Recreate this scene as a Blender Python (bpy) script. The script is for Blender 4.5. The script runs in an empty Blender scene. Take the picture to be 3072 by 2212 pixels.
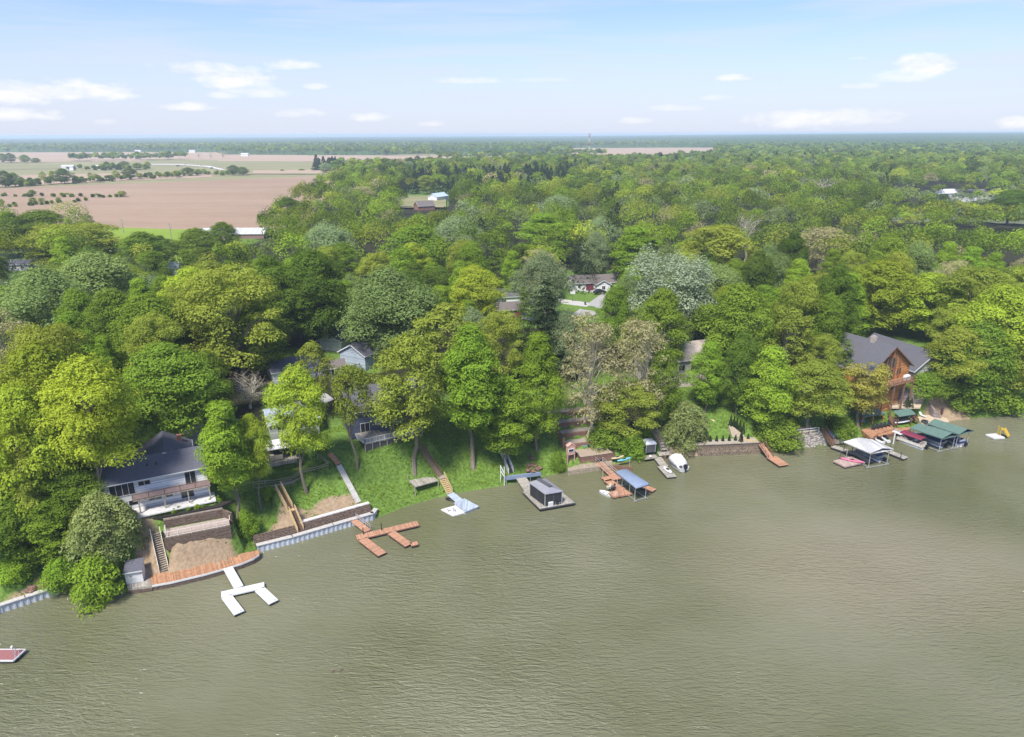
import bpy, math, random
import numpy as np
from mathutils import Vector, Matrix
R = math.radians
rng = np.random.default_rng(7); random.seed(7)
SC = bpy.context.scene; COL = SC.collection
# ------------------------------------------------------------------ camera
CAMH = 64.0; F = 2075.0; CX, CY = 1536.0, 1106.0
PITCH = R(18.75); ROLL = R(0.22)
cam_d = bpy.data.cameras.new('camera'); cam = bpy.data.objects.new('camera', cam_d); COL.objects.link(cam)
cam_d.sensor_width = 36; cam_d.lens = 36 * F / 3072; cam_d.clip_end = 60000; cam_d.clip_start = 0.5
cam.location = (0, 0, CAMH)
CM = Matrix.Rotation(R(90) - PITCH, 3, 'X') @ Matrix.Rotation(-ROLL, 3, 'Z')
cam.rotation_euler = CM.to_euler()
SC.camera = cam
# surveying: a measured image point -> ray -> world point at a height z, or on the terrain
def ray(s):
    return (CM @ Vector(((s[0] - CX) / F, -(s[1] - CY) / F, -1))).normalized()
def W(s, z=0.0):
    d = ray(s); t = (z - CAMH) / d.z
    return Vector((d.x * t, d.y * t, z))
def proj(p):
    q = CM.transposed() @ (Vector(p) - Vector((0, 0, CAMH)))
    return (CX + F * q.x / -q.z, CY - F * q.y / -q.z, -q.z)
def zf(x0, y0, k): return lambda x, y: (x0 + x / k, y0 + y / k)
fA = zf(0, 1200, 2100/900); fB = zf(700, 1100, 2177/800); fC = zf(1300, 1100, 2.835)
fD = zf(1900, 950, 1960/600); fE = zf(2400, 950, 2195/672); fF = zf(0, 640, 2.52); fG = zf(800, 700, 2.52)
fH = zf(1600, 700, 2.52); fI = zf(2300, 600, 2268/772); fJ = zf(0, 380, 2268/1024); fK = zf(1024, 380, 2268/1024); fL = zf(2048, 380, 2268/1024)
fP = zf(0, 0, 2268/3072)
# ------------------------------------------------------------------ materials
MATS = {}
def nodes_of(name):
    m = bpy.data.materials.new(name); m.use_nodes = True
    nt = m.node_tree; b = nt.nodes['Principled BSDF']
    return m, nt, b
def mat(name, col, rough=0.7, var=0.12, scale=3.0, bump=0.0, metal=0.0, planks=None, col2=None, spec=0.4, stretch=(1,1,1)):
    if name in MATS: return MATS[name]
    m, nt, b = nodes_of(name); N = nt.nodes.new; L = nt.links.new
    b.inputs['Roughness'].default_value = rough; b.inputs['Metallic'].default_value = metal
    b.inputs['Specular IOR Level'].default_value = spec
    tc = N('ShaderNodeTexCoord'); mp = N('ShaderNodeMapping'); mp.inputs['Scale'].default_value = stretch
    L(tc.outputs['Object'], mp.inputs['Vector'])
    no = N('ShaderNodeTexNoise'); no.inputs['Scale'].default_value = scale; no.inputs['Detail'].default_value = 5
    L(mp.outputs[0], no.inputs['Vector'])
    cr = N('ShaderNodeValToRGB'); L(no.outputs['Fac'], cr.inputs['Fac'])
    c = np.array(col); c2 = np.array(col2) if col2 is not None else None
    cr.color_ramp.elements[0].position = 0.3; cr.color_ramp.elements[1].position = 0.7
    cr.color_ramp.elements[0].color = (*(c * (1 - var * 1.6)), 1)
    cr.color_ramp.elements[1].color = (*(np.minimum(c * (1 + var), 1) if c2 is None else c2), 1)
    out = cr.outputs['Color']
    if planks:                                   # boards across local X (or Y / Z): board width in metres
        axis, wdt, gap = planks
        sx = N('ShaderNodeSeparateXYZ'); L(tc.outputs['Object'], sx.inputs[0])
        mu = N('ShaderNodeMath'); mu.operation = 'DIVIDE'; mu.inputs[1].default_value = wdt; L(sx.outputs[axis], mu.inputs[0])
        fl = N('ShaderNodeMath'); fl.operation = 'FLOOR'; L(mu.outputs[0], fl.inputs[0])
        wn = N('ShaderNodeTexWhiteNoise'); wn.noise_dimensions = '1D'; L(fl.outputs[0], wn.inputs['W'])
        fr = N('ShaderNodeMath'); fr.operation = 'FRACT'; L(mu.outputs[0], fr.inputs[0])
        lt = N('ShaderNodeMath'); lt.operation = 'LESS_THAN'; lt.inputs[1].default_value = gap; L(fr.outputs[0], lt.inputs[0])
        mr = N('ShaderNodeMapRange'); mr.inputs[3].default_value = 0.72; mr.inputs[4].default_value = 1.22; L(wn.outputs['Value'], mr.inputs[0])
        hs = N('ShaderNodeHueSaturation'); L(out, hs.inputs['Color']); L(mr.outputs[0], hs.inputs['Value'])
        mx = N('ShaderNodeMix'); mx.data_type = 'RGBA'; L(lt.outputs[0], mx.inputs[0]); L(hs.outputs[0], mx.inputs[6])
        mx.inputs[7].default_value = (*(c * 0.25), 1); out = mx.outputs[2]
    L(out, b.inputs['Base Color'])
    if bump:
        bp = N('ShaderNodeBump'); bp.inputs['Strength'].default_value = bump; bp.inputs['Distance'].default_value = 0.05
        n2 = N('ShaderNodeTexNoise'); n2.inputs['Scale'].default_value = scale * 4; n2.inputs['Detail'].default_value = 3
        L(mp.outputs[0], n2.inputs['Vector']); L(n2.outputs['Fac'], bp.inputs['Height']); L(bp.outputs[0], b.inputs['Normal'])
    MATS[name] = m; return m
def leaf_mat(name, col, var=0.30, trans=0.42, hue=0.012):
    m, nt, b = nodes_of(name); N = nt.nodes.new; L = nt.links.new
    oi = N('ShaderNodeObjectInfo'); at = N('ShaderNodeAttribute'); at.attribute_name = 'tint'
    mr = N('ShaderNodeMapRange'); mr.inputs[3].default_value = 1 - var; mr.inputs[4].default_value = 1 + var; L(at.outputs['Fac'], mr.inputs[0])
    m2 = N('ShaderNodeMapRange'); m2.inputs[3].default_value = 0.8; m2.inputs[4].default_value = 1.2; L(oi.outputs['Random'], m2.inputs[0])
    mu = N('ShaderNodeMath'); mu.operation = 'MULTIPLY'; L(mr.outputs[0], mu.inputs[0]); L(m2.outputs[0], mu.inputs[1])
    w = N('ShaderNodeMath'); w.operation = 'MULTIPLY_ADD'; w.inputs[1].default_value = 17.31; w.inputs[2].default_value = 0.3; L(oi.outputs['Random'], w.inputs[0])
    fr = N('ShaderNodeMath'); fr.operation = 'FRACT'; L(w.outputs[0], fr.inputs[0])
    mh = N('ShaderNodeMapRange'); mh.inputs[3].default_value = 0.5 - hue; mh.inputs[4].default_value = 0.5 + hue * .15; L(fr.outputs[0], mh.inputs[0])
    hs = N('ShaderNodeHueSaturation'); hs.inputs['Color'].default_value = (*col, 1); L(mu.outputs[0], hs.inputs['Value']); L(mh.outputs[0], hs.inputs['Hue'])
    df = N('ShaderNodeBsdfDiffuse'); tr = N('ShaderNodeBsdfTranslucent'); mx = N('ShaderNodeMixShader'); mx.inputs[0].default_value = trans
    L(hs.outputs[0], df.inputs[0])
    g = N('ShaderNodeMix'); g.data_type = 'RGBA'; g.blend_type = 'MULTIPLY'; g.inputs[0].default_value = 1; g.inputs[7].default_value = (1.15, 1.1, 0.5, 1)
    L(hs.outputs[0], g.inputs[6]); L(g.outputs[2], tr.inputs[0])
    L(df.outputs[0], mx.inputs[1]); L(tr.outputs[0], mx.inputs[2]); L(mx.outputs[0], nt.nodes['Material Output'].inputs['Surface'])
    MATS[name] = m; return m
# ------------------------------------------------------------------ object helpers
def tag(o, label=None, cat=None, group=None, kind=None):
    if label: o['label'] = label
    if cat: o['category'] = cat
    if group: o['group'] = group
    if kind: o['kind'] = kind
    return o
def thing(name, label, cat, loc=(0, 0, 0), rz=0.0, group=None):
    o = bpy.data.objects.new(name, None); COL.objects.link(o); o.empty_display_size = 0.3
    o.location = loc; o.rotation_euler = (0, 0, rz); return tag(o, label, cat, group)
def copy_tree(o, parent=None):
    c = o.copy(); COL.objects.link(c); c.parent = parent
    for ch in list(o.children): copy_tree(ch, c)
    return c
def root_of(o):
    while o.parent: o = o.parent
    return o
def local_inv(o):                                  # world -> local of o (roots are placed by location / z rotation only)
    chain = []
    while o: chain.append(o); o = o.parent
    m = Matrix.Identity(4)
    for q in reversed(chain): m = m @ (Matrix.Translation(q.location) @ q.rotation_euler.to_matrix().to_4x4())
    return m.inverted()
class MB:
    def __init__(s): s.v = []; s.f = []
    def add(s, vs, fs):
        n = len(s.v); s.v += [tuple(v) for v in vs]; s.f += [tuple(i + n for i in f) for f in fs]; return s
    def box(s, c, size, rz=0.0):
        hx, hy, hz = [q / 2 for q in size]; co, si = math.cos(rz), math.sin(rz); vs = []
        for z in (-hz, hz):
            for x, y in ((-hx, -hy), (hx, -hy), (hx, hy), (-hx, hy)):
                vs.append((c[0] + x * co - y * si, c[1] + x * si + y * co, c[2] + z))
        return s.add(vs, [(3, 2, 1, 0), (4, 5, 6, 7), (0, 1, 5, 4), (1, 2, 6, 5), (2, 3, 7, 6), (3, 0, 4, 7)])
    def bar(s, p, q, w, h=None):                   # square bar between two points
        h = h or w; p = Vector(p); q = Vector(q); d = (q - p).normalized()
        up = Vector((0, 0, 1)) if abs(d.z) < 0.95 else Vector((0, 1, 0))
        a = d.cross(up).normalized() * w / 2; b = a.cross(d).normalized() * h / 2
        vs = [p - a - b, p + a - b, p + a + b, p - a + b, q - a - b, q + a - b, q + a + b, q - a + b]
        return s.add(vs, [(0, 1, 2, 3), (7, 6, 5, 4), (0, 4, 5, 1), (1, 5, 6, 2), (2, 6, 7, 3), (3, 7, 4, 0)])
    def prism(s, poly, z0, z1):                    # polygon (ccw) extruded; z1 may be a list per vertex
        n = len(poly); zz = z1 if isinstance(z1, (list, tuple)) else [z1] * n
        z00 = z0 if isinstance(z0, (list, tuple)) else [z0] * n
        vs = [(p[0], p[1], z) for p, z in zip(poly, z00)] + [(p[0], p[1], z) for p, z in zip(poly, zz)]
        ar = sum(poly[i][0] * poly[(i + 1) % n][1] - poly[(i + 1) % n][0] * poly[i][1] for i in range(n))
        fs = [tuple(range(n))[::-1], tuple(range(n, 2 * n))] + [(i, (i + 1) % n, n + (i + 1) % n, n + i) for i in range(n)]
        if ar < 0: fs = [f[::-1] for f in fs]
        return s.add(vs, fs)
    def tube(s, path, rad, n=6, cap=True):
        path = [Vector(p) for p in path]; rr = rad if isinstance(rad, (list, tuple)) else [rad] * len(path)
        vs = []
        for i, p in enumerate(path):
            d = (path[min(i + 1, len(path) - 1)] - path[max(i - 1, 0)]).normalized()
            up = Vector((0, 0, 1)) if abs(d.z) < 0.9 else Vector((1, 0, 0))
            a = d.cross(up).normalized(); b = a.cross(d).normalized()
            for k in range(n):
                t = 2 * math.pi * k / n; vs.append(p + (a * math.cos(t) + b * math.sin(t)) * rr[i])
        fs = []
        for i in range(len(path) - 1):
            for k in range(n):
                fs.append((i * n + k, i * n + (k + 1) % n, (i + 1) * n + (k + 1) % n, (i + 1) * n + k))
        if cap: fs += [tuple(range(n))[::-1], tuple(range((len(path) - 1) * n, len(path) * n))]
        return s.add(vs, fs)
    def loft(s, secs, cap=True):                   # list of equal-length rings
        n = len(secs[0]); vs = [p for r in secs for p in r]; fs = []
        for i in range(len(secs) - 1):
            for k in range(n):
                fs.append((i * n + k, i * n + (k + 1) % n, (i + 1) * n + (k + 1) % n, (i + 1) * n + k))
        if cap: fs += [tuple(range(n))[::-1], tuple(range((len(secs) - 1) * n, len(secs) * n))]
        return s.add(vs, fs)
    def build(s, name, m, parent=None, world=False, bevel=0.0, smooth=False):
        me = bpy.data.meshes.new(name)
        vs = s.v
        if world and parent:
            iv = local_inv(parent); vs = [tuple(iv @ Vector(v)) for v in vs]
        me.from_pydata(vs, [], s.f); me.update()
        if m: me.materials.append(m)
        o = bpy.data.objects.new(name, me); COL.objects.link(o)
        if parent: o.parent = parent
        if smooth:
            for p in me.polygons: p.use_smooth = True
        if bevel:
            bv = o.modifiers.new('bevel', 'BEVEL'); bv.width = bevel; bv.segments = 2; bv.limit_method = 'ANGLE'
        return o
def fast_mesh(name, V, Q, tint=None):
    """quads from numpy arrays"""
    me = bpy.data.meshes.new(name); n = len(V); k = len(Q)
    me.vertices.add(n); me.vertices.foreach_set('co', np.ascontiguousarray(V, dtype=np.float32).ravel())
    me.loops.add(k * 4); me.loops.foreach_set('vertex_index', np.ascontiguousarray(Q, dtype=np.int32).ravel())
    me.polygons.add(k); me.polygons.foreach_set('loop_start', np.arange(0, 4 * k, 4, dtype=np.int32))
    try: me.polygons.foreach_set('loop_total', np.full(k, 4, dtype=np.int32))
    except Exception: pass
    me.update(calc_edges=True)
    if tint is not None:
        a = me.attributes.new('tint', 'FLOAT', 'FACE'); a.data.foreach_set('value', np.ascontiguousarray(tint, dtype=np.float32))
    me.validate()
    return me
# ------------------------------------------------------------------ terrain
SHORE_PX = [fP(-60, 1392), fP(0, 1360), fP(60, 1340), fP(132, 1316), fP(165, 1322), fP(225, 1328), fP(286, 1311), fP(340, 1300), fP(430, 1282), fP(520, 1254),
            fP(571, 1225), fP(650, 1205), fP(740, 1178), fP(829, 1152), fP(905, 1122), fP(1000, 1096), fP(1110, 1078), fP(1240, 1050),
            fP(1300, 1042), fP(1380, 1026), fP(1440, 1014), fP(1520, 1012), fP(1600, 1006), fP(1695, 999), fP(1745, 998), fP(1850, 986), fP(1910, 968),
            fP(1960, 962), fP(2010, 955), fP(2060, 940), fP(2120, 932), fP(2200, 925), fP(2268, 916)]
SH = [W(s, 0) for s in SHORE_PX]
SHX = np.array([-3900, -520, -150] + [p.x for p in SH] + [180, 330, 620, 3900.]); SHY = np.array([-1500, -140, 46] + [p.y for p in SH] + [163, 152, 190, 330.])
o_ = np.argsort(SHX); SHX = SHX[o_]; SHY = SHY[o_]
def sdist(x, y):
    x = np.asarray(x, float); y = np.asarray(y, float); best = np.full(x.shape, 1e9)
    for i in range(len(SHX) - 1):
        ax, ay, bx, by = SHX[i], SHY[i], SHX[i + 1], SHY[i + 1]; dx, dy = bx - ax, by - ay
        t = np.clip(((x - ax) * dx + (y - ay) * dy) / (dx * dx + dy * dy + 1e-9), 0, 1)
        best = np.minimum(best, np.hypot(x - ax - t * dx, y - ay - t * dy))
    return np.where(y > np.interp(x, SHX, SHY), best, -best)
CARVE = []    # graded strips under stairs and paths: (a, b, half width, blend)
PADS = []     # (cx, cy, half along, half across, angle, z, blend)
def pad(c, hx, hy, ang, z, bl): PADS.append((c[0], c[1], hx, hy, ang, z, bl))
POND = (368, 515, 80, 72)
def terr(x, y):
    x = np.asarray(x, float); y = np.asarray(y, float); d = sdist(x, y)
    h = np.interp(d, [-400, -12, 0, 0.7, 5, 10, 15, 23, 38, 77], [-4, -3, -0.25, 0.4, 3.1, 6.6, 8.6, 9.6, 10.3, 10.7])
    h = h + np.where(d > 1, 1, 0) * np.interp(d, [0, 8, 60], [0, 1, 0.4]) * 0.18 * (np.sin(x * 0.55 + 1.3) * np.sin(y * 0.47) + np.sin(x * 0.21 + y * 0.3))
    far = np.clip((y - 1500) / 5000, 0, 1); right = np.clip((x / np.maximum(y, 1) - 0.05) / 0.5, 0, 1)
    h = h + far * right * 30
    for (cx, cy, hx, hy, a, z, bl) in PADS:
        co, si = math.cos(a), math.sin(a); u = (x - cx) * co + (y - cy) * si; v = -(x - cx) * si + (y - cy) * co
        q = np.hypot(np.maximum(np.abs(u) - hx, 0), np.maximum(np.abs(v) - hy, 0))
        w = np.clip(1 - q / bl, 0, 1); w = w * w * (3 - 2 * w) * np.clip((d - .1) / .7, 0, 1); h = h * (1 - w) + z * w
    for (a, b, hw, bl) in CARVE:
        dx, dy = b.x - a.x, b.y - a.y; t = np.clip(((x - a.x) * dx + (y - a.y) * dy) / (dx * dx + dy * dy + 1e-9), 0, 1)
        q = np.hypot(x - a.x - t * dx, y - a.y - t * dy); w = np.clip(1 - (q - hw) / bl, 0, 1); w = w * w * (3 - 2 * w) * np.clip((d - .1) / .7, 0, 1); h = h * (1 - w) + (a.z + (b.z - a.z) * t - 0.28) * w
    e = np.hypot((x - POND[0]) / POND[2], (y - POND[1]) / POND[3])
    w = np.clip((1.35 - e) / 0.35, 0, 1); h = h * (1 - w) + (-1.0) * w
    return h
def th(x, y): return float(terr(np.array([x]), np.array([y]))[0])
def G(s, dz=0.0):
    """image point -> point on the terrain (raised by dz)"""
    d = ray(s); t = np.concatenate([np.arange(60, 260, 0.5), np.arange(260, 900, 4), np.arange(900, 16000, 50)])
    z = CAMH + d.z * t; hh = terr(d.x * t, d.y * t) + dz
    k = int(np.argmax(z < hh))
    if not (z < hh).any(): k = len(t) - 1
    a, b = t[max(k - 1, 0)], t[k]
    for _ in range(18):
        m = (a + b) / 2
        if CAMH + d.z * m < th(d.x * m, d.y * m) + dz: b = m
        else: a = m
    return Vector((d.x * b, d.y * b, CAMH + d.z * b))
# ------------------------------------------------------------------ light and sky
SUN_EL, SUN_AZ = R(56), R(-155)                 # azimuth from +Y (view direction) towards +X
sd = Vector((math.sin(SUN_AZ) * math.cos(SUN_EL), math.cos(SUN_AZ) * math.cos(SUN_EL), math.sin(SUN_EL)))
sl = bpy.data.lights.new('sun', 'SUN'); sl.energy = 2.8; sl.angle = R(11.0); sl.color = (1, 0.955, 0.88)
so = bpy.data.objects.new('sun', sl); COL.objects.link(so); so.rotation_euler = sd.to_track_quat('Z', 'Y').to_euler(); so.location = (-100, -100, 300)
wd = bpy.data.worlds.new('World'); SC.world = wd; wd.use_nodes = True
def build_sky():
    nt = wd.node_tree; N = nt.nodes.new; L = nt.links.new
    bg = nt.nodes['Background']; bg.inputs['Strength'].default_value = 0.076
    sk = N('ShaderNodeTexSky'); sk.sky_type = 'NISHITA'; sk.sun_disc = False; sk.sun_elevation = SUN_EL; sk.sun_rotation = SUN_AZ
    sk.air_density = 1.0; sk.dust_density = 0.6; sk.ozone_density = 2.2; sk.altitude = 100
    def M(op, a, b=None, c=None, clamp=False):
        n = N('ShaderNodeMath'); n.operation = op; n.use_clamp = clamp
        for i, q in enumerate((a, b, c)):
            if q is None: continue
            if isinstance(q, (int, float)): n.inputs[i].default_value = q
            else: L(q, n.inputs[i])
        return n.outputs[0]
    tc = N('ShaderNodeTexCoord'); sx = N('ShaderNodeSeparateXYZ'); L(tc.outputs['Generated'], sx.inputs[0])
    az = M('ARCTAN2', sx.outputs[0], sx.outputs[1]); el = M('ARCSINE', sx.outputs[2])
    cv = N('ShaderNodeCombineXYZ'); L(az, cv.inputs[0]); L(M('MULTIPLY', el, 2.2), cv.inputs[1])
    n1 = N('ShaderNodeTexNoise'); n1.inputs['Scale'].default_value = 34; n1.inputs['Detail'].default_value = 7; n1.inputs['Roughness'].default_value = 0.62; L(cv.outputs[0], n1.inputs['Vector'])
    nz = M('SUBTRACT', n1.outputs['Fac'], 0.5)
    CL = [(40,215,62,26,1),(180,205,95,22,1),(30,255,75,16,.9),(110,200,150,14,.5),(470,155,110,14,.75),(520,180,85,24,1),(640,146,55,12,.85),(560,205,70,16,.6),(412,238,52,11,.8),(500,212,40,9,.6),
          (665,252,50,11,.55),(820,261,42,12,.7),(955,275,30,8,.5),(690,192,28,8,.6),(235,270,30,8,.35),(1040,180,75,9,.6),(1625,174,38,8,.85),(2040,152,58,24,1.1),(2010,168,60,16,.6),
          (1780,268,110,24,.8),(1900,262,80,20,.7),(1405,268,40,9,.6),(1500,240,60,9,.45),(1590,218,30,7,.5),(2255,275,50,14,.9),(1905,192,36,7,.5),(1900,130,24,5,.4),(1200,178,70,6,.3)]
    tot = None
    for (u, v, ru, rv, st) in CL:
        d = ray(fP(u, v)); a0 = math.atan2(d.x, d.y); e0 = math.asin(d.z); k = 1.3545 / F
        dx = M('MULTIPLY', M('SUBTRACT', az, a0), 1 / (ru * k)); dy = M('MULTIPLY', M('SUBTRACT', el, e0), 1 / (rv * k))
        dy = M('MAXIMUM', dy, M('MULTIPLY', dy, -1.5))
        q = M('ADD', M('MULTIPLY', dx, dx), M('MULTIPLY', dy, dy))
        q = M('ADD', M('SUBTRACT', 1.0, q), M('MULTIPLY', nz, 3.4))
        q = M('MULTIPLY', M('MULTIPLY', q, 0.85, clamp=True), st)
        tot = q if tot is None else M('MAXIMUM', tot, q)
    # thin high streaks
    mp = N('ShaderNodeMapping'); mp.inputs['Scale'].default_value = (2.2, 14, 1); mp.inputs['Rotation'].default_value = (0, 0, R(7)); L(cv.outputs[0], mp.inputs['Vector'])
    n2 = N('ShaderNodeTexNoise'); n2.inputs['Scale'].default_value = 1.3; n2.inputs['Detail'].default_value = 6; n2.inputs['Distortion'].default_value = 0.6; L(mp.outputs[0], n2.inputs['Vector'])
    ci = N('ShaderNodeMapRange'); ci.inputs[1].default_value = 0.44; ci.inputs[2].default_value = 0.78; ci.inputs[4].default_value = 0.75; L(n2.outputs['Fac'], ci.inputs[0])
    # pale band of moist air low over the horizon
    lowm = N('ShaderNodeMapRange'); lowm.interpolation_type = 'SMOOTHSTEP'; lowm.inputs[1].default_value = -0.02; lowm.inputs[2].default_value = 0.21; lowm.inputs[3].default_value = 0.85; lowm.inputs[4].default_value = 0.0; L(el, lowm.inputs[0])
    def mixc(f, a, b):
        m = N('ShaderNodeMix'); m.data_type = 'RGBA'; L(f, m.inputs[0])
        for i, q in ((6, a), (7, b)):
            if isinstance(q, tuple): m.inputs[i].default_value = (*q, 1)
            else: L(q, m.inputs[i])
        return m.outputs[2]
    tint = N('ShaderNodeMix'); tint.data_type = 'RGBA'; tint.blend_type = 'MULTIPLY'; tint.inputs[0].default_value = 1; tint.inputs[7].default_value = SKY_TINT; L(sk.outputs[0], tint.inputs[6])
    c = mixc(lowm.outputs[0], tint.outputs[2], SKY_LOW)
    c = mixc(ci.outputs[0], c, SKY_LOW)
    c = mixc(M('MULTIPLY', tot, 0.85, clamp=True), c, SKY_CLOUD)
    L(c, bg.inputs['Color'])
SKY_TINT = (0.74, 0.82, 1.12, 1); SKY_LOW = (4.25, 4.55, 5.35); SKY_CLOUD = (6.0, 5.9, 5.75)
build_sky()
vs = SC.view_settings; vs.view_transform = 'Standard'; vs.look = 'None'; vs.gamma = 1; vs.exposure = 1.25
SC.cycles.max_bounces = 5; SC.cycles.diffuse_bounces = 2; SC.cycles.glossy_bounces = 3; SC.cycles.transmission_bounces = 3
SC.cycles.volume_bounces = 1; SC.cycles.use_denoising = True; SC.cycles.caustics_reflective = False; SC.cycles.caustics_refractive = False
# haze: air in one closed box
def build_haze():
    m = bpy.data.materials.new('haze_air'); m.use_nodes = True; nt = m.node_tree; nt.nodes.remove(nt.nodes['Principled BSDF'])
    v = nt.nodes.new('ShaderNodeVolumePrincipled'); v.inputs['Color'].default_value = (0.70, 0.84, 1.0, 1); v.inputs['Density'].default_value = HAZE
    v.inputs['Anisotropy'].default_value = 0.0
    nt.links.new(v.outputs[0], nt.nodes['Material Output'].inputs['Volume'])
    o = MB().box((0, 6900, 26.5), (29000, 15400, 81)).build('haze', m); tag(o, kind='stuff')
HAZE = 0.00015
# ------------------------------------------------------------------ ground, water, fields
def ground_mat():
    m, nt, b = nodes_of('ground_cover'); N = nt.nodes.new; L = nt.links.new
    tc = N('ShaderNodeTexCoord'); at = N('ShaderNodeAttribute'); at.attribute_name = 'soil'
    n1 = N('ShaderNodeTexNoise'); n1.inputs['Scale'].default_value = 0.11; n1.inputs['Detail'].default_value = 6; L(tc.outputs['Object'], n1.inputs['Vector'])
    n2 = N('ShaderNodeTexNoise'); n2.inputs['Scale'].default_value = 1.9; n2.inputs['Detail'].default_value = 6; L(tc.outputs['Object'], n2.inputs['Vector'])
    c1 = N('ShaderNodeValToRGB'); L(n2.outputs['Fac'], c1.inputs['Fac']); e = c1.color_ramp.elements
    e[0].position = 0.3; e[0].color = (0.07, 0.12, 0.022, 1); e[1].position = 0.72; e[1].color = (0.16, 0.26, 0.05, 1)
    c2 = N('ShaderNodeValToRGB'); L(n2.outputs['Fac'], c2.inputs['Fac']); e = c2.color_ramp.elements
    e[0].position = 0.3; e[0].color = (0.25, 0.18, 0.115, 1); e[1].position = 0.75; e[1].color = (0.36, 0.27, 0.18, 1)
    ad = N('ShaderNodeMath'); ad.operation = 'MULTIPLY_ADD'; ad.inputs[1].default_value = 0.9; L(n1.outputs['Fac'], ad.inputs[0]); L(at.outputs['Fac'], ad.inputs[2])
    mr = N('ShaderNodeMapRange'); mr.inputs[1].default_value = 0.72; mr.inputs[2].default_value = 0.95; L(ad.outputs[0], mr.inputs[0])
    mx = N('ShaderNodeMix'); mx.data_type = 'RGBA'; L(mr.outputs[0], mx.inputs[0]); L(c1.outputs[0], mx.inputs[6]); L(c2.outputs[0], mx.inputs[7])
    fl = N('ShaderNodeAttribute'); fl.attribute_name = 'litter_shade'; c3 = N('ShaderNodeValToRGB'); L(n2.outputs['Fac'], c3.inputs['Fac']); e = c3.color_ramp.elements
    e[0].position = 0.3; e[0].color = (0.018, 0.020, 0.010, 1); e[1].position = 0.75; e[1].color = (0.050, 0.048, 0.024, 1)  # leaf-mould tones taken very dark: shade between crowns painted in
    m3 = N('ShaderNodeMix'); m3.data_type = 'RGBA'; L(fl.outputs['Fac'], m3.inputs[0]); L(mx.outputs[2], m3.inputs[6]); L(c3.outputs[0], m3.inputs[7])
    L(m3.outputs[2], b.inputs['Base Color']); b.inputs['Roughness'].default_value = 0.95; b.inputs['Specular IOR Level'].default_value = 0.1
    bp = N('ShaderNodeBump'); bp.inputs['Strength'].default_value = 0.6; bp.inputs['Distance'].default_value = 0.3; L(n2.outputs['Fac'], bp.inputs['Height']); L(bp.outputs[0], b.inputs['Normal'])
    return m
SOIL = []      # (x, y, rx, ry, angle, strength) bare earth patches
def build_ground():
    def axis(lo, hi, step, far_lo, far_hi, g):
        c = list(np.arange(lo, hi + 1e-6, step)); s = step; a = lo
        while a > far_lo: s *= g; a -= s; c.insert(0, a)
        s = step; a = hi
        while a < far_hi: s *= g; a += s; c.append(a)
        return np.array(c)
    xs = axis(-92, 150, 0.8, -14000, 14000, 1.06); ys = axis(76, 178, 0.8, -700, 14000, 1.037)
    X, Y = np.meshgrid(xs, ys); Z = terr(X.ravel(), Y.ravel()).reshape(X.shape)
    V = np.stack([X, Y, Z], -1).reshape(-1, 3); nx = len(xs); ny = len(ys)
    i = np.arange(nx - 1); j = np.arange(ny - 1); I, J = np.meshgrid(i, j); a = (J * nx + I).ravel()
    Q = np.stack([a, a + 1, a + nx + 1, a + nx], -1)
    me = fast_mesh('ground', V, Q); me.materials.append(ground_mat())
    so_ = np.zeros(len(V))
    for (cx, cy, rx, ry, an, st) in SOIL:
        co, si = math.cos(an), math.sin(an); u = ((V[:, 0] - cx) * co + (V[:, 1] - cy) * si) / rx; v = (-(V[:, 0] - cx) * si + (V[:, 1] - cy) * co) / ry
        so_ = np.maximum(so_, st * np.clip(1.6 - 1.2 * np.hypot(u, v), 0, 1))
    d = sdist(V[:, 0], V[:, 1]); so_ = np.maximum(so_, np.clip(1 - d / 0.7, 0, 1) * 0.3)
    at = me.attributes.new('soil', 'FLOAT', 'POINT'); at.data.foreach_set('value', so_.astype(np.float32))
    # fallen leaves under the woods, darkened to paint in the shade between crowns
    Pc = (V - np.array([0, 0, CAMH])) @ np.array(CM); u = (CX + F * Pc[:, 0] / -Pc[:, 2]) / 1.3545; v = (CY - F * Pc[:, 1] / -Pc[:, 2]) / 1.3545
    floor_shade = (d > 22) & (V[:, 1] > 60) & (v > 350) & (Pc[:, 2] < 0)
    floor_shade &= ~((v < 398) & (u < 760)) & ~((v < 560) & (u < 560) & (v < 520)) & ~((u < 770) & (v < 402 + np.maximum(0, 770 - u) * .66) & (v < 542))
    for (a, b_, c_, d_, far) in KEEP: floor_shade &= ~((u > a - 8) & (u < c_ + 8) & (v > b_) & (v < d_ + (26 if far < 300 else 3)))
    at = me.attributes.new('litter_shade', 'FLOAT', 'POINT'); at.data.foreach_set('value', floor_shade.astype(np.float32) * np.clip((d - 22) / 8, 0, 1).astype(np.float32))
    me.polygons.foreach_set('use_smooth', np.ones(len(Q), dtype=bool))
    o = bpy.data.objects.new('ground', me); COL.objects.link(o); tag(o, kind='structure')
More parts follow.
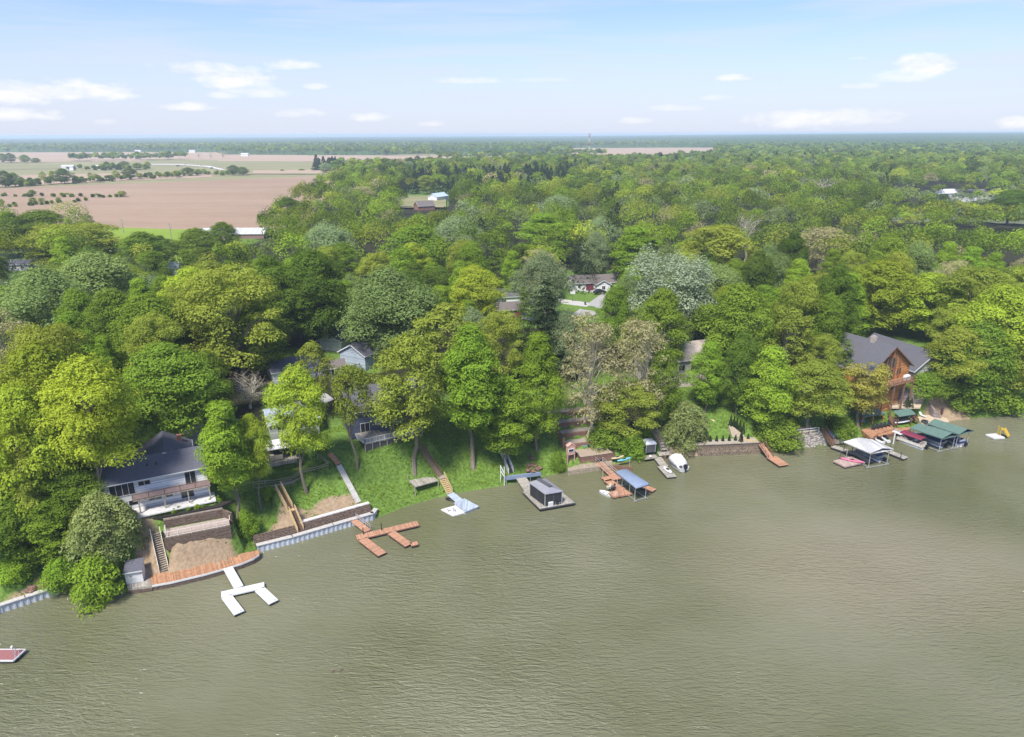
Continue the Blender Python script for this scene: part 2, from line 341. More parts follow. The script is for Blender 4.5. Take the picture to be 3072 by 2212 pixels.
def water_mat():
    m, nt, b = nodes_of('lake_water'); N = nt.nodes.new; L = nt.links.new
    tc = N('ShaderNodeTexCoord')
    def noise(scale, st, rot, det=3, dist=0.0, rough=.5):
        mp = N('ShaderNodeMapping'); mp.inputs['Scale'].default_value = st; mp.inputs['Rotation'].default_value = (0, 0, R(rot)); L(tc.outputs['Object'], mp.inputs['Vector'])
        n = N('ShaderNodeTexNoise'); n.inputs['Scale'].default_value = scale; n.inputs['Detail'].default_value = det; n.inputs['Distortion'].default_value = dist; n.inputs['Roughness'].default_value = rough
        L(mp.outputs[0], n.inputs['Vector']); return n.outputs['Fac']
    def M(op, a, b_=None, c=None):
        n = N('ShaderNodeMath'); n.operation = op
        for i, q in enumerate((a, b_, c)):
            if q is None: continue
            if isinstance(q, (int, float)): n.inputs[i].default_value = q
            else: L(q, n.inputs[i])
        return n.outputs[0]
    w1 = noise(1.75, (0.34, 1.25, 1), 18, 3, 0.7); w2 = noise(4.2, (0.45, 1.2, 1), -8, 3, 0.4); w3 = noise(7.0, (0.7, 1, 1), 20, 2)
    gust = noise(0.035, (0.6, 1.2, 1), 25, 3)
    gm = N('ShaderNodeMapRange'); gm.inputs[1].default_value = 0.35; gm.inputs[2].default_value = 0.65; gm.inputs[3].default_value = 0.25; gm.inputs[4].default_value = 1.15; L(gust, gm.inputs[0])
    h = M('ADD', M('MULTIPLY', w1, 1.0), M('MULTIPLY', w2, 0.42)); h = M('ADD', h, M('MULTIPLY', w3, 0.10)); h = M('MULTIPLY', h, gm.outputs[0])
    bp = N('ShaderNodeBump'); bp.inputs['Strength'].default_value = 1.0; bp.inputs['Distance'].default_value = 0.36; L(h, bp.inputs['Height']); L(bp.outputs[0], b.inputs['Normal'])
    # turbid water: green-brown, with a paler sandy plume off the right shore
    sed = N('ShaderNodeMapping'); p = W(fP(1960, 1260)); sed.inputs['Location'].default_value = (-p.x / 30, -p.y / 16, 0); sed.inputs['Scale'].default_value = (1 / 30, 1 / 16, 0)
    L(tc.outputs['Object'], sed.inputs['Vector']); ln = N('ShaderNodeVectorMath'); ln.operation = 'LENGTH'; L(sed.outputs[0], ln.inputs[0])
    big = noise(0.03, (1, 1, 1), 0, 4)
    sm = N('ShaderNodeMapRange'); sm.interpolation_type = 'SMOOTHSTEP'; sm.inputs[1].default_value = 1.35; sm.inputs[2].default_value = 0.3; sm.inputs[3].default_value = 0; sm.inputs[4].default_value = 0.5; L(M('ADD', ln.outputs['Value'], M('MULTIPLY_ADD', big, 0.8, -0.4)), sm.inputs[0])
    c1 = N('ShaderNodeValToRGB'); L(big, c1.inputs['Fac']); e = c1.color_ramp.elements
    e[0].position = 0.3; e[0].color = (0.108, 0.112, 0.050, 1); e[1].position = 0.7; e[1].color = (0.185, 0.180, 0.115, 1)
    mx = N('ShaderNodeMix'); mx.data_type = 'RGBA'; L(sm.outputs[0], mx.inputs[0]); L(c1.outputs[0], mx.inputs[6]); mx.inputs[7].default_value = (0.26, 0.22, 0.15, 1)
    L(mx.outputs[2], b.inputs['Base Color']); b.inputs['Roughness'].default_value = 0.07; b.inputs['IOR'].default_value = 1.333; b.inputs['Specular IOR Level'].default_value = 0.6
    return m
def build_water():
    V = np.array([(-900, -700, 0), (900, -700, 0), (900, 700, 0), (-900, 700, 0)], float)
    me = fast_mesh('lake_water', V, np.array([[0, 1, 2, 3]])); me.materials.append(water_mat())
    o = bpy.data.objects.new('lake_water', me); COL.objects.link(o); tag(o, kind='structure')
def field_mat(name, a, b_, row=3.0, rot=8, sc=0.012, dark=None):
    m, nt, b = nodes_of(name); N = nt.nodes.new; L = nt.links.new; tc = N('ShaderNodeTexCoord')
    n = N('ShaderNodeTexNoise'); n.inputs['Scale'].default_value = sc; n.inputs['Detail'].default_value = 8; n.inputs['Roughness'].default_value = 0.6
    mp = N('ShaderNodeMapping'); mp.inputs['Rotation'].default_value = (0, 0, R(rot)); mp.inputs['Scale'].default_value = (0.35, 1.6, 1); L(tc.outputs['Object'], mp.inputs['Vector']); L(mp.outputs[0], n.inputs['Vector'])
    n2 = N('ShaderNodeTexNoise'); n2.inputs['Scale'].default_value = 0.25; n2.inputs['Detail'].default_value = 5; L(mp.outputs[0], n2.inputs['Vector'])
    ad = N('ShaderNodeMath'); ad.operation = 'MULTIPLY_ADD'; ad.inputs[1].default_value = 0.5; L(n2.outputs['Fac'], ad.inputs[0]); L(n.outputs['Fac'], ad.inputs[2])
    cr = N('ShaderNodeValToRGB'); L(ad.outputs[0], cr.inputs['Fac']); e = cr.color_ramp.elements
    e[0].position = 0.55; e[0].color = (*a, 1); e[1].position = 0.95; e[1].color = (*b_, 1)
    L(cr.outputs[0], b.inputs['Base Color']); b.inputs['Roughness'].default_value = 1; b.inputs['Specular IOR Level'].default_value = 0.05
    return m
def field(name, px, m, dz=0.25, n=10):
    """a sheet draped over the terrain from its surveyed corner points"""
    P4 = [G(s) for s in px]; poly = [(p.x, p.y) for p in P4]
    if len(poly) == 4:                       # subdivide so it follows the ground
        V = []; Q = []
        for j in range(n + 1):
            for i in range(n + 1):
                a, b = i / n, j / n
                x = (poly[0][0] * (1 - a) + poly[1][0] * a) * (1 - b) + (poly[3][0] * (1 - a) + poly[2][0] * a) * b
                y = (poly[0][1] * (1 - a) + poly[1][1] * a) * (1 - b) + (poly[3][1] * (1 - a) + poly[2][1] * a) * b
                V.append((x, y, th(x, y) + dz))
        for j in range(n):
            for i in range(n): k = j * (n + 1) + i; Q.append((k, k + 1, k + n + 2, k + n + 1))
        me = fast_mesh(name, np.array(V), np.array(Q))
    else:
        me = bpy.data.meshes.new(name); me.from_pydata([(x, y, th(x, y) + dz) for x, y in poly], [], [tuple(range(len(poly)))]); me.update()
    me.materials.append(m); o = bpy.data.objects.new(name, me); COL.objects.link(o); tag(o, kind='structure'); return o
# ------------------------------------------------------------------ trees
LEAF = {}
for k_, c_ in dict(green=(0.195, 0.300, 0.036), dark=(0.120, 0.195, 0.028), bright=(0.245, 0.385, 0.040), yellow=(0.345, 0.445, 0.046), olive=(0.295, 0.365, 0.056), sage=(0.235, 0.325, 0.105),
                   silver=(0.27, 0.355, 0.175), white=(0.37, 0.44, 0.30), tan=(0.40, 0.385, 0.20), conifer=(0.040, 0.068, 0.026), brown=(0.2, 0.165, 0.11), gold=(0.43, 0.43, 0.085), willow=(0.33, 0.40, 0.14)).items():
    LEAF[k_] = leaf_mat('leaf_' + k_, c_)
BARK = mat('bark_grey', (0.20, 0.17, 0.13), 0.9, 0.25, 6, bump=0.4)
BARKP = mat('bark_pale', (0.52, 0.47, 0.36), 0.85, 0.2, 4, bump=0.2)
def quads(C, Nn, S, rs, asp=1.5):
    """leaf-clump quads: centres, normals, sizes"""
    n = len(C); r = rs.normal(size=(n, 3)); a = np.cross(Nn, r); a /= np.linalg.norm(a, axis=1)[:, None] + 1e-9; b = np.cross(Nn, a)
    a = a * (S * 0.5 * asp)[:, None]; b = b * (S * 0.5)[:, None]
    bend = Nn * (S * 0.18)[:, None]
    V = np.stack([C - a - bend, C - b * 0.9 + bend * .4, C + a - bend, C + b * 0.9 + bend * .4], 1).reshape(-1, 3)
    return V, np.arange(4 * n).reshape(-1, 4)
def prof(kind, t):
    if kind == 'round': return np.sqrt(np.clip(1 - (2 * t - 0.92) ** 2 / 1.1, 0.02, 1)) 
    if kind == 'tall': return np.clip(np.sin(np.pi * np.clip(t * 0.93 + 0.06, 0, 1)) ** 0.65, 0.1, 1) * (1.05 - 0.3 * t)
    if kind == 'vase': return np.clip(0.45 + 0.75 * t - 0.75 * np.clip(t - 0.72, 0, 1) ** 1.0 * 2.2, 0.15, 1)
    if kind == 'cone': return np.clip(1.03 - t, 0.02, 1) ** 0.85
    if kind == 'spread': return np.sqrt(np.clip(1 - (1.6 * t - 0.75) ** 2 / 0.95, 0.05, 1))
def make_crown(shape, H, Rr, t0, nl, nleaf, size, seed, lobe=0.30, dense=1.0, droop=0.0, conif=False, spiky=0.0):
    rs = np.random.default_rng(seed); C = []; Nn = []; T = []; ctr = []; 
    ga = 2.399963; ph = rs.uniform(0, 6.28, 3); zb = t0 * H
    for i in range(nl):
        t = ((i + 0.5) / nl) ** (0.85 if not conif else 1.25); th_ = i * ga + rs.normal() * 0.35
        t = np.clip(t + rs.normal() * 0.03, 0, 1)
        rr = prof(shape, t) * Rr * (1 + 0.16 * math.sin(th_ * 2 + ph[0]) + 0.10 * math.sin(th_ * 3 + ph[1] + 3 * t))
        if conif: q = rr * rs.uniform(0.55, 0.95)
        else: q = max(rr - lobe * Rr * 0.75, 0) * math.sqrt(rs.uniform(0.25, 1.0))
        lr = lobe * Rr * rs.uniform(0.65, 1.3) * (1 if not conif else (0.35 + 0.75 * (1 - t)))
        c = np.array([q * math.cos(th_), q * math.sin(th_), zb + (H - zb) * t - lr * 0.55]); ctr.append((c, lr))
        n = int(nleaf * (lr / (lobe * Rr)) ** 2)
        d = rs.normal(size=(n, 3)); d /= np.linalg.norm(d, axis=1)[:, None]
        d[:, 2] = np.where(d[:, 2] < -0.35, -d[:, 2], d[:, 2])
        out = np.array([math.cos(th_), math.sin(th_), 0.5]); keep = (d @ out) > -0.75; d = d[keep]; n = len(d)
        sc = np.array([1.15, 1.15, 0.8]) if not conif else np.array([1.35, 1.35, 0.45])
        rad = lr * rs.uniform(0.55, 1.08, n) ** 0.6
        bump = 1 + 0.22 * np.sin(d @ rs.normal(size=3) * 5 + rs.uniform(0, 6)) 
        p = c + d * (rad * bump)[:, None] * sc
        if conif: p[:, 2] -= 0.35 * np.hypot(p[:, 0] - 0, p[:, 1]) * 0.35
        if droop: p[:, 2] -= droop * np.clip(np.hypot(p[:, 0], p[:, 1]) / Rr, 0, 1.3) ** 2 * H * 0.3
        if spiky: p[:, 2] += spiky * np.abs(rs.normal(size=n)) * lr * np.clip(d[:, 2], 0, 1); p[:, :2] += d[:, :2] * (spiky * .5 * np.abs(rs.normal(size=n)) * lr)[:, None]
        nn = d * 0.9 + rs.normal(size=(n, 3)) * 0.32 + np.array([0, 0, 0.35]); nn /= np.linalg.norm(nn, axis=1)[:, None]
        C.append(p); Nn.append(nn); T.append(np.clip(rs.normal(0.5, 0.09, n) + rs.normal() * 0.12, 0, 1))
    C = np.concatenate(C); Nn = np.concatenate(Nn); T = np.concatenate(T)
    m = np.clip(rs.uniform(size=len(C)), 0, 1) < dense; C, Nn, T = C[m], Nn[m], T[m]
    S = size * rs.uniform(0.6, 1.45, len(C))
    if droop:                                    # hanging shoots
        Nn[:, 2] *= 0.7; Nn /= np.linalg.norm(Nn, axis=1)[:, None]
    V, Q = quads(C, Nn, S, rs, 1.5 if not droop else 1.9)
    return V, Q, T, ctr
def trunk_mb(H, Rr, t0, ctr, seed, r0, fork=2, conif=False, nb=14, bare=0):
    rs = np.random.default_rng(seed + 99); mb = MB(); top = H * (0.95 if conif else 0.72)
    path = []; x = y = 0.0
    for i in range(8):
        f = i / 7; path.append((x, y, f * top - (0.5 if i == 0 else 0))); x += rs.normal() * 0.02 * H * (not conif); y += rs.normal() * 0.02 * H * (not conif)
    rad = [r0 * (1.25 if i == 0 else (1 - 0.85 * i / 7)) for i in range(8)]
    mb.tube(path, rad, 7)
    if conif: return mb
    idx = rs.permutation(len(ctr))[:nb]
    for k in idx:
        c, lr = ctr[k]; zt = min(c[2] * rs.uniform(0.5, 0.8), top * 0.9); f = max(zt / top, 0.05); j = min(int(f * 7), 6); g = f * 7 - j
        p0 = Vector(path[j]).lerp(Vector(path[j + 1]), g); p1 = Vector(c) 
        mid = p0.lerp(p1, 0.5) + Vector((rs.normal() * .3, rs.normal() * .3, 0.06 * H)); rb = r0 * (1 - 0.85 * f) * 0.55
        mb.tube([p0, mid, p1], [rb, rb * 0.6, rb * 0.18], 5, cap=False)
        if bare:
            for q in range(bare):
                a = rs.uniform(0.35, 1.0); s0 = (p0.lerp(mid, a * 2) if a < 0.5 else mid.lerp(p1, a * 2 - 1))
                dv = Vector((rs.normal(), rs.normal(), abs(rs.normal()) * 0.8 + 0.2)).normalized() * lr * rs.uniform(0.8, 1.9)
                e0 = s0 + dv * 0.5 + Vector((0, 0, lr * .1)); e1 = s0 + dv + Vector((rs.normal() * .2, rs.normal() * .2, lr * .25)); 
                mb.tube([s0, e0, e1], [rb * 0.33, rb * 0.2, rb * 0.07], 4, cap=False)
    return mb
# variants: name -> list of (crown mesh, trunk mesh, height, radius)
VAR = {}
def variant(key, shape, H, Rr, t0, nl, nleaf, size, leaf, n=2, bark=BARK, r0=0.32, trunkname='trunk', nb=14, bare=0, seed=1, **kw):
    L_ = []
    for i in range(n):
        sd_ = seed * 37 + i * 11
        V, Q, T, ctr = make_crown(shape, H, Rr, t0, nl, nleaf, size, sd_, **kw)
        me = fast_mesh('crown', V, Q, T); me.materials.append(LEAF[leaf])
        tb = trunk_mb(H, Rr, t0, ctr, sd_, r0, conif=kw.get('conif', False), nb=nb, bare=bare)
        tm = bpy.data.meshes.new('trunk'); tm.from_pydata(tb.v, [], tb.f); tm.update(); tm.materials.append(bark)
        L_.append((me, tm, H, Rr))
    VAR[key] = L_
variant('green', 'round', 20, 6.5, .24, 52, 582, 0.218, 'green', 3, seed=1)
variant('dark', 'round', 21, 7, .2, 58, 609, 0.218, 'dark', 2, seed=2, lobe=.28)
variant('bright', 'tall', 22, 6, .22, 64, 507, 0.206, 'bright', 3, seed=3, lobe=.27)
variant('yellow', 'round', 21, 7, .25, 64, 519, 0.218, 'yellow', 3, seed=4, lobe=.26)
variant('olive', 'spread', 20, 7, .28, 60, 456, 0.218, 'olive', 3, seed=5, lobe=.25, nb=20)
variant('yellowT', 'round', 24, 6.5, .42, 60, 493, 0.218, 'yellow', 2, seed=24, lobe=.27, nb=20, r0=.36)
variant('brightT', 'tall', 24, 5.5, .38, 60, 493, 0.21, 'bright', 2, seed=23, lobe=.28, nb=18)
variant('goldT', 'vase', 20, 6, .36, 64, 190, .24, 'gold', 1, seed=31, lobe=.24, nb=40, bare=2, r0=.36)
variant('oliveT', 'round', 24, 6.5, .38, 64, 391, 0.218, 'olive', 2, seed=25, lobe=.26, nb=26, r0=.36)
variant('silver', 'round', 20, 7, .2, 70, 481, 0.23, 'silver', 2, seed=6, lobe=.22, spiky=.75)
variant('sage', 'round', 20, 7, .2, 70, 460, .23, 'sage', 2, seed=16, lobe=.22, spiky=.6)
variant('white', 'vase', 22, 7, .2, 76, 430, 0.23, 'white', 1, seed=7, lobe=.2, spiky=.9, bark=BARKP)
variant('tan', 'spread', 22, 6.5, .2, 80, 108, 0.259, 'tan', 2, seed=8, lobe=.24, bark=BARKP, nb=52, bare=5, r0=.36)
variant('sparse', 'round', 19, 5.5, .35, 60, 131, 0.259, 'olive', 2, seed=9, lobe=.22, nb=30, bare=2)
variant('sparseT', 'round', 19, 5.5, .52, 50, 110, .3, 'olive', 1, seed=29, lobe=.24, nb=26, bare=1)
variant('conifer', 'cone', 19, 4.2, .07, 110, 140, 0.302, 'conifer', 2, seed=10, lobe=.34, conif=True, r0=.25)
variant('pine', 'cone', 18, 3.8, .12, 70, 148, 0.259, 'dark', 1, seed=11, lobe=.34, conif=True, r0=.25)
variant('willow', 'spread', 14, 6.5, .15, 70, 210, 0.259, 'willow', 1, seed=12, lobe=.24, droop=1.0)
variant('bare', 'vase', 18, 5.5, .25, 50, 5, 0.3, 'brown', 2, seed=13, lobe=.26, bark=BARKP, nb=46, bare=7, r0=.26)
variant('bush', 'round', 4, 2.6, .02, 34, 230, 0.15, 'bright', 2, seed=14, lobe=.36, nb=4, r0=.06)
variant('darkbush', 'round', 4, 2.6, .02, 34, 230, 0.15, 'green', 1, seed=15, lobe=.36, nb=4, r0=.06)
KINDNAME = dict(goldT='locust_tree', sage='silver_maple_tree', sparseT='sapling_tree', yellowT='locust_tree', brightT='ash_tree', oliveT='elm_tree', green='maple_tree', dark='oak_tree', bright='ash_tree', yellow='locust_tree', olive='elm_tree', silver='silver_maple_tree', white='white_poplar_tree', tan='sycamore_tree',
                sparse='sapling_tree', conifer='spruce_tree', pine='pine_tree', willow='willow_tree', bare='bare_tree', bush='shrub', darkbush='shrub')
LOOK = dict(green='leafy green rounded tree', dark='dark green dense tree', bright='bright green tall tree', yellow='yellow-green leafy tree', olive='olive green spreading tree', silver='silvery grey-green tree',
            white='pale silver tree', tan='tan budding tree with pale branches', sage='soft grey-green tree', sparse='thin tree with sparse olive leaves', conifer='dark pointed spruce', pine='green pointed pine', willow='drooping grey-green tree', bare='bare branched tree')
TREES = []     # (u src, v src, dist, label, object)
CNT = [0]
def tree_at(p, kind, H, Rr, label, group=None, lean=0.0):
    vs_ = VAR[kind]; me, tm, h0, r0 = vs_[CNT[0] % len(vs_)]; CNT[0] += 1
    t = thing(KINDNAME[kind], label, 'shrub' if 'bush' in kind else 'tree', p, random.uniform(0, 6.28), group)
    t.scale = (Rr / r0, Rr / r0, H / h0)
    if lean: t.rotation_euler = (lean * 0.5, -lean, t.rotation_euler.z)
    c = bpy.data.objects.new('crown', me); COL.objects.link(c); c.parent = t
    b = bpy.data.objects.new('stems' if 'bush' in kind else 'trunk', tm); COL.objects.link(b); b.parent = t
    TREES.append((p, H, Rr, t)); return t
def tree_top(u, v, wpx, H, kind, label=None, group=None, lean=0.0):
    """u, v: top of the crown; the tree stands where the ground lies H below that sight line"""
    s = fP(u, v); p = G(s, dz=H * 0.97); g = th(p.x, p.y); dist = (p - Vector((0, 0, CAMH))).length
    return tree_at(Vector((p.x, p.y, g - 0.15)), kind, H, wpx * 1.3545 / F * dist / 2, label, group, lean)
def tree_base(u, vb, vt, wpx, kind, label=None, group=None, lean=0.0):
    """base pixel on the terrain and top pixel above it"""
    p = G(fP(u, vb)); dist = (p - Vector((0, 0, CAMH))).length
    d = ray(fP(u, vt)); hd = math.hypot(p.x, p.y); k = hd / math.hypot(d.x, d.y); H = max(CAMH + d.z * k - p.z, 2.0) + 0.1 * 0
    return tree_at(Vector((p.x, p.y, p.z - 0.15)), kind, H, wpx * 1.3545 / F * dist / 2, label, group, lean)
def build_hand_trees():
  for a in HAND:
    m, u, v, w, h, k, lab = a[:7]
    (tree_top(u, v, w, h, k, lab) if m == 't' else tree_base(u, h, v, w, k, lab))
# mode, u, v top, crown width, height m ('t') or base v ('b'), kind, label
HAND = [
 ('t',180,806,190,25,'yellowT','tall yellow-green tree towering over the white lakeside house'),
 ('t',75,772,190,25,'yellow','big yellow-green tree behind the tall one by the white house'),
 ('t',30,868,170,24,'yellow','yellow-green tree at the left picture edge above the steel wall'),
 ('t',95,728,170,24,'olive','olive-yellow tree at the left behind the yellow-green trees'),
 ('t',-5,700,130,24,'tan','tan half-leafed tree cut by the left picture edge'),
 ('t',110,935,120,17,'green','green tree in shade under the tall yellow-green trees'),
 ('t',20,985,150,15,'olive','olive tree on the bank at the left picture edge'),
 ('t',95,1110,140,11,'bright','bright green small tree on the bank above the left steel wall'),
 ('t',10,1090,140,11,'green','green small tree low on the bank at the left edge'),
 ('t',150,1030,120,13,'green','green tree between the steel wall and the white house'),
 ('t',215,1098,135,10,'willow','feathery grey-green tree left of the timber terrace'),
 ('t',90,960,110,15,'yellow','yellow-green tree low on the left bank'),
 ('b',222,1228,98,1326,'bush','round bush hanging over the water left of the small shed'),
 ('b',40,1225,70,1275,'bush','bush on the bank above the left steel wall'),
 ('b',140,1235,70,1300,'bush','bright bush at the end of the left steel wall'),
 ('t',352,772,205,19,'green','domed dark-edged green tree behind the white lakeside house'),
 ('t',228,752,72,17,'bright','narrow bright green tree left of the domed tree'),
 ('t',318,660,190,22,'green','large green tree above the domed tree'),
 ('t',500,600,220,27,'olive','huge olive tree with visible trunk left of the white garage'),
 ('t',590,575,150,25,'dark','dark tree between the huge olive tree and the dark grove'),
 ('t',685,562,165,26,'dark','tall dark green tree behind the white garage'),
 ('t',560,680,120,18,'green','green tree low beside the huge olive tree'),
 ('t',855,612,205,22,'sage','large round silver-green tree above the light blue house'),
 ('t',892,556,100,20,'bright','bright green tree behind the large round silver-green tree'),
 ('t',1050,592,125,20,'yellow','yellow-green tree left of the tall dark spruce'),
 ('t',975,640,100,18,'bright','lime tree beside the large round silver-green tree'),
 ('t',985,680,170,19,'sparse','olive thin-leafed tree above the golden lakeside tree'),
 ('t',1110,695,110,18,'olive','olive tree between the spruce and the bright lakeside trees'),
 ('b',918,745,185,1046,'oliveT','golden-olive tall tree by the dark stairs on the grass bank'),
 ('b',1048,722,172,1040,'brightT','tall bright green tree on the grass bank'),
 ('b',1118,838,172,1020,'bright','bright green tree over the white stairs'),
 ('b',1190,742,120,1000,'bright','bright green tree left of the brick terraces'),
 ('b',680,812,130,1090,'yellowT','yellow-green tree on the grass between the two timber stairs'),
 ('b',792,802,92,1035,'sparseT','slender pale tree in front of the navy house'),
 ('b',526,888,124,1168,'brightT','bright green tree right of the white lakeside house'),
 ('b',580,912,75,1130,'yellowT','yellow-green tree beside the white roofed gazebo'),
 ('b',598,1075,30,1110,'bush','small bush below the white roofed gazebo'),
 ('b',548,1130,44,1185,'bush','leafy bush under the tree right of the timber terrace'),
 ('b',555,822,115,905,'bare','bare brown branching tree beside the driveway'),
 ('t',690,762,100,16,'sparse','sparse olive tree in front of the white garage'),
 ('b',1300,698,140,968,'tan','left one of the tan budding trees above the brick terraces'),
 ('b',1408,704,130,950,'tan','right one of the tan budding trees above the brick terraces'),
 ('b',1385,850,150,975,'olive','leafy green tree over the brick patio'),
 ('b',1458,765,95,955,'green','green tree before the pale house with white windows'),
 ('t',1210,622,105,24,'conifer','tall dark spruce in the middle of the village'),
 ('t',1160,635,70,20,'pine','grey-green pine left of the tall dark spruce'),
 ('t',1204,572,115,20,'silver','silver tree behind the tall dark spruce'),
 ('t',1492,580,185,25,'white','large pale silver poplar in the middle right'),
 ('t',1472,648,120,22,'green','green tree in front of the large pale silver poplar'),
 ('t',1365,638,85,19,'green','green tree right of the village street'),
 ('t',1255,700,80,16,'silver','small grey tree at the foot of the tall spruce'),
 ('b',1690,768,130,968,'bright','bright green pointed tree above the long retaining wall'),
 ('b',1790,798,145,965,'oliveT','yellow-olive tree above the stone riprap'),
 ('b',1903,802,104,952,'goldT','small golden tree in front of the log house'),
 ('b',2040,826,58,872,'darkbush','round dark bush at the foot of the pale green house, left of two'),
 ('b',2070,822,62,868,'darkbush','round dark bush at the foot of the pale green house, right of two'),
 ('b',1516,890,104,985,'willow','drooping tree on the lawn by the conical hedge'),
 ('t',1575,762,95,16,'bright','bright green tree in front of the pale house'),
 ('t',1640,640,170,22,'green','wide green tree right of the pale silver poplar'),
 ('t',1650,740,90,19,'dark','dark tree behind the bright pointed tree'),
 ('t',1775,628,110,23,'olive','olive tree above the log cabin'),
 ('t',1760,690,110,19,'sparse','olive thin tree before the log cabin'),
 ('t',1840,655,90,21,'green','green tree left of the log house roof'),
 ('t',1858,598,105,25,'dark','dark glossy tree behind the left end of the log house'),
 ('t',1962,582,165,21,'yellow','tall yellow-green tree behind the log house'),
 ('t',2070,612,150,18,'yellow','yellow-green broad tree behind the second grey roof'),
 ('t',2165,598,150,21,'olive','olive tall tree at the right behind the pale green house'),
 ('t',2230,640,170,25,'yellow','yellow-green tree at the right picture edge'),
 ('t',2135,680,90,14,'olive','olive tree right of the pale green house'),
 ('b',2094,720,108,886,'oliveT','olive tree with pale trunk in front of the pale green house'),
 ('t',2180,720,150,20,'green','green tree over the bank at the right'),
 ('t',2255,735,120,18,'olive','olive tree low at the right edge by the water'),
 ('t',1880,752,58,13,'pine','blue-green pine in front of the log house'),
 ('t',1828,745,70,15,'olive','small olive tree between the pine and the tan tree'),
 ('b',2135,858,70,900,'darkbush','rounded bush on the bank right of the beach'),
 ('b',2080,825,60,868,'bush','bush beside the pale green house'),
 ('b',2200,850,90,905,'bush','light bush by the right shore'),
 ('b',1725,925,90,985,'darkbush','leafy bush at the head of the small brown dock'),
 ('b',1425,940,40,985,'darkbush','dark bush left of the grey zigzag stairs'),
 ('b',1350,935,90,985,'darkbush','bush at the left end of the brick patio chairs'),
 ('b',1398,960,62,1008,'bush','bush hanging beside the kayaks at the brick patio'),
 ('b',1860,925,70,962,'darkbush','bush beside the blue loungers'),
 ('b',1236,1000,30,1042,'darkbush','small bush against the left end of the brick terraces'),
 ('t',1010,490,125,21,'silver','broad silver tree near the picture centre'),
 ('t',1032,535,85,18,'silver','lighter silver tree in front of the broad silver tree'),
 ('t',1095,530,75,20,'pine','soft green pine beside the lighter silver tree'),
 ('t',1205,478,150,21,'bright','big lime-green tree near the picture centre'),
 ('t',1240,440,120,19,'silver','silver tree beyond the big lime-green tree'),
 ('t',1330,488,85,19,'silver','silver tree right of the big lime-green tree'),
 ('t',1322,520,70,19,'silver','second silver tree right of the big lime-green tree, nearer'),
 ('t',1410,508,130,22,'bright','bright green broad tree left of the olive dome'),
 ('t',1595,505,170,23,'olive','olive domed tree behind the pale silver poplar'),
 ('t',1660,470,95,22,'bare','bare white-branched tree in the middle right'),
 ('t',1808,392,110,22,'bare','bare pale tree far among the right woods'),
 ('t',1290,572,52,10,'conifer','small dark spruce behind the white village house'),
 ('t',1830,505,130,20,'tan','pale tan tree in the right woods'),
 ('t',1158,388,45,17,'silver','pale silver tree in front of the spruce row'),
 ('t',945,390,42,17,'olive','olive tree standing before the spruce row'),
 ('t',246,520,40,13,'conifer','dark ragged juniper near the lime meadow'),
 ('t',160,500,190,20,'olive','yellow-olive broad tree before the lime meadow'),
 ('t',85,470,130,20,'green','green round tree at the left by the ploughed field'),
 ('t',15,475,90,20,'dark','dark tree at the left picture edge by the ploughed field'),
 ('t',310,518,95,18,'green','green tree right of the ragged juniper'),
 ('t',352,525,60,15,'dark','dark small tree behind the white cottage'),
 ('t',430,508,95,17,'green','green tree in front of the long white barn roof'),
 ('t',490,495,70,15,'green','green tree before the long white barn roof'),
 ('t',330,560,80,16,'green','green tree in front of the white cottage'),
 ('t',200,575,200,22,'sage','grey-green wide tree on the left slope'),
 ('t',90,612,170,22,'sage','silvery wide tree at the left, lower of two'),
 ('t',240,650,130,20,'green','green tree below the grey-green wide tree'),
 ('t',420,600,140,21,'yellow','yellow-green tree right of the white cottage'),
 ('t',400,640,110,22,'olive','olive tree left of the huge olive tree'),
 ('b',2230,420,88,497,'dark','dark round tree on the far lake arm shore'),
 ('t',635,440,80,19,'dark','dark tree at the field corner'),
 ('t',800,415,90,19,'tan','tan tree at the edge of the woods by the ploughed field'),
 ('t',920,505,170,22,'green','broad green tree left of the broad silver tree'),
 ('t',1980,548,75,16,'silver','silver tree top behind the tall yellow-green tree'),
 ('t',720,505,120,21,'silver','silvery tree among the left central woods'),
]
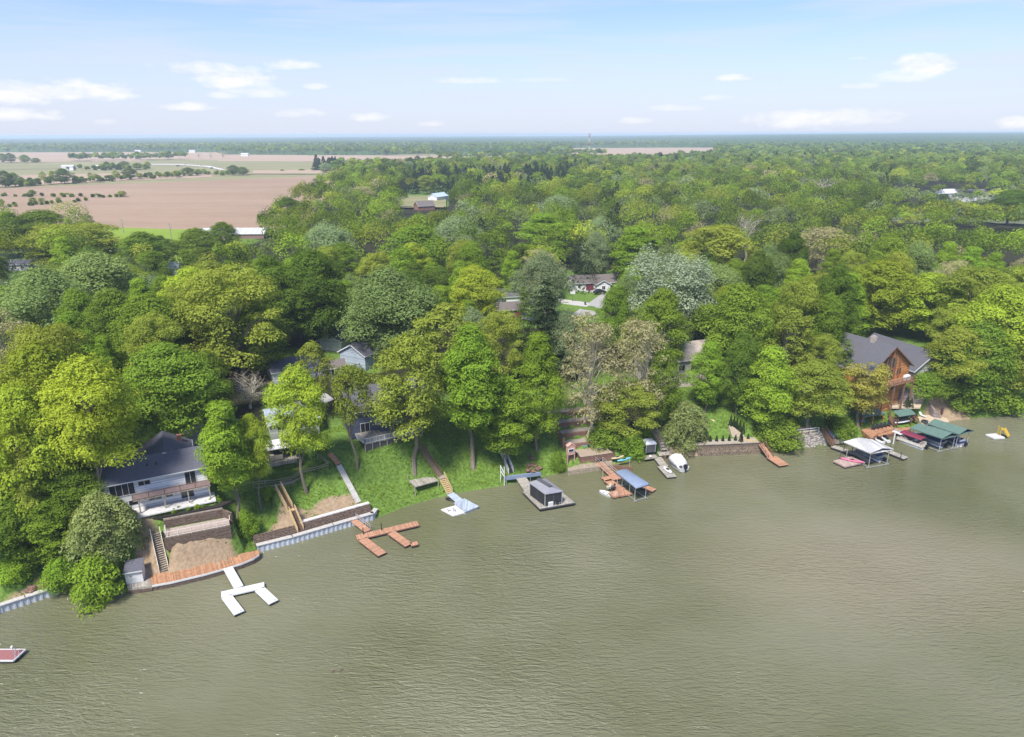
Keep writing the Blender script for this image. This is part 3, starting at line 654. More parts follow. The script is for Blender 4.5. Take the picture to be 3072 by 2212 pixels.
# keep the view to these open (P-frame rectangles, far limit in metres)
KEEP = [(1255,600,1350,645,240),(1240,640,1330,690,230),(725,738,800,770,190),(745,765,840,800,180),(595,770,650,830,175),(335,555,395,610,250),(430,500,560,522,420),(210,510,420,530,430),(1840,725,2080,800,175),
        (910,410,985,455,640),(2070,430,2150,434,620),(2135,474,2268,490,540),(2000,484,2035,488,420),(1165,640,1190,700,215),(1110,645,1150,690,230),(1470,770,1520,800,160),(20,560,60,600,260),(590,850,650,900,150),(250,945,420,990,140),
        (2035,795,2100,830,170),(1285,665,1330,690,225)]
def in_field_px(u, v):      # open land at the upper left, image test in P-frame on the tree foot
    if v < 398 and u < 760: return True
    if v < 560 and u < 560 and v < 520 + 0: return True
    return (u < 770 and v < 402 + max(0, (770 - u)) * 0.66 and v < 542)
def build_scatter():
    cand = []; grid = {}; taken = [(t[0].x, t[0].y, t[2]) for t in TREES]
    rs = np.random.default_rng(5)
    def ok(x, y, r):
        cx, cy = int(x // 12), int(y // 12)
        for i in range(-2, 3):
            for j in range(-2, 3):
                for (a, b, q) in grid.get((cx + i, cy + j), []):
                    if (a - x) ** 2 + (b - y) ** 2 < (0.72 * (q + r)) ** 2: return False
        return True
    def put(x, y, r): grid.setdefault((int(x // 12), int(y // 12)), []).append((x, y, r))
    for t in taken: put(*t)
    kinds = ['green', 'dark', 'bright', 'yellow', 'olive', 'silver', 'tan', 'sparse', 'conifer', 'pine', 'sage']
    wts = np.array([28, 20, 18, 6, 14, 3.5, 2.2, 1.5, 3.0, 2, 5]); wts /= wts.sum()
    out = []
    for _ in range(26000):
        y = 70 + (1250 - 70) * rs.uniform() ** 1.5; x = rs.uniform(-0.85, 0.85) * y
        r = rs.uniform(4.6, 8.2) if y < 230 else rs.uniform(6.0, 10.5); d = float(sdist(np.array([x]), np.array([y]))[0])
        if d < (5 if (x > 126 or x < -84) else 26): continue
        e = math.hypot((x - POND[0]) / POND[2], (y - POND[1]) / POND[3])
        if e < 1.3: continue
        u, v, zz = proj((x, y, 10.7)); u /= 1.3545; v /= 1.3545
        if u < -120 or u > 2390: continue
        if in_field_px(u, v): continue
        if v < 352 + (0 if u > 1600 else 0): continue
        if u < 1560 and v < 372 + max(0, (1300 - u)) * 0.02: continue
        if 872 < u < 988 and 436 < v < 464: continue
        H = r * rs.uniform(2.35, 3.1); H = min(H, 24)
        us, vt, _z = proj((x, y, 10.7 + H)); us /= 1.3545; vt /= 1.3545; wp = r * F / zz / 1.3545
        bad = False
        for (a, b, c_, d_, far) in KEEP:
            if us + wp > a and us - wp < c_ and vt < d_ and v > b and zz < far: bad = True; break
        if bad: continue
        if not ok(x, y, r): continue
        put(x, y, r); k = kinds[rs.choice(len(kinds), p=wts)]; r = r * rs.uniform(.78, 1.12)
        if 850 < u < 1270 and 400 < v < 452 and rs.uniform() < 0.75: k = 'conifer'; r *= .8; H = 20
        out.append((zz, x, y, r, H, k, us, vt, wp))
    for (u, vb, r, H) in [(2010,458,8,17),(2045,462,8,16),(2085,464,7,14),(2125,462,8,15),(2165,463,8,16),(2205,460,9,17),(2250,462,9,18),(2270,450,9,18),(2215,445,9,18),(2030,425,9,16),(2065,420,9,17),(2100,419,9,16),(2140,420,9,17),(2180,424,9,17),(2225,425,9,16),(2262,428,9,16),(1990,505,8,15),(2040,508,8,14),(2075,500,8,16),(2110,505,9,15),(2150,512,8,13),(2200,515,8,12),(2250,516,8,12),(2095,400,9,15),(2060,404,9,15),(2130,402,9,15),(1960,480,9,17)]:
        p = G(fP(u, vb)); out.append((math.hypot(p.x, p.y), p.x, p.y, r, H, kinds[rs.choice(6)], u, vb - 40, 20))
    for _ in range(700):
        u, vb = rs.uniform(1930, 2300), rs.uniform(392, 528); p = G(fP(u, vb)); r = rs.uniform(6, 9.5)
        if math.hypot((p.x - POND[0]) / POND[2], (p.y - POND[1]) / POND[3]) < 1.22 or not ok(p.x, p.y, r * .9): continue
        if any(abs(u - a) < 34 and -16 < vb - b < 3 for a, b in ((2082, 440), (2135, 440), (2180, 440), (2010, 492))): continue
        put(p.x, p.y, r); H = r * rs.uniform(1.6, 2.2); out.append((math.hypot(p.x, p.y), p.x, p.y, r, H, kinds[rs.choice(6)], u, vb - 40, 20))
    out.sort()
    return out
# ------------------------------------------------------------------ woods too many to count
def build_stuff_trees(items, name, nq, size):
    rs = np.random.default_rng(21); Vs = []; Ts = []; Ms = []; keys = list(LEAF); n0 = 0
    km = dict(green='green', dark='dark', bright='bright', yellow='yellow', olive='olive', silver='silver', tan='tan', sparse='olive', sage='sage', conifer='conifer', pine='dark')
    for (zz, x, y, r, H, k, *_r) in items:
        n = int(nq * np.clip(500 / zz, 0.22, 1.6)); sz = size * np.clip(zz / 500, 0.7, 3.2)
        g = th(x, y) if zz < 2600 else 10.7
        if k == 'conifer':
            t = rs.uniform(0.05, 1, n) ** 1.3; a = rs.uniform(0, 6.28, n); q = r * .9 * (1 - t) ** .6 * rs.uniform(.6, 1.1, n)
            d = np.stack([np.cos(a), np.sin(a), np.full(n, .5)], 1); p = np.stack([q * np.cos(a), q * np.sin(a), t * H], 1)
        else:
            nl = 12; lc = rs.normal(size=(nl, 3)); lc /= np.linalg.norm(lc, axis=1)[:, None]; lc[:, 2] = np.abs(lc[:, 2]) * 1.1 - .25
            li = rs.integers(0, nl, n); d = rs.normal(size=(n, 3)); d /= np.linalg.norm(d, axis=1)[:, None]; d[:, 2] = np.where(d[:, 2] < -.3, -d[:, 2], d[:, 2])
            p = lc[li] * .58 * np.array([r, r, H * .38]) + d * np.array([r, r, H * .38]) * .44 * rs.uniform(.7, 1.1, (n, 1)); p[:, 2] += H * .6
        nn = d + rs.normal(size=(n, 3)) * .28 + np.array([0, 0, .3]); nn /= np.linalg.norm(nn, axis=1)[:, None]
        V, Q = quads(p + np.array([x, y, g]), nn, sz * rs.uniform(.6, 1.4, n), rs, 1.4)
        Vs.append(V); Ts.append(np.clip(rs.normal(.5, .06, n) + rs.normal() * .30, 0, 1)); Ms.append(np.full(n, keys.index(km[k])))
    V = np.concatenate(Vs); Q = np.arange(len(V)).reshape(-1, 4); me = fast_mesh(name, V, Q, np.concatenate(Ts))
    for k in keys: me.materials.append(LEAF[k])
    me.polygons.foreach_set('material_index', np.concatenate(Ms).astype(np.int32)); me.update()
    o = bpy.data.objects.new(name, me); COL.objects.link(o); tag(o, kind='stuff'); return o
def far_wood_mask(u, v):
    """P-frame of the ground point -> True where far woods stand"""
    lim = np.interp(u, [-200, 0, 300, 480, 500, 700, 830, 1000, 1260, 1270, 1580, 1600, 2400], [338, 338, 337, 338, 343, 345, 344, 340, 344, 329, 328, 420, 420])
    return v < lim
def build_far_scatter():
    rs = np.random.default_rng(8); out = []
    kinds = ['green', 'dark', 'bright', 'yellow', 'olive', 'silver']; w = [.38, .28, .14, .02, .13, .05]
    def add(x, y, r, k=None):
        zz = math.hypot(x, y); H = r * rs.uniform(2.3, 2.9); out.append((zz, x, y, r, min(H, 22), k or kinds[rs.choice(6, p=w)]))
    for _ in range(9000):
        y = 1000 + 2600 * rs.uniform() ** 1.3; x = rs.uniform(-.85, .85) * y; u, v, z = proj((x, y, 10.7)); u /= 1.3545; v /= 1.3545
        if far_wood_mask(np.array(u), np.array(v)) and (y > 1240 or u > 1585): add(x, y, rs.uniform(6, 10))
    # woodlots standing in the fields (P-frame strips: u0, v0, u1, v1, number)
    for (u0, v0, u1, v1, n, k) in [(155, 357, 330, 355, 60, None), (330, 355, 415, 353, 30, None), (700, 372, 750, 380, 24, 'conifer'), (740, 385, 760, 372, 20, None), (1000, 354, 1090, 352, 34, None), (1090, 352, 1180, 358, 50, None), (1180, 358, 1230, 350, 30, None), (1230, 348, 1340, 345, 60, None),
                                   (960, 350, 1010, 356, 12, None), (1500, 352, 1585, 352, 30, None), (1580, 345, 1640, 350, 40, None), (840, 344, 960, 346, 60, None), (1230, 362, 1600, 362, 150, None), (1000, 372, 1300, 368, 130, None), (760, 384, 1000, 376, 100, None)]:
        for i in range(n):
            a = rs.uniform(); p = G(fP(u0 + (u1 - u0) * a, v0 + (v1 - v0) * a + rs.normal() * 1.1)); add(p.x, p.y, rs.uniform(4.5, 7.5), k)
    for (u0, v0, u1, v1, n, r0) in [(-10, 417, 440, 390, 80, 2.4), (-10, 436, 285, 438, 22, .9), (-10, 462, 220, 444, 18, .9), (440, 388, 520, 388, 14, 1.6), (150, 378, 330, 377, 40, 2.5)]:
        for i in range(n):
            a = rs.uniform(); p = G(fP(u0 + (u1 - u0) * a, v0 + (v1 - v0) * a + rs.normal() * .7)); add(p.x, p.y, r0 * rs.uniform(.6, 1.5), rs.choice(['green', 'dark', 'olive']))
    return out
def build_far_sheet():
    rs = np.random.default_rng(3); rads = [1150.0]
    while rads[-1] < 13000: rads.append(rads[-1] * 1.011)
    rads = np.array(rads); ang = np.linspace(-.78, .78, 900); A, RR = np.meshgrid(ang, rads); X = RR * np.sin(A); Y = RR * np.cos(A)
    g = terr(X.ravel(), Y.ravel()).reshape(X.shape)
    q = CM.transposed(); P = np.stack([X, Y, g - CAMH], -1) @ np.array(CM)      # camera space
    u = (CX + F * P[..., 0] / -P[..., 2]) / 1.3545; v = (CY - F * P[..., 1] / -P[..., 2]) / 1.3545
    m = far_wood_mask(u, v) & ((Y > 1250))
    # a few clearings far out
    cl = np.sin(X * .0021 + 1) * np.sin(Y * .0016 + X * .0006) > .80
    m &= ~(cl & (RR > 2300))
    big = np.sin(X * .006 + np.sin(Y * .004)) * np.sin(Y * .0052 + 1.7)
    h = np.where(m, 10 + 3 * big + rs.uniform(-4.0, 5.0, X.shape), -4.0)
    h = np.where(m & (RR < 2400), h - 4, h)
    V = np.stack([X, Y, g + h], -1).reshape(-1, 3); nx = len(ang); a = (np.arange(len(rads) - 1)[:, None] * nx + np.arange(nx - 1)[None]).ravel()
    Q = np.stack([a, a + 1, a + nx + 1, a + nx], -1)
    t = np.clip(.5 + .22 * big + rs.normal(0, .17, X.shape), 0, 1).reshape(-1)[a]
    me = fast_mesh('distant_woods', V, Q, t); me.materials.append(leaf_mat('leaf_distant', (.062, .112, .038), .5, .1))
    o = bpy.data.objects.new('distant_woods', me); COL.objects.link(o); tag(o, kind='stuff')
def build_weeds():
    """grass and weeds on the bank: one uncountable cover"""
    rs = np.random.default_rng(4); n = 150000; x = rs.uniform(-72, 125, n); k = rs.uniform(0.6, 26, n)
    y0 = np.interp(x, SHX, SHY); y = y0 + k; d = sdist(x, y); so_ = np.zeros(n)
    for (cx, cy, rx, ry, an, st) in SOIL:
        co, si = math.cos(an), math.sin(an); u = ((x - cx) * co + (y - cy) * si) / rx; v = (-(x - cx) * si + (y - cy) * co) / ry
        so_ = np.maximum(so_, st * np.clip(1.5 - 1.1 * np.hypot(u, v), 0, 1))
    lump = .5 + .5 * np.sin(x * .9 + 2 * np.sin(y * .5)) * np.sin(y * 1.1 + x * .35)
    keep = (d > .5) & (rs.uniform(size=n) > so_ * 1.05) & (rs.uniform(size=n) < .35 + .65 * lump)
    for (cx, cy, hx, hy, a, z, bl) in PADS:
        co, si = math.cos(a), math.sin(a); keep &= ~((np.abs((x - cx) * co + (y - cy) * si) < hx + .2) & (np.abs(-(x - cx) * si + (y - cy) * co) < hy + .2))
    x, y = x[keep], y[keep]; n = len(x); z = terr(x, y); s = .21 * rs.uniform(.5, 1.5, n) * (1 + .5 * (rs.uniform(size=n) < .06))
    nn = rs.normal(size=(n, 3)) * .42 + np.array([0, -.3, .8]); nn /= np.linalg.norm(nn, axis=1)[:, None]
    V, Q = quads(np.stack([x, y, z + s * .25], 1), nn, s, rs, 1.4); me = fast_mesh('bank_grass', V, Q, np.clip(rs.normal(.5, .2, n), 0, 1))
    me.materials.append(leaf_mat('leaf_grass', (.145, .225, .032), .35, .3)); o = bpy.data.objects.new('bank_grass', me); COL.objects.link(o); tag(o, kind='stuff')
def build_fields():
    br = field_mat('ploughed_soil', (.265, .185, .125), (.35, .25, .175)); br2 = field_mat('ploughed_soil_pale', (.33, .245, .175), (.41, .305, .22)); gr = field_mat('meadow_tan', (.20, .195, .095), (.28, .26, .14)); li = field_mat('meadow_lime', (.17, .25, .03), (.23, .31, .05))
    z = .2
    for nm, px, m in [('meadow', [(-200, 440), (780, 400), (1000, 338), (-200, 336)], gr), ('ploughed_field', [(-80, 510), (660, 514), (760, 389), (-80, 421)], br),
                      ('ploughed_field', [(-80, 418), (470, 393), (470, 380), (-80, 392)], br2), ('meadow', [(-80, 378), (330, 371), (330, 358), (-80, 362)], gr), ('ploughed_field', [(-80, 361), (520, 357), (520, 338), (-80, 338)], br2),
                      ('meadow', [(325, 386), (760, 388), (760, 361), (325, 353)], gr), ('ploughed_field', [(480, 358), (960, 361), (960, 346), (520, 343)], br2), ('ploughed_field', [(560, 386), (1000, 384), (960, 374), (560, 379)], br2), ('ploughed_field', [(900, 363), (1280, 364), (1280, 346), (900, 346)], br2),
                      ('ploughed_field', [(1265, 347), (1585, 344), (1585, 328), (1265, 329)], br2), ('meadow', [(130, 590), (440, 590), (430, 514), (130, 506)], li), ('ploughed_field', [(872, 464), (988, 464), (988, 438), (872, 438)], gr)]:
        field(nm, [fP(*q) for q in px], m, z); z += .12
# lone trees and bushes out in the fields: (u, base v, top v, width, kind, label)
HEDGE = [(14,416,378,28,'dark','dark tree of the hedgerow at the left picture edge'),(34,414,382,22,'green','hedgerow tree second from the left edge'),(50,413,392,14,'green','small hedgerow tree third from the left edge'),(72,412,396,16,'darkbush','low round bush in the hedgerow at the left'),(98,408,380,16,'sparse','thin tree in the hedgerow left of its big dark tree'),(119,408,378,12,'olive','slim hedgerow tree beside its big dark tree'),
 (144,408,373,32,'dark','big dark tree standing in the hedgerow'),(178,405,398,18,'darkbush','flat dark bush right of the big hedgerow tree'),(202,402,382,12,'sparse','thin budding tree of the hedgerow'),(230,402,396,26,'darkbush','wide low bush of the hedgerow'),(258,398,378,18,'sparse','sparse tree left of the round hedgerow tree'),(290,398,372,30,'dark','round dark tree in the hedgerow middle'),(312,396,384,16,'green','small tree just right of the round hedgerow tree'),(337,396,386,12,'darkbush','small hedgerow bush near the meadow'),
 (355,393,382,9,'green','small conical hedgerow tree'),(372,392,380,16,'green','low hedgerow tree, left of four at the right end'),(392,391,378,22,'olive','grey-green hedgerow tree, second of four at the right end'),(418,390,371,26,'dark','larger hedgerow tree, third of four at the right end'),(440,389,375,18,'green','hedgerow tree, last of four at the right end'),(452,386,374,12,'olive','single small tree right of the hedgerow'),
 (518,389,366,26,'dark','left tree of the pair standing alone in the field'),(538,389,370,28,'green','right tree of the pair standing alone in the field'),(72,462-28,420,14,'green','small tree on the field margin at the left'),(148,432,428,10,'darkbush','small bush on the field margin'),(271,437,423,20,'olive','round bush at the end of the field margin'),(74,452,437,15,'olive','left round bush on the lower field margin'),(93,450,438,12,'olive','middle round bush on the lower field margin'),(130,448,437,10,'olive','right round bush on the lower field margin'),(4,459,440,12,'olive','bush at the left edge of the lower field margin'),(215,434,428,8,'darkbush','tiny bush near the end of the field margin'),
 (8,362,340,14,'dark','small dark tree clump at the far left field, first'),(24,362,339,22,'dark','dark tree of the far left field, second'),(56,362,343,20,'green','tree of the far left field, third'),(80,362,350,18,'green','low tree of the far left field, fourth'),(228,377,362,14,'olive','left tree of the farmstead'),(238,376,358,16,'dark','dark tree of the farmstead, second'),(252,375,360,12,'green','green tree of the farmstead, third'),(276,374,357,20,'dark','tall dark tree behind the farmhouse'),(305,376,361,24,'green','wide tree at the right of the farmstead'),(328,375,358,13,'olive','thin tree at the right end of the farmstead'),
 (700,379,357,20,'conifer','dark evergreen at the corner of the woods by the meadow'),(722,384,362,30,'silver','pale blue-green tree at the corner of the woods by the meadow'),(709,412,390,26,'green','grey-green tree standing in the field before the woods'),(442,353,336,14,'bare','bare tree before the far woods, left'),(468,353,337,14,'bare','bare tree before the far woods, middle'),(496,352,333,22,'bare','grey budding tree before the far woods, right'),(668,379,374,14,'bush','small bush far out in the meadow'),(625,380,375,10,'bush','tiny bush in the meadow beside the field')]
def build_hedgerow():
    for (u, vb, vt, w, k, lab) in HEDGE: tree_base(u, vb, vt, w, k, lab)
ORD = ['nearest', 'second', 'third', 'fourth', 'fifth', 'sixth', 'seventh', 'eighth', 'ninth', 'tenth']
MARKS = [(855, 660, 'the large silver-green tree'), (1210, 680, 'the tall dark spruce'), (1492, 640, 'the pale silver poplar'), (1960, 660, 'the tall tree behind the log house'), (500, 680, 'the huge olive tree'), (1030, 550, 'the lighter silver tree'), (1205, 510, 'the big lime-green tree'), (1300, 630, 'the white village house'), (365, 590, 'the white cottage'), (500, 512, 'the long white barn'),
         (945, 455, 'the brown-roofed house'), (1660, 500, 'the bare white tree'), (1808, 420, 'the far bare tree'), (2228, 450, 'the dark lake-arm tree'), (170, 530, 'the yellow-olive broad tree'), (2000, 490, 'the brown-roofed lake house'), (1595, 540, 'the olive domed tree'), (1408, 540, 'the bright broad tree'), (2165, 640, 'the tall olive right-hand tree'), (685, 620, 'the tall dark tree by the garage'), (1000, 430, 'the spruce row'), (1830, 530, 'the pale tan tree')]
def label_scatter(items):
    seen = {}
    for (zz, x, y, r, H, k, us, vt, wp) in items:
        v = vt + wp * .8; best = min(MARKS, key=lambda m: math.hypot(m[0] - us, (m[1] - v) * 1.3)); dx, dy = us - best[0], (v - best[1]) * 1.3
        rel = ('right of' if dx > 0 else 'left of') if abs(dx) > abs(dy) else ('below' if dy > 0 else 'above'); key = (k, best[2], rel); seen.setdefault(key, []).append((math.hypot(dx, dy), x, y, r, H, k))
    for (k, m, rel), L_ in seen.items():
        L_.sort(key=lambda q: q[0])
        for i, (d, x, y, r, H, kk) in enumerate(L_):
            lab = LOOK[k] + ' ' + rel + ' ' + m + (', ' + ORD[min(i, 9)] + ' such tree' if len(L_) > 1 else '')
            tree_at(Vector((x, y, th(x, y) - .15)), k, H, r, lab)
# ------------------------------------------------------------------ shared builders
V3 = Vector
m_white = mat('painted_white', (.62, .62, .61), .5, .05, 2); m_plastic = mat('white_plastic', (.60, .60, .595), .35, .04, 1.5)
m_deckor = mat('orange_boards', (.41, .215, .12), .7, .18, 2, planks=(0, .16, .09)); m_dockbr = mat('brown_boards', (.45, .24, .15), .75, .15, 2, planks=(0, .16, .09))
m_gray = mat('weathered_boards', (.36, .33, .28), .85, .2, 2, planks=(0, .16, .10)); m_grayw = mat('weathered_wood', (.33, .29, .235), .85, .25, 5)
m_yel = mat('new_timber', (.52, .38, .20), .75, .15, 5); m_dkt = mat('old_sleepers', (.115, .078, .058), .9, .45, 4, bump=.5, col2=(.23, .165, .125), stretch=(.7, .7, 5)); m_brnw = mat('brown_wood', (.20, .11, .07), .75, .2, 5)
m_steel = mat('pale_steel', (.52, .56, .62), .45, .12, 2, metal=.15); m_conc = mat('concrete', (.46, .44, .41), .85, .15, 3, bump=.2); m_concl = mat('pale_concrete', (.58, .56, .54), .85, .12, 2)
m_float = mat('float_black', (.022, .022, .024), .6, .2, 3); m_black = mat('black_plastic', (.016, .016, .018), .35, .1, 3); m_alu = mat('aluminium', (.62, .63, .65), .3, .05, 3, metal=.6)
m_glass = mat('window_glass', (.025, .03, .035), .08, .1, 1, spec=.7); m_screen = mat('dark_screen', (.03, .03, .034), .7, .2, 5)
m_roofd = mat('dark_shingles', (.112, .112, .138), .85, .3, 9, bump=.3, planks=None); m_roofg = mat('grey_shingles', (.105, .105, .118), .85, .25, 9, bump=.3); m_roofb = mat('brown_shingles', (.155, .132, .122), .85, .25, 9, bump=.3)
m_roofl = mat('pale_roof', (.56, .56, .57), .6, .1, 2); m_metalroof = mat('white_metal_roof', (.56, .555, .55), .45, .05, 2, planks=(0, .6, .03))
m_sidw = mat('white_siding', (.72, .72, .72), .6, .04, 2, planks=(2, .2, .04)); m_sidb = mat('navy_siding', (.075, .092, .145), .6, .12, 3, planks=(2, .2, .07)); m_sidlb = mat('light_blue_siding', (.38, .44, .51), .6, .06, 2, planks=(2, .2, .07))
m_sidg = mat('pale_green_siding', (.46, .47, .41), .65, .06, 2, planks=(2, .2, .07)); m_sidgr = mat('grey_siding', (.42, .42, .42), .65, .08, 2, planks=(2, .2, .07)); m_sidlav = mat('lavender_siding', (.60, .60, .66), .6, .05, 2, planks=(2, .2, .07))
m_log = mat('orange_logs', (.54, .23, .075), .6, .25, 3, planks=(2, .3, .13)); m_brick = mat('red_brick', (.29, .13, .09), .85, .3, 10, planks=(2, .09, .12)); m_brickw = mat('brown_brick', (.25, .145, .105), .85, .35, 7, planks=(2, .16, .12))
m_block = mat('grey_block', (.27, .225, .215), .9, .35, 6, bump=.6, planks=(2, .2, .10)); m_sand = mat('sand', (.50, .40, .28), .95, .12, 2, bump=.2); m_gravel = mat('gravel', (.40, .34, .28), .95, .4, 9, bump=.6); m_mulch = mat('dark_mulch', (.032, .026, .022), .95, .4, 8, bump=.6)
m_green = mat('green_canvas', (.10, .165, .135), .6, .08, 2); m_blue = mat('blue_canvas', (.20, .25, .345), .6, .06, 1.5); m_bluep = mat('blue_plastic', (.03, .20, .52), .35, .06, 2); m_navy = mat('navy_vinyl', (.02, .05, .17), .5, .1, 2)
m_maroon = mat('maroon_canvas', (.20, .035, .065), .6, .1, 2); m_pink = mat('pink_plastic', (.60, .13, .24), .4, .06, 2); m_yelp = mat('yellow_plastic', (.55, .38, .05), .4, .06, 2); m_red = mat('red_carpet', (.28, .115, .11), .85, .12, 4); m_salmon = mat('salmon_paint', (.52, .31, .25), .7, .1, 3)
m_cover = mat('white_cover', (.68, .68, .69), .6, .04, 1.5, bump=.4); m_stone = mat('grey_stone', (.34, .31, .28), .9, .4, 2, bump=.6); m_dkgr = mat('dark_grey', (.08, .08, .085), .6, .2, 3); m_bluedk = mat('blue_grey_boards', (.40, .46, .55), .7, .1, 2, planks=(0, .16, .08)); m_car = mat('dark_car_paint', (.02, .022, .026), .2, .1, 1); m_carw = mat('white_car_paint', (.7, .7, .7), .25, .05, 1); m_teal = mat('aqua_plastic', (.15, .42, .55), .4, .1, 3)
def at_world(root, p): return local_inv(root) @ V3(p)
def beam(name, a, b, w, t, m, parent, ext=0.0):
    """board-covered section from a to b (top-centre line), its own local x running along it"""
    a, b = V3(a), V3(b); d = (b - a); L_ = d.length; d.normalize(); a = a - d * ext; L_ += 2 * ext
    mb = MB().box((L_ / 2, 0, -t / 2), (L_, w, t)); o = mb.build(name, m, parent, bevel=.015)
    yaw = math.atan2(d.y, d.x); pt = -math.asin(d.z)
    o.location = at_world(parent, a) if parent else a; o.rotation_euler = (0, pt, yaw - (parent.rotation_euler.z if parent else 0)); return o
def dock_section(name, a, b, w, m, parent, z=.55, ext=0.0, floatm=None):
    a = V3((a[0], a[1], z)); b = V3((b[0], b[1], z)); o = beam(name, a, b, w, .14, m, parent, ext)
    L_ = (b - a).length + 2 * ext
    mb = MB(); n = max(1, int(L_ / 2.4)); s = L_ / n
    for i in range(n): mb.box((s * (i + .5), 0, -.36), (s * .86, w * .9, .44))
    mb.build('float', floatm or m_float, o); mb = MB()
    for y in (-w / 2 - .02, w / 2 + .02): mb.box((L_ / 2, y, -.10), (L_ + .04, .04, .2))
    mb.build('edge_trim', MATS['painted_white'] if m is m_plastic else m_dkgr if m is m_gray else m_brnw, o); return o
def fence_rail(name, path, h, sp, mp, parent, mr=None, rails=(1.0, .5), pw=.09, balus=0, panel=None):
    """posts and rails along world points"""
    mb = MB()
    for a, b in zip(path[:-1], path[1:]):
        a, b = V3(a), V3(b); n = max(1, round((b - a).length / sp))
        for i in range(n + 1):
            q = a.lerp(b, i / n); mb.bar(q - V3((0, 0, .2)), q + V3((0, 0, h)), pw)
        for r in rails: mb.bar(a + V3((0, 0, h * r)), b + V3((0, 0, h * r)), pw * .8, .1)
        if balus:
            k = int((b - a).length / balus)
            for i in range(1, k):
                q = a.lerp(b, i / k); mb.bar(q + V3((0, 0, .12)), q + V3((0, 0, h * .97)), .06)
    o = mb.build(name, mp, parent, world=True)
    if panel:
        mb = MB()
        for a, b in zip(path[:-1], path[1:]): mb.bar(V3(a) + V3((0, 0, h * .5)), V3(b) + V3((0, 0, h * .5)), .03, h * .78)
        mb.build('rail_panel', panel, parent, world=True)
    return o
def stair(root, top, bot, w, m, mr=None, sides=(-1, 1), n=None, railh=.95, stringer=.26):
    top, bot = V3(top), V3(bot); d = bot - top; hz = V3((d.x, d.y, 0)); hl = hz.length; hz.normalize(); sdv = V3((-hz.y, hz.x, 0)); n = n or max(4, int(abs(d.z) / .19))
    mb = MB(); yaw = math.atan2(hz.y, hz.x)
    for i in range(n):
        q = top.lerp(bot, (i + .5) / n); mb.box((q.x, q.y, q.z), (hl / n * 1.05, w, .05), yaw)
    mb.build('tread', m, root, world=True)
    for s in (-1, 1):
        a = top + sdv * s * (w / 2 + .03); b = bot + sdv * s * (w / 2 + .03)
        MB().bar(a - V3((0, 0, .06)), b - V3((0, 0, .06)), .06, stringer).build('stringer', mr or m, root, world=True)
        if s in sides: fence_rail('handrail', [a, b], railh, 1.6, mr or m, root, rails=(1.0, .55))
def timber_wall(name, parent, pts, z0, z1, thick=.25, lean=0.0, m=None, seed=1):
    """courses of sleepers following world points"""
    rs = random.Random(seed); mb = MB(); k = max(2, round((z1 - z0) / .21)); hh = (z1 - z0) / k
    for a, b in zip(pts[:-1], pts[1:]):
        a = V3((a[0], a[1], 0)); b = V3((b[0], b[1], 0)); d = (b - a); L_ = d.length; d.normalize(); nv = V3((-d.y, d.x, 0)); yaw = math.atan2(d.y, d.x)
        for r in range(k):
            x = -rs.uniform(0, 1.6)
            while x < L_:
                l = rs.uniform(1.7, 2.6); x0, x1 = max(x, 0), min(x + l, L_)
                if x1 - x0 > .05:
                    q = a + d * ((x0 + x1) / 2) + nv * (lean * r + rs.uniform(-.025, .025)); mb.box((q.x, q.y, z0 + hh * (r + .5)), (x1 - x0 - .02, thick, hh - .015), yaw)
                x += l
    return mb.build(name, m or m_dkt, parent, world=True)
def sheet_piling(root, pts, z0, z1):
    mb = MB(); ps = []
    for a, b in zip(pts[:-1], pts[1:]):
        n = max(1, round((b - a).length / .2))
        for i in range(n): ps.append(a.lerp(b, i / n))
    ps.append(pts[-1]); out = []
    for i, p in enumerate(ps):
        q = ps[min(i + 1, len(ps) - 1)] - ps[max(i - 1, 0)]; nv = V3((-q.y, q.x, 0)).normalized(); out.append(p + nv * (0.10 if (i // 2) % 2 else 0.0))
    n = len(out); vs = [(p.x, p.y, z0) for p in out] + [(p.x, p.y, z1) for p in out]; mb.add(vs, [(i, i + 1, n + i + 1, n + i) for i in range(n - 1)])
    mb.build('sheet_pile', m_steel, root, world=True); mb = MB()
    for a, b in zip(pts[:-1], pts[1:]):
        d = (b - a).normalized(); nv = V3((-d.y, d.x, 0)); c = (a + b) / 2 + nv * .3; mb.box((c.x, c.y, z1 + .05), ((b - a).length + .1, .85, .1), math.atan2(d.y, d.x))
    mb.build('cap', m_conc, root, world=True)
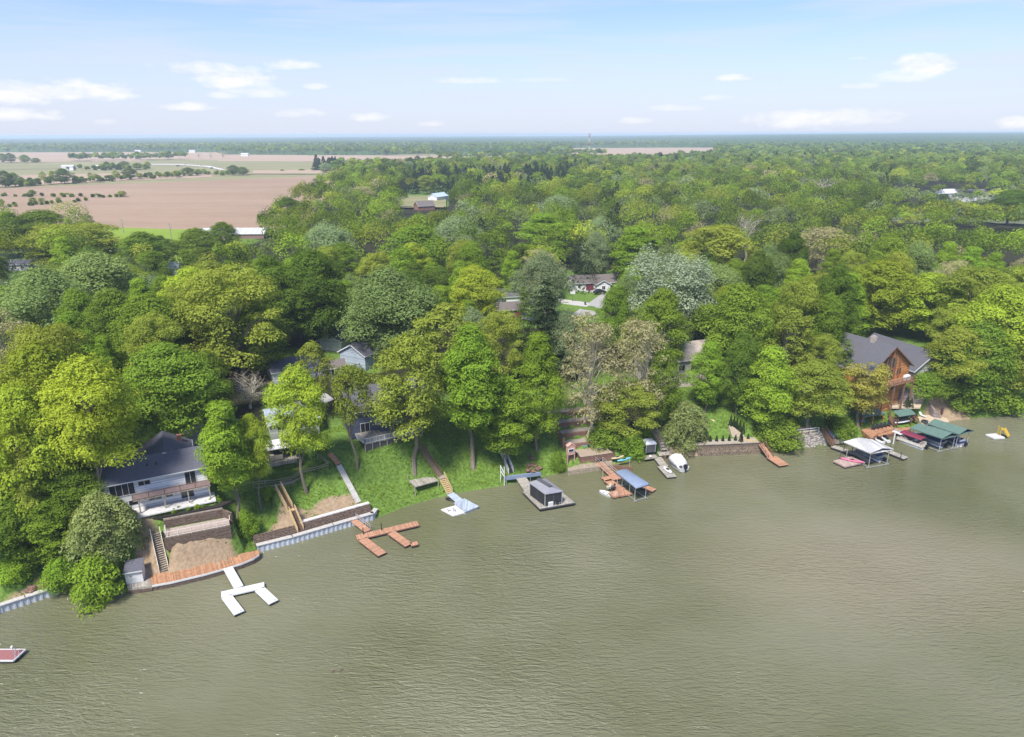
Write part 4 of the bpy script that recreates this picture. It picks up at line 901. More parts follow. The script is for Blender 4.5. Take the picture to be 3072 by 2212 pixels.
def house(name, label, o, rz, L, W_, wall_h, rise, wallm, roofm, wins=(), oh=.4, chimney=None, cat='house', group=None, base=2.0, trim=m_white, hip=False, parent=None):
    """gable house: ridge along local x (0..L), front gable at x = 0, width W_ across y.  wins: (side, along, z, w, h[, kind])  side: f front gable, l (-y), r (+y), b back"""
    t = parent or thing(name, label, cat, o, rz, group); h = W_ / 2
    if parent is None: O = Matrix.Identity(4)
    mb = MB(); v = [(0, -h, -base), (L, -h, -base), (L, h, -base), (0, h, -base), (0, -h, wall_h), (L, -h, wall_h), (L, h, wall_h), (0, h, wall_h), (0, 0, wall_h + rise), (L, 0, wall_h + rise)]
    mb.add(v, [(0, 1, 5, 4), (2, 3, 7, 6), (3, 0, 4, 8, 7), (1, 2, 6, 9, 5), (3, 2, 1, 0)]); mb.build('wall', wallm, t)
    mb = MB(); sl = rise / h; e = oh; th_ = .16
    for s in (-1, 1):
        y0 = s * (h + e); z0 = wall_h - sl * e + .05; zr = wall_h + rise + .05
        a = [(-e, y0, z0), (L + e, y0, z0), (L + e, 0, zr), (-e, 0, zr)]; b = [(x, y, z + th_) for x, y, z in a]
        f = [(0, 1, 2, 3), (7, 6, 5, 4), (0, 4, 5, 1), (1, 5, 6, 2), (2, 6, 7, 3), (3, 7, 4, 0)]; mb.add(a + b, f if s > 0 else [q[::-1] for q in f])
    rf = mb.build('roof', roofm, t)
    mb = MB()                                     # rake and eave trim boards
    for x in (-e - .03, L + e + .03):
        for s in (-1, 1): mb.bar((x, s * (h + e), wall_h - sl * e + .02), (x, 0, wall_h + rise + .02), .05, .24)
    for s in (-1, 1): mb.bar((-e, s * (h + e + .04), wall_h - sl * e + .1), (L + e, s * (h + e + .04), wall_h - sl * e + .1), .07, .16)
    mb.build('fascia', trim, rf)
    if chimney:
        x, y, ch, cw = chimney; zt = wall_h + rise * (1 - abs(y) / h); MB().box((x, y, zt + ch / 2 - .5), (cw, cw, ch + 1)).box((x, y, zt + ch + .05), (cw + .12, cw + .12, .1)).build('chimney', m_brick, rf)
    for w in wins:
        sd_, al, z, ww, wh = w[:5]; kd = w[5] if len(w) > 5 else 'window'
        def P3(u, zz, dpt):
            return {'f': (-dpt, u, zz), 'b': (L + dpt, u, zz), 'l': (u, -h - dpt, zz), 'r': (u, h + dpt, zz)}[sd_]
        sz = lambda a, dpt, c: (dpt, a, c) if sd_ in 'fb' else (a, dpt, c)
        nm = 'garage_door' if kd == 'garage' else 'door' if kd in ('door', 'slider') else 'window'
        mb = MB(); fr = .08
        if kd == 'garage':
            for i in range(4): mb.box(P3(al, z - wh / 2 + wh * (i + .5) / 4, .03), sz(ww, .06, wh / 4 - .03))
            mb.build(nm, m_white, t); continue
        for a in (-ww / 2, ww / 2): mb.box(P3(al + a, z, .04), sz(fr, .08, wh + fr))
        for c in (-wh / 2, wh / 2): mb.box(P3(al, z + c, .04), sz(ww - fr, .08, fr))
        if ww > 1.0:
            for i in range(1, max(2, round(ww / .9))): mb.box(P3(al - ww / 2 + ww * i / max(2, round(ww / .9)), z, .035), sz(.06, .07, wh - fr))
        f = mb.build(nm, m_black if kd == 'dark' else trim, t); MB().box(P3(al, z, .012), sz(ww - fr * .5, .024, wh - fr * .5)).build('pane', m_glass if kd != 'screen' else m_screen, f)
    return t
def outboard(parent, p, yaw, s=1.0):
    t = MB(); c, si = math.cos(yaw), math.sin(yaw)
    def q(x, y, z): return (p[0] + (x * c - y * si) * s, p[1] + (x * si + y * c) * s, p[2] + z * s)
    t.loft([[q(x * k, y * k, z) for x, y in ((-.3, -.2), (.3, -.16), (.3, .16), (-.3, .2))] for z, k in ((.25, .7), (.4, 1), (.75, 1), (.9, .6))]); t.bar(q(0, 0, .35), q(.05, 0, -.6), .16 * s, .2 * s); t.bar(q(-.35, 0, .1), q(0, 0, .2), .12 * s)
    return t.build('outboard_motor', m_black, parent, world=True)
def pontoon(label, a, b, w, fence_m, seat_m, top=None, top_m=None, name='pontoon_boat', group=None, z=.35, cover=None):
    """a stern, b bow: world points on the water"""
    a, b = V3((a[0], a[1], 0)), V3((b[0], b[1], 0)); d = b - a; L_ = d.length; yaw = math.atan2(d.y, d.x); t = thing(name, label, 'boat', a, yaw, group)
    for s in (-1, 1):
        mb = MB(); mb.tube([(0, s * w * .33, .12), (L_ * .8, s * w * .33, .12), (L_ * .95, s * w * .33, .2), (L_ * 1.0, s * w * .33, .32)], [.33, .33, .25, .06], 10); mb.build('pontoon_tube', m_alu, t, smooth=True)
    MB().box((L_ / 2, 0, .52), (L_ * .97, w, .1)).build('deck', m_gray, t)
    mb = MB(); zc = .85; hh = .55
    for s in (-1, 1): mb.box((L_ * .52, s * w * .48, zc), (L_ * .86, .04, hh)); 
    for x in (L_ * .09, L_ * .95): mb.box((x, 0, zc), (.04, w * .92, hh))
    fp = mb.build('fence_panel', fence_m, t); mb = MB()
    for s in (-1, 1): mb.bar((L_ * .09, s * w * .48, zc + hh / 2 + .03), (L_ * .95, s * w * .48, zc + hh / 2 + .03), .05)
    for x in (L_ * .09, L_ * .95): mb.bar((x, -w * .46, zc + hh / 2 + .03), (x, w * .46, zc + hh / 2 + .03), .05)
    mb.build('top_rail', m_alu, fp)
    for (x, y, l, ww) in ((L_ * .2, 0, .6, w * .7), (L_ * .75, w * .3, L_ * .25, .55), (L_ * .75, -w * .3, L_ * .25, .55)):
        MB().box((x, y, .78), (l, ww, .42)).box((x - l * .4 if l < 1 else x, y if l < 1 else y * 1.25, 1.1), (.16 if l < 1 else l, ww if l < 1 else .14, .5)).build('seat', seat_m, t, bevel=.04)
    MB().box((L_ * .42, -w * .25, .95), (.5, .6, .75)).build('console', m_plastic, t, bevel=.05)
    if cover: MB().loft([[(x, -w * .47 * k, 1.16), (x, -w * .2 * k, 1.16 + hz), (x, w * .2 * k, 1.16 + hz), (x, w * .47 * k, 1.16)] for x, k, hz in ((L_ * .06, .9, .1), (L_ * .3, 1, .42), (L_ * .6, 1, .35), (L_ * .97, .85, .05))]).build('mooring_cover', cover, t)
    if top:
        x0, x1, zt = top; mb = MB()
        mb.loft([[(x, -w * .5, zt), (x, -w * .25, zt + .16), (x, w * .25, zt + .16), (x, w * .5, zt), (x, w * .5, zt - .05), (x, -w * .5, zt - .05)] for x in (L_ * x0, L_ * (x0 + x1) / 2, L_ * x1)]); bt = mb.build('bimini_top', top_m, t); mb = MB()
        for x in (x0 + .03, x1 - .03):
            for s in (-1, 1): mb.bar((L_ * (x0 + x1) / 2, s * w * .48, 1.1), (L_ * x, s * w * .47, zt), .04)
        mb.build('bimini_frame', m_alu, bt)
    outboard(t, t.matrix_basis @ V3((-.25, 0, .2)), yaw + math.pi); return t
def canopy_lift(label, quad, z_e, z_r, m, flat=False, group=None, name='boat_lift'):
    """quad: back-left, back-right, front-right, front-left eave points (world xy)"""
    bl, br, fr, fl = [V3((p[0], p[1], 0)) for p in quad]; t = thing(name, label, 'boat lift', (bl + br + fr + fl) / 4, 0, group); mb = MB()
    secs = []
    for k in (0, .06, .5, .94, 1):
        a, b = bl.lerp(fl, k), br.lerp(fr, k); ed = .12 if k in (0, 1) else 0
        if flat: pr_ = [(0, -.35), (.0, -.02 - ed), (.08, .16 - ed * 2), (.5, .3 - ed * 2.5), (.92, .16 - ed * 2), (1, -.02 - ed), (1, -.35)]
        else: pr_ = [(0, -.16), (0, 0), (.25, (z_r - z_e) * .5), (.5, z_r - z_e), (.75, (z_r - z_e) * .5), (1, 0), (1, -.16)]
        secs.append([(a.lerp(b, s).x, a.lerp(b, s).y, z_e + z) for s, z in pr_])
    o = mb.loft(secs, cap=flat).build('canopy', m, t, world=True, smooth=flat)
    if not flat: so_ = o.modifiers.new('thickness', 'SOLIDIFY'); so_.thickness = .05
    for k in (.08, .92):
        for s in (.1, .9):
            q = bl.lerp(fl, k).lerp(br.lerp(fr, k), s); MB().bar((q.x, q.y, -1), (q.x, q.y, z_e - .05), .1).build('post', m_alu, t, world=True)
    mb = MB()
    for k in (.08, .92):
        a, b = bl.lerp(fl, k), br.lerp(fr, k); mb.bar((a.x, a.y, .15), (b.x, b.y, .15), .12); mb.bar((a.x, a.y, z_e - .12), (b.x, b.y, z_e - .12), .07)
    for s in (.1, .9):
        a = bl.lerp(br, s); b = fl.lerp(fr, s); mb.bar((a.x, a.y, z_e - .06), (b.x, b.y, z_e - .06), .07); mb.bar((a.x, a.y, .3), (b.x, b.y, .3), .1)
    mb.build('cradle_frame', m_alu, t, world=True); return t
def kayak(label, a, b, m, w=.7, group=None, name='kayak', z=None, cat='kayak', h=.32, cock=True):
    a, b = V3(a), V3(b); d = b - a; L_ = d.length; t = thing(name, label, cat, a, math.atan2(d.y, d.x), group); pt = math.asin(max(-1, min(1, d.z / L_)))
    secs = []
    for k in (0, .08, .25, .5, .75, .92, 1):
        ww = w * max(math.sin(math.pi * (k * .94 + .03)) ** .6, .06) / 2; zz = L_ * k * math.sin(pt) + .06 * abs(2 * k - 1) ** 2; x = L_ * k * math.cos(pt)
        secs.append([(x, -ww, zz + h * .6), (x, -ww * .7, zz + h * .1), (x, 0, zz), (x, ww * .7, zz + h * .1), (x, ww, zz + h * .6), (x, ww * .5, zz + h), (x, -ww * .5, zz + h)])
    MB().loft(secs).build('hull', m, t, smooth=True)
    if cock:
        q = []; z_ = L_ * .5 * math.sin(pt) + h + .015
        for r in (1, .8): q.append([(L_ * .5 + math.cos(i * .785) * .5 * r, math.sin(i * .785) * w * .26 * r, z_ + (.04 if r < 1 else 0)) for i in range(8)])
        MB().loft(q).build('cockpit', m_black, t)
    return t
def chair(label, p, yaw, m, group=None, name='patio_chair'):
    t = thing(name, label, 'chair', p, yaw, group); MB().box((0, 0, .4), (.6, .6, .08)).build('seat', m, t)
    mb = MB(); mb.add([(-.28, -.28, .42), (-.28, .28, .42), (-.5, .28, 1.05), (-.5, -.28, 1.05), (-.22, -.28, .42), (-.22, .28, .42), (-.44, .28, 1.05), (-.44, -.28, 1.05)], [(0, 1, 2, 3), (7, 6, 5, 4), (0, 4, 5, 1), (2, 6, 7, 3), (1, 5, 6, 2), (3, 7, 4, 0)]); mb.build('backrest', m, t)
    for x in (-.26, .26):
        for y in (-.26, .26): MB().bar((x, y, 0), (x, y, .38), .06).build('leg', m, t)
    mb = MB()
    for y in (-.32, .32): mb.box((0, y, .6), (.6, .1, .05)).bar((.26, y, 0), (.26, y, .6), .06)
    mb.build('armrest', m, t); return t
def person_free(): pass
def sheet(name, poly, m, dz=.05, kind='structure', z=None):
    """thin ground sheet with a real edge"""
    zz = [(th(p[0], p[1]) if z is None else z) + dz for p in poly]; mb = MB(); mb.prism(poly, [q - .35 for q in zz], zz); o = mb.build(name, m, None); tag(o, kind=kind); return o
# ------------------------------------------------------------------ terrain shaping for the built places
HA = R(26.8); FLW = W(fA(715, 598), 13.95)
def HL(x, y, z=0): return Vector((FLW.x + x * math.cos(HA) - y * math.sin(HA), FLW.y + x * math.sin(HA) + y * math.cos(HA), z))
pad(HL(7, 11), 10, 5, HA, 10.6, 4); pad(HL(7.2, 1.2), 8, 3.2, HA, 8.7, 2.2)
T0, T1 = W(fA(1155, 970), 6.1), W(fA(1612, 880), 6.1); TD = (T1 - T0).normalized(); TN = Vector((-TD.y, TD.x, 0)); TA = math.atan2(TD.y, TD.x); TLn = (T1 - T0).length
pad((T0 + T1) / 2 + TN * 1.9, TLn / 2 + .2, 1.5, TA, 6.05, 1.0)
SOIL += [(*((T0 + T1) / 2 - TN * 2.6)[:2], 6.5, 3.6, TA, 1.0), (*(T0 - TD * 2.4)[:2], 2.2, 4.5, TA, .9)]
def soil_px(s, rx, ry, an, st, z=3): p = W(s, z); SOIL.append((p.x, p.y, rx, ry, an, st))
soil_px(fB(520, 1250), 3.2, 2.6, R(28), 1, 2.6); soil_px(fB(830, 1130), 4.0, 1.8, R(28), 1, 2.8); soil_px(fB(420, 1290), 3, 1.5, R(28), 1, 2.5)
soil_px(fE(1450, 880), 6, 3.2, R(20), .95, 3); soil_px(fE(1000, 700), 4, 3, R(20), .7, 6); soil_px(fD(480, 1290), 4.5, 3, R(5), .9, 2); soil_px(fC(1050, 920), 3.5, 1.6, R(25), .9, .8); soil_px(fA(300, 1330), 5, 1.5, R(30), .8, 1)
soil_px(fP(830, 960), 4, 3, .4, .6, 8); soil_px(fP(640, 845), 10, 4, .3, .4, 10)
# long retaining wall strip, brick patio, beach
RW0, RW1 = W(fD(615, 1262), 2.5), W(fD(1238, 1235), 2.5); RWA = math.atan2((RW1 - RW0).y, (RW1 - RW0).x); RWN = Vector((-math.sin(RWA), math.cos(RWA), 0))
pad((RW0 + RW1) / 2 + RWN * 3.1, (RW1 - RW0).length / 2 + .5, 1.9, RWA, 2.4, 1.2)
BP = [W(fC(*q), 2.3) for q in ((1250, 775), (1540, 735), (1405, 680), (1205, 715))]
BA = math.atan2((BP[1] - BP[0]).y, (BP[1] - BP[0]).x); BN = Vector((-math.sin(BA), math.cos(BA), 0)); BD = Vector((math.cos(BA), math.sin(BA), 0))
BC = (BP[0] + BP[1]) / 2; pad(BC + BN * 2.2, 5, 2.0, BA, 1.85, .6)
for i in range(4): pad(BC + BN * (5.2 + 2.6 * i) - BD * (.8 + .3 * i), 5, 1.2, BA, 2.9 + 1.25 * i, .25)
pad(W(fB(1150, 560), 9.4), 9, 4.5, R(25), 9.2, 4)
pad(W(fE(1318, 352), 14.7) + Vector((math.cos(R(110)), math.sin(R(110)), 0)) * 8, 9.5, 6, R(110), 8.4, 3)
pad(W(fE(1300, 1010), .8), 5, 2.2, R(20), .75, 1.5)
ST = dict(left=[W(fA(1088, 930), 6.1), W(fA(1150, 1200), .95)], yellow=[W(fB(370, 990), 7.6), W(fB(465, 1165), 4.4), W(fB(552, 1345), 1.35)], dark=[G(fB(1522, 650), .4), G(fB(1692, 895), .5), W(fB(1768, 1035), .8)],
          metal=[G(fC(535, 610), .6), G(fC(600, 750), .5), W(fC(662, 905), 1.0)], grey=[G(fD(150, 1055), .5), G(fD(205, 1140), .5), G(fD(262, 1225), .5), W(fD(305, 1312), 1.6), W(fD(285, 1350), .9)], path=[G(fB(790, 715), .1), G(fB(860, 800), .1), G(fB(1022, 1103), .1)])
pad((T0 + T1) / 2 - TN * 1.1, TLn / 2 - .5, .5, TA, 4.75, 1.6)
for a_, b_ in (((1065, 1270), (1440, 1185)), ((1440, 1185), (1780, 1085))): CARVE.append((W(fA(*a_), .95), W(fA(*b_), .95), 1.3, .8))
for k_, v_ in ST.items():
    for a_, b_ in zip(v_[:-1], v_[1:]): CARVE.append((a_, b_, .75, 1.0))
LHA = R(117)            # ridge direction of the log house, running back from its gable
# ------------------------------------------------------------------ left property
def left_property():
    o = HL(0, 4.25, 8.7)
    t = house('lakeside_house', 'white lakeside house with dark shingle roof, brick chimney and long deck', o, HA, 14.4, 7.7, 5.0, 1.85, m_sidw, m_roofd, base=3, oh=.45, wins=[
        ('l', 2.4, 3.75, 3.4, 2.2, 'screen'), ('l', 5.5, 4.15, 1.7, .8), ('l', 12.0, 3.55, 1.6, 2.1, 'slider'), ('l', 3.6, 1.2, 1.2, .6, 'dark'), ('l', 6.6, 1.3, 1.9, .8), ('l', 8.6, 1.3, 1.0, .8), ('l', 11.2, 1.15, 1.9, 2.0, 'slider')])
    pre = set(t.children)
    house('wing', '', (0, 0, 0), 0, 8.5, 7.6, 4.6, 2.3, m_sidw, m_roofd, base=1, oh=.45, parent=t, chimney=(6.9, -2.4, 1.1, .7), wins=[('b', 1.5, 3.4, 1.2, 1.1)])
    xf = Matrix.Translation((8.8, .2, .1)) @ Matrix.Rotation(R(90), 4, 'Z')
    for c in list(t.children):
        if c not in pre: c.matrix_basis = xf @ c.matrix_basis
    rf = [c for c in t.children if c.name.startswith('roof')][0]
    for x, y in ((6.2, -2.0), (7.5, -2.1)): zt = 5 + 1.85 * (1 - abs(y) / 3.85); MB().box((x, y, zt + .3), (.16, .16, .7)).build('vent_pipe', m_black, rf)
    MB().box((9.2, -4.9, 2.3), (11.0, 1.9, .16)).build('deck', m_gray, t)
    iv = t.matrix_basis
    path = [iv @ V3((3.7, -5.8, 2.38)), iv @ V3((14.7, -5.8, 2.38)), iv @ V3((14.7, -3.95, 2.38))]
    fence_rail('deck_railing', path, 1.0, 2.2, m_brnw, t, rails=(1.0, .1), panel=mat('pinkish_lattice', (.34, .235, .215), .8, .1, 3))
    for x in (4.4, 7.9, 11.3, 14.4): MB().box((x, -5.7, 1.1), (.2, .2, 2.3)).build('deck_post', m_grayw, t)
    MB().box((9.0, -5.2, -.06), (12.2, 3.2, .2)).build('patio_slab', m_concl, t)
    MB().bar((4.3, -5.0, 3.0), (6.0, -5.0, 3.0), .04).bar((4.3, -5.3, 3.0), (6.0, -5.3, 3.0), .04).bar((4.3, -5.15, 2.4), (4.3, -5.15, 3.0), .04).bar((6, -5.15, 2.4), (6, -5.15, 3.0), .04).build('drying_rack', m_alu, t)
    # courtyard wall behind
    cw = thing('courtyard_fence', 'low white fence behind the white lakeside house', 'fence', HL(-1, 10.6, 10.6), HA); mb = MB(); mb.box((3.2, 0, .8), (6.8, .12, 1.6)); mb.build('fence_panel', m_sidw, cw)
    for i in range(5): MB().box((i * 1.6, -.09, .85), (.12, .12, 1.75)).build('post', m_black, cw)
    for i, (x, y) in enumerate(((1.6, 9.0), (2.5, 9.1))):
        chair('black patio chair inside the low white fence of the lakeside house', HL(x, y, 10.62), HA + 1.6, m_black, 'black courtyard chairs')
    # road behind
    sheet('driveway', [HL(-6, 12), HL(7, 13.8), HL(13, 19), HL(22, 27), HL(18, 31), HL(6, 22), HL(-8, 20)], m_conc, .06)
    # terrace with timber walls
    tw = thing('timber_terrace', 'sandy terrace held by dark stacked sleeper walls with a pale railing', 'terrace', (T0 + T1) / 2, 0)
    lw = [T0 - TD * .1, T1]; timber_wall('lower_wall', tw, [T0 + TN * 2.6, T0 - TD * .05, T1, T1 + TN * 2.2], 4.0, 6.1, lean=0.0, seed=2)
    U0, U1 = T0 + TN * 3.2 - TD * .2, T1 + TN * 3.2 - TD * .9; timber_wall('upper_wall', tw, [U0, U1, U1 + TD * 1.3 - TN * 1.7], 5.6, 7.5, seed=3)
    mb = MB(); mb.prism([tuple((T0 + TN * .2)[:2]), tuple((T1 + TN * .2)[:2]), tuple((T1 + TN * 2.8)[:2]), tuple((T0 + TN * 2.8)[:2])], 5.8, 6.12); mb.build('terrace_floor', mat('pinkish_slab', (.37, .30, .265), .9, .1, 2), tw, world=True)
    p = [T0 + TN * 2.4, T0 + TN * .1, T1 + TN * .1, T1 + TN * 1.5]; p = [V3((q.x, q.y, 6.12)) for q in p]; fence_rail('railing', p, .95, 1.75, mat('pale_wood', (.62, .55, .47), .7, .1, 4), tw, rails=(1.0, .12), pw=.11)
    mb = MB(); mb.prism([tuple(q[:2]) for q in (U0 + TN * .15, U1 + TN * .15, U1 + TN * .55, U0 + TN * .55)], 7.42, 7.64); mb.build('wall_cap', m_grayw, tw, world=True)
    # planting bed
    sheet('mulch_bed', [U0 + TN * .3, U1 + TN * .3, U1 + TD * 2 + TN * 1.5, HL(15, -1.8), HL(3.4, -1.8)], m_mulch, .12, z=7.85)
    rs = random.Random(3)
    for i in range(13):
        a = (i + .5) / 13; b = U0.lerp(U1, a) + TN * rs.uniform(.7, 2.2); z = 7.97; tree_at(V3((b.x, b.y, z)), 'bush' if i % 3 else 'darkbush', rs.uniform(.5, .9), rs.uniform(.35, .55), 'small round shrub planted in the dark mulch bed below the white house', 'small shrubs in the mulch bed')
    for i in range(5):
        b = U0.lerp(U1, rs.random()) + TN * rs.uniform(.8, 2); rock('pale stone lying in the dark mulch bed', b + V3((0, 0, 8.0 - b.z)), .28, m_concl, 'pale stones in the mulch bed')
    # stairs and slope
    st = thing('timber_stairs', 'timber stairs with pale rails from the boardwalk up to the sleeper terrace', 'stairs', W(fA(1150, 1195), .9))
    stair(st, *ST['left'], 1.25, m_grayw, mat('pale_wood', (.5, .4, .3)), n=18, sides=(-1, 1), railh=.85, stringer=.3)
    fence_rail('landing_railing', [W(fA(1050, 905), 6.3), W(fA(930, 860), 7.2)], .9, 1.3, MATS['pale_wood'], st)
    # boardwalk
    out = [(1065, 1300), (1200, 1276), (1440, 1219), (1570, 1182), (1690, 1146), (1775, 1111), (1815, 1085)]; inn = [(1815, 1050), (1700, 1073), (1600, 1097), (1400, 1143), (1200, 1198), (1040, 1230)]
    zb = .95; po = [W(fA(*q), zb) for q in out]; pi_ = [W(fA(*q), zb) for q in inn]; rz = math.atan2((po[-1] - po[0]).y, (po[-1] - po[0]).x)
    bw = thing('boardwalk', 'curved orange timber boardwalk with white edge along the water', 'boardwalk', po[0], rz); MB().prism([tuple(p[:2]) for p in po + pi_], zb - .12, zb).build('decking', m_deckor, bw, world=True)
    mb = MB()
    for a, b in zip(po[:-1], po[1:]): mb.bar(a + V3((0, 0, -.09)) - V3((-.0, .03, 0)), b + V3((0, 0, -.09)) - V3((-.0, .03, 0)), .08, .3)
    mb.build('fascia', m_white, bw, world=True)
    timber_wall('bulkhead', bw, [V3((p.x, p.y + .12, 0)) for p in po], -.6, .76, .2, seed=8)
    ln = [W(fA(*q), zb - .03) for q in ((895, 1322), (1064, 1301), (1039, 1230), (1008, 1224), (880, 1250))]; MB().prism([tuple(p[:2]) for p in ln], .2, zb - .03).build('landing', m_gray, bw, world=True); timber_wall('landing_bulkhead', bw, [ln[0], ln[1]], -.6, .6, .2, seed=9)
    # small shed
    a, b = W(fA(888, 1291), .95), W(fA(1006, 1271), .95); d = (b - a); rz = math.atan2(d.y, d.x); w = d.length
    sh = thing('dock_shed', 'small white shed with dark single-slope roof on the boardwalk landing', 'shed', a, rz); mb = MB(); mb.add([(0, 0, 0), (w, 0, 0), (w, 2, 0), (0, 2, 0), (0, 0, 1.95), (w, 0, 1.95), (w, 2, 2.5), (0, 2, 2.5)], [(3, 2, 1, 0), (4, 5, 6, 7), (0, 1, 5, 4), (1, 2, 6, 5), (2, 3, 7, 6), (3, 0, 4, 7)]); mb.build('wall', m_white, sh)
    mb = MB(); mb.add([(-.15, -.25, 1.92), (w + .15, -.25, 1.92), (w + .15, 2.2, 2.6), (-.15, 2.2, 2.6), (-.15, -.25, 2.04), (w + .15, -.25, 2.04), (w + .15, 2.2, 2.72), (-.15, 2.2, 2.72)], [(3, 2, 1, 0), (4, 5, 6, 7), (0, 1, 5, 4), (1, 2, 6, 5), (2, 3, 7, 6), (3, 0, 4, 7)]); mb.build('roof', m_roofd, sh)
    mb = MB(); mb.bar((.02, -.03, 0), (.02, -.03, 1.9), .07).bar((w - .02, -.03, 0), (w - .02, -.03, 1.9), .07).bar((-.16, -.28, 1.97), (w + .16, -.28, 1.97), .05, .17); mb.build('trim', m_plastic, sh)
    mb = MB(); mb.add([(w * .27, -.03, 1.2), (w * .36, -.03, 1.16), (w * .33, -.03, 1.32), (w * .30, -.03, 1.36), (w * .27, -.05, 1.2), (w * .36, -.05, 1.16), (w * .33, -.05, 1.32), (w * .30, -.05, 1.36)], [(0, 1, 2, 3), (7, 6, 5, 4), (0, 4, 5, 1), (1, 5, 6, 2), (2, 6, 7, 3), (3, 7, 4, 0)]); mb.build('wall_hook', m_black, sh)
    # white U dock
    z = .55; g0, g1 = W(fA(1598, 1190), z), W(fA(1672, 1312), z); ud = thing('floating_dock', 'white U-shaped floating dock joined to the boardwalk by a white gangway', 'dock', W(fA(1675, 1320), 0))
    beam('gangway', V3((g0.x, g0.y, .92)), V3((g1.x, g1.y, .6)), 1.35, .14, m_plastic, ud)
    c0, c1 = W(fA(1548, 1362), z), W(fA(1850, 1294), z); dd = (c1 - c0).normalized(); nn = V3((dd.y, -dd.x, 0))
    dock_section('crosswalk', c0, c1, 1.35, m_plastic, ud)
    e0, e1 = W(fA(1674, 1490), z), W(fA(1915, 1414), z)
    for c, e in ((c0 + dd * .72, e0), (c1 - dd * .72, e1)):
        f = dock_section('finger', c + nn * .72, e, 1.35, m_plastic, ud); MB().tube([(((e - c).length) - .9, .3, -1.5), (((e - c).length) - .9, .3, .25)], .05).build('mooring_pole', m_alu, f)
    # small red swim platform at the left edge
    fz = zf(0, 1700, 1.89); q = [W(fz(*s), .55) for s in ((-150, 470), (145, 470), (76, 533), (-190, 533))]; sp = thing('swim_platform', 'red carpeted swim platform with white rim at the left picture edge', 'platform', sum(q, V3()) / 4); pl = [tuple(p[:2]) for p in q]
    MB().prism(pl, .4, .55).build('deck', m_red, sp, world=True); mb = MB()
    for i in range(4): mb.bar(q[i] - V3((0, 0, .06)), q[(i + 1) % 4] - V3((0, 0, .06)), .14, .2)
    mb.build('rim', m_plastic, sp, world=True); c = sum(q, V3()) / 4; MB().prism([tuple((p * .93 + c * .07)[:2]) for p in q], -.2, .38).build('float', m_float, sp, world=True)
    a = W(fz(80, 500), .55); MB().tube([a, a + V3((0, 0, 1.1))], .05).build('lamp_post', m_alu, sp, world=True); MB().box(a + V3((0, 0, 1.2)), (.28, .28, .3)).build('lamp', m_plastic, sp, world=True, bevel=.06)
    mb = MB()
    for k in (-.25, .25): mb.tube([a + V3((.7 + k, -.5, .0)), a + V3((.6 + k, -.1, .7)), a + V3((.4 + k, .3, .75)), a + V3((.3 + k, .5, 0))], .03)
    mb.build('ladder', m_alu, sp, world=True)
    # steel walls
    s1 = thing('steel_seawall', 'corrugated pale steel seawall at the left edge of the shore', 'seawall', SH[1]); sheet_piling(s1, [SH[0] - V3((9, 5.8, 0)), SH[0], SH[1], SH[2], SH[3]], -1.5, 1.2)
    rs = random.Random(5)
    for i in range(26):
        a = rs.random(); p = SH[2].lerp(SH[3], a) + V3((-.5, 1.3, 0)) * rs.uniform(.6, 2.4); rock('rusty brown rock in the pile behind the left steel seawall', V3((p.x, p.y, 1.35 + rs.uniform(0, .35))), rs.uniform(.25, .5), m_brickw, 'rusty rocks behind the left seawall')
    s2 = thing('steel_seawall', 'long corrugated pale steel seawall between the boardwalk and the grass bank', 'seawall', SH[11]); SW = [SH[10], SH[11], SH[12], SH[13]]; sheet_piling(s2, SW + [SH[13] + V3((.35, 1.6, 0))], -1.5, 1.25)
    return SW
def rock(label, p, r, m, group=None):
    rs = np.random.default_rng(int(abs(p.x * 131 + p.y * 71)) + 1); mb = MB(); ph = rs.uniform(.75, 1.25, (4, 7)); secs = []
    for j, (zz, k) in enumerate(((-.5, .6), (-.1, 1), (.3, .85), (.6, .35))): secs.append([(math.cos(i * .8976) * r * k * ph[j, i], math.sin(i * .8976) * r * k * ph[j, i], r * zz) for i in range(7)])
    o = mb.loft(secs).build('rock', m, None); o.location = p; o.rotation_euler = (rs.uniform(-.2, .2), rs.uniform(-.2, .2), rs.uniform(0, 6)); return tag(o, label, 'rock', group)
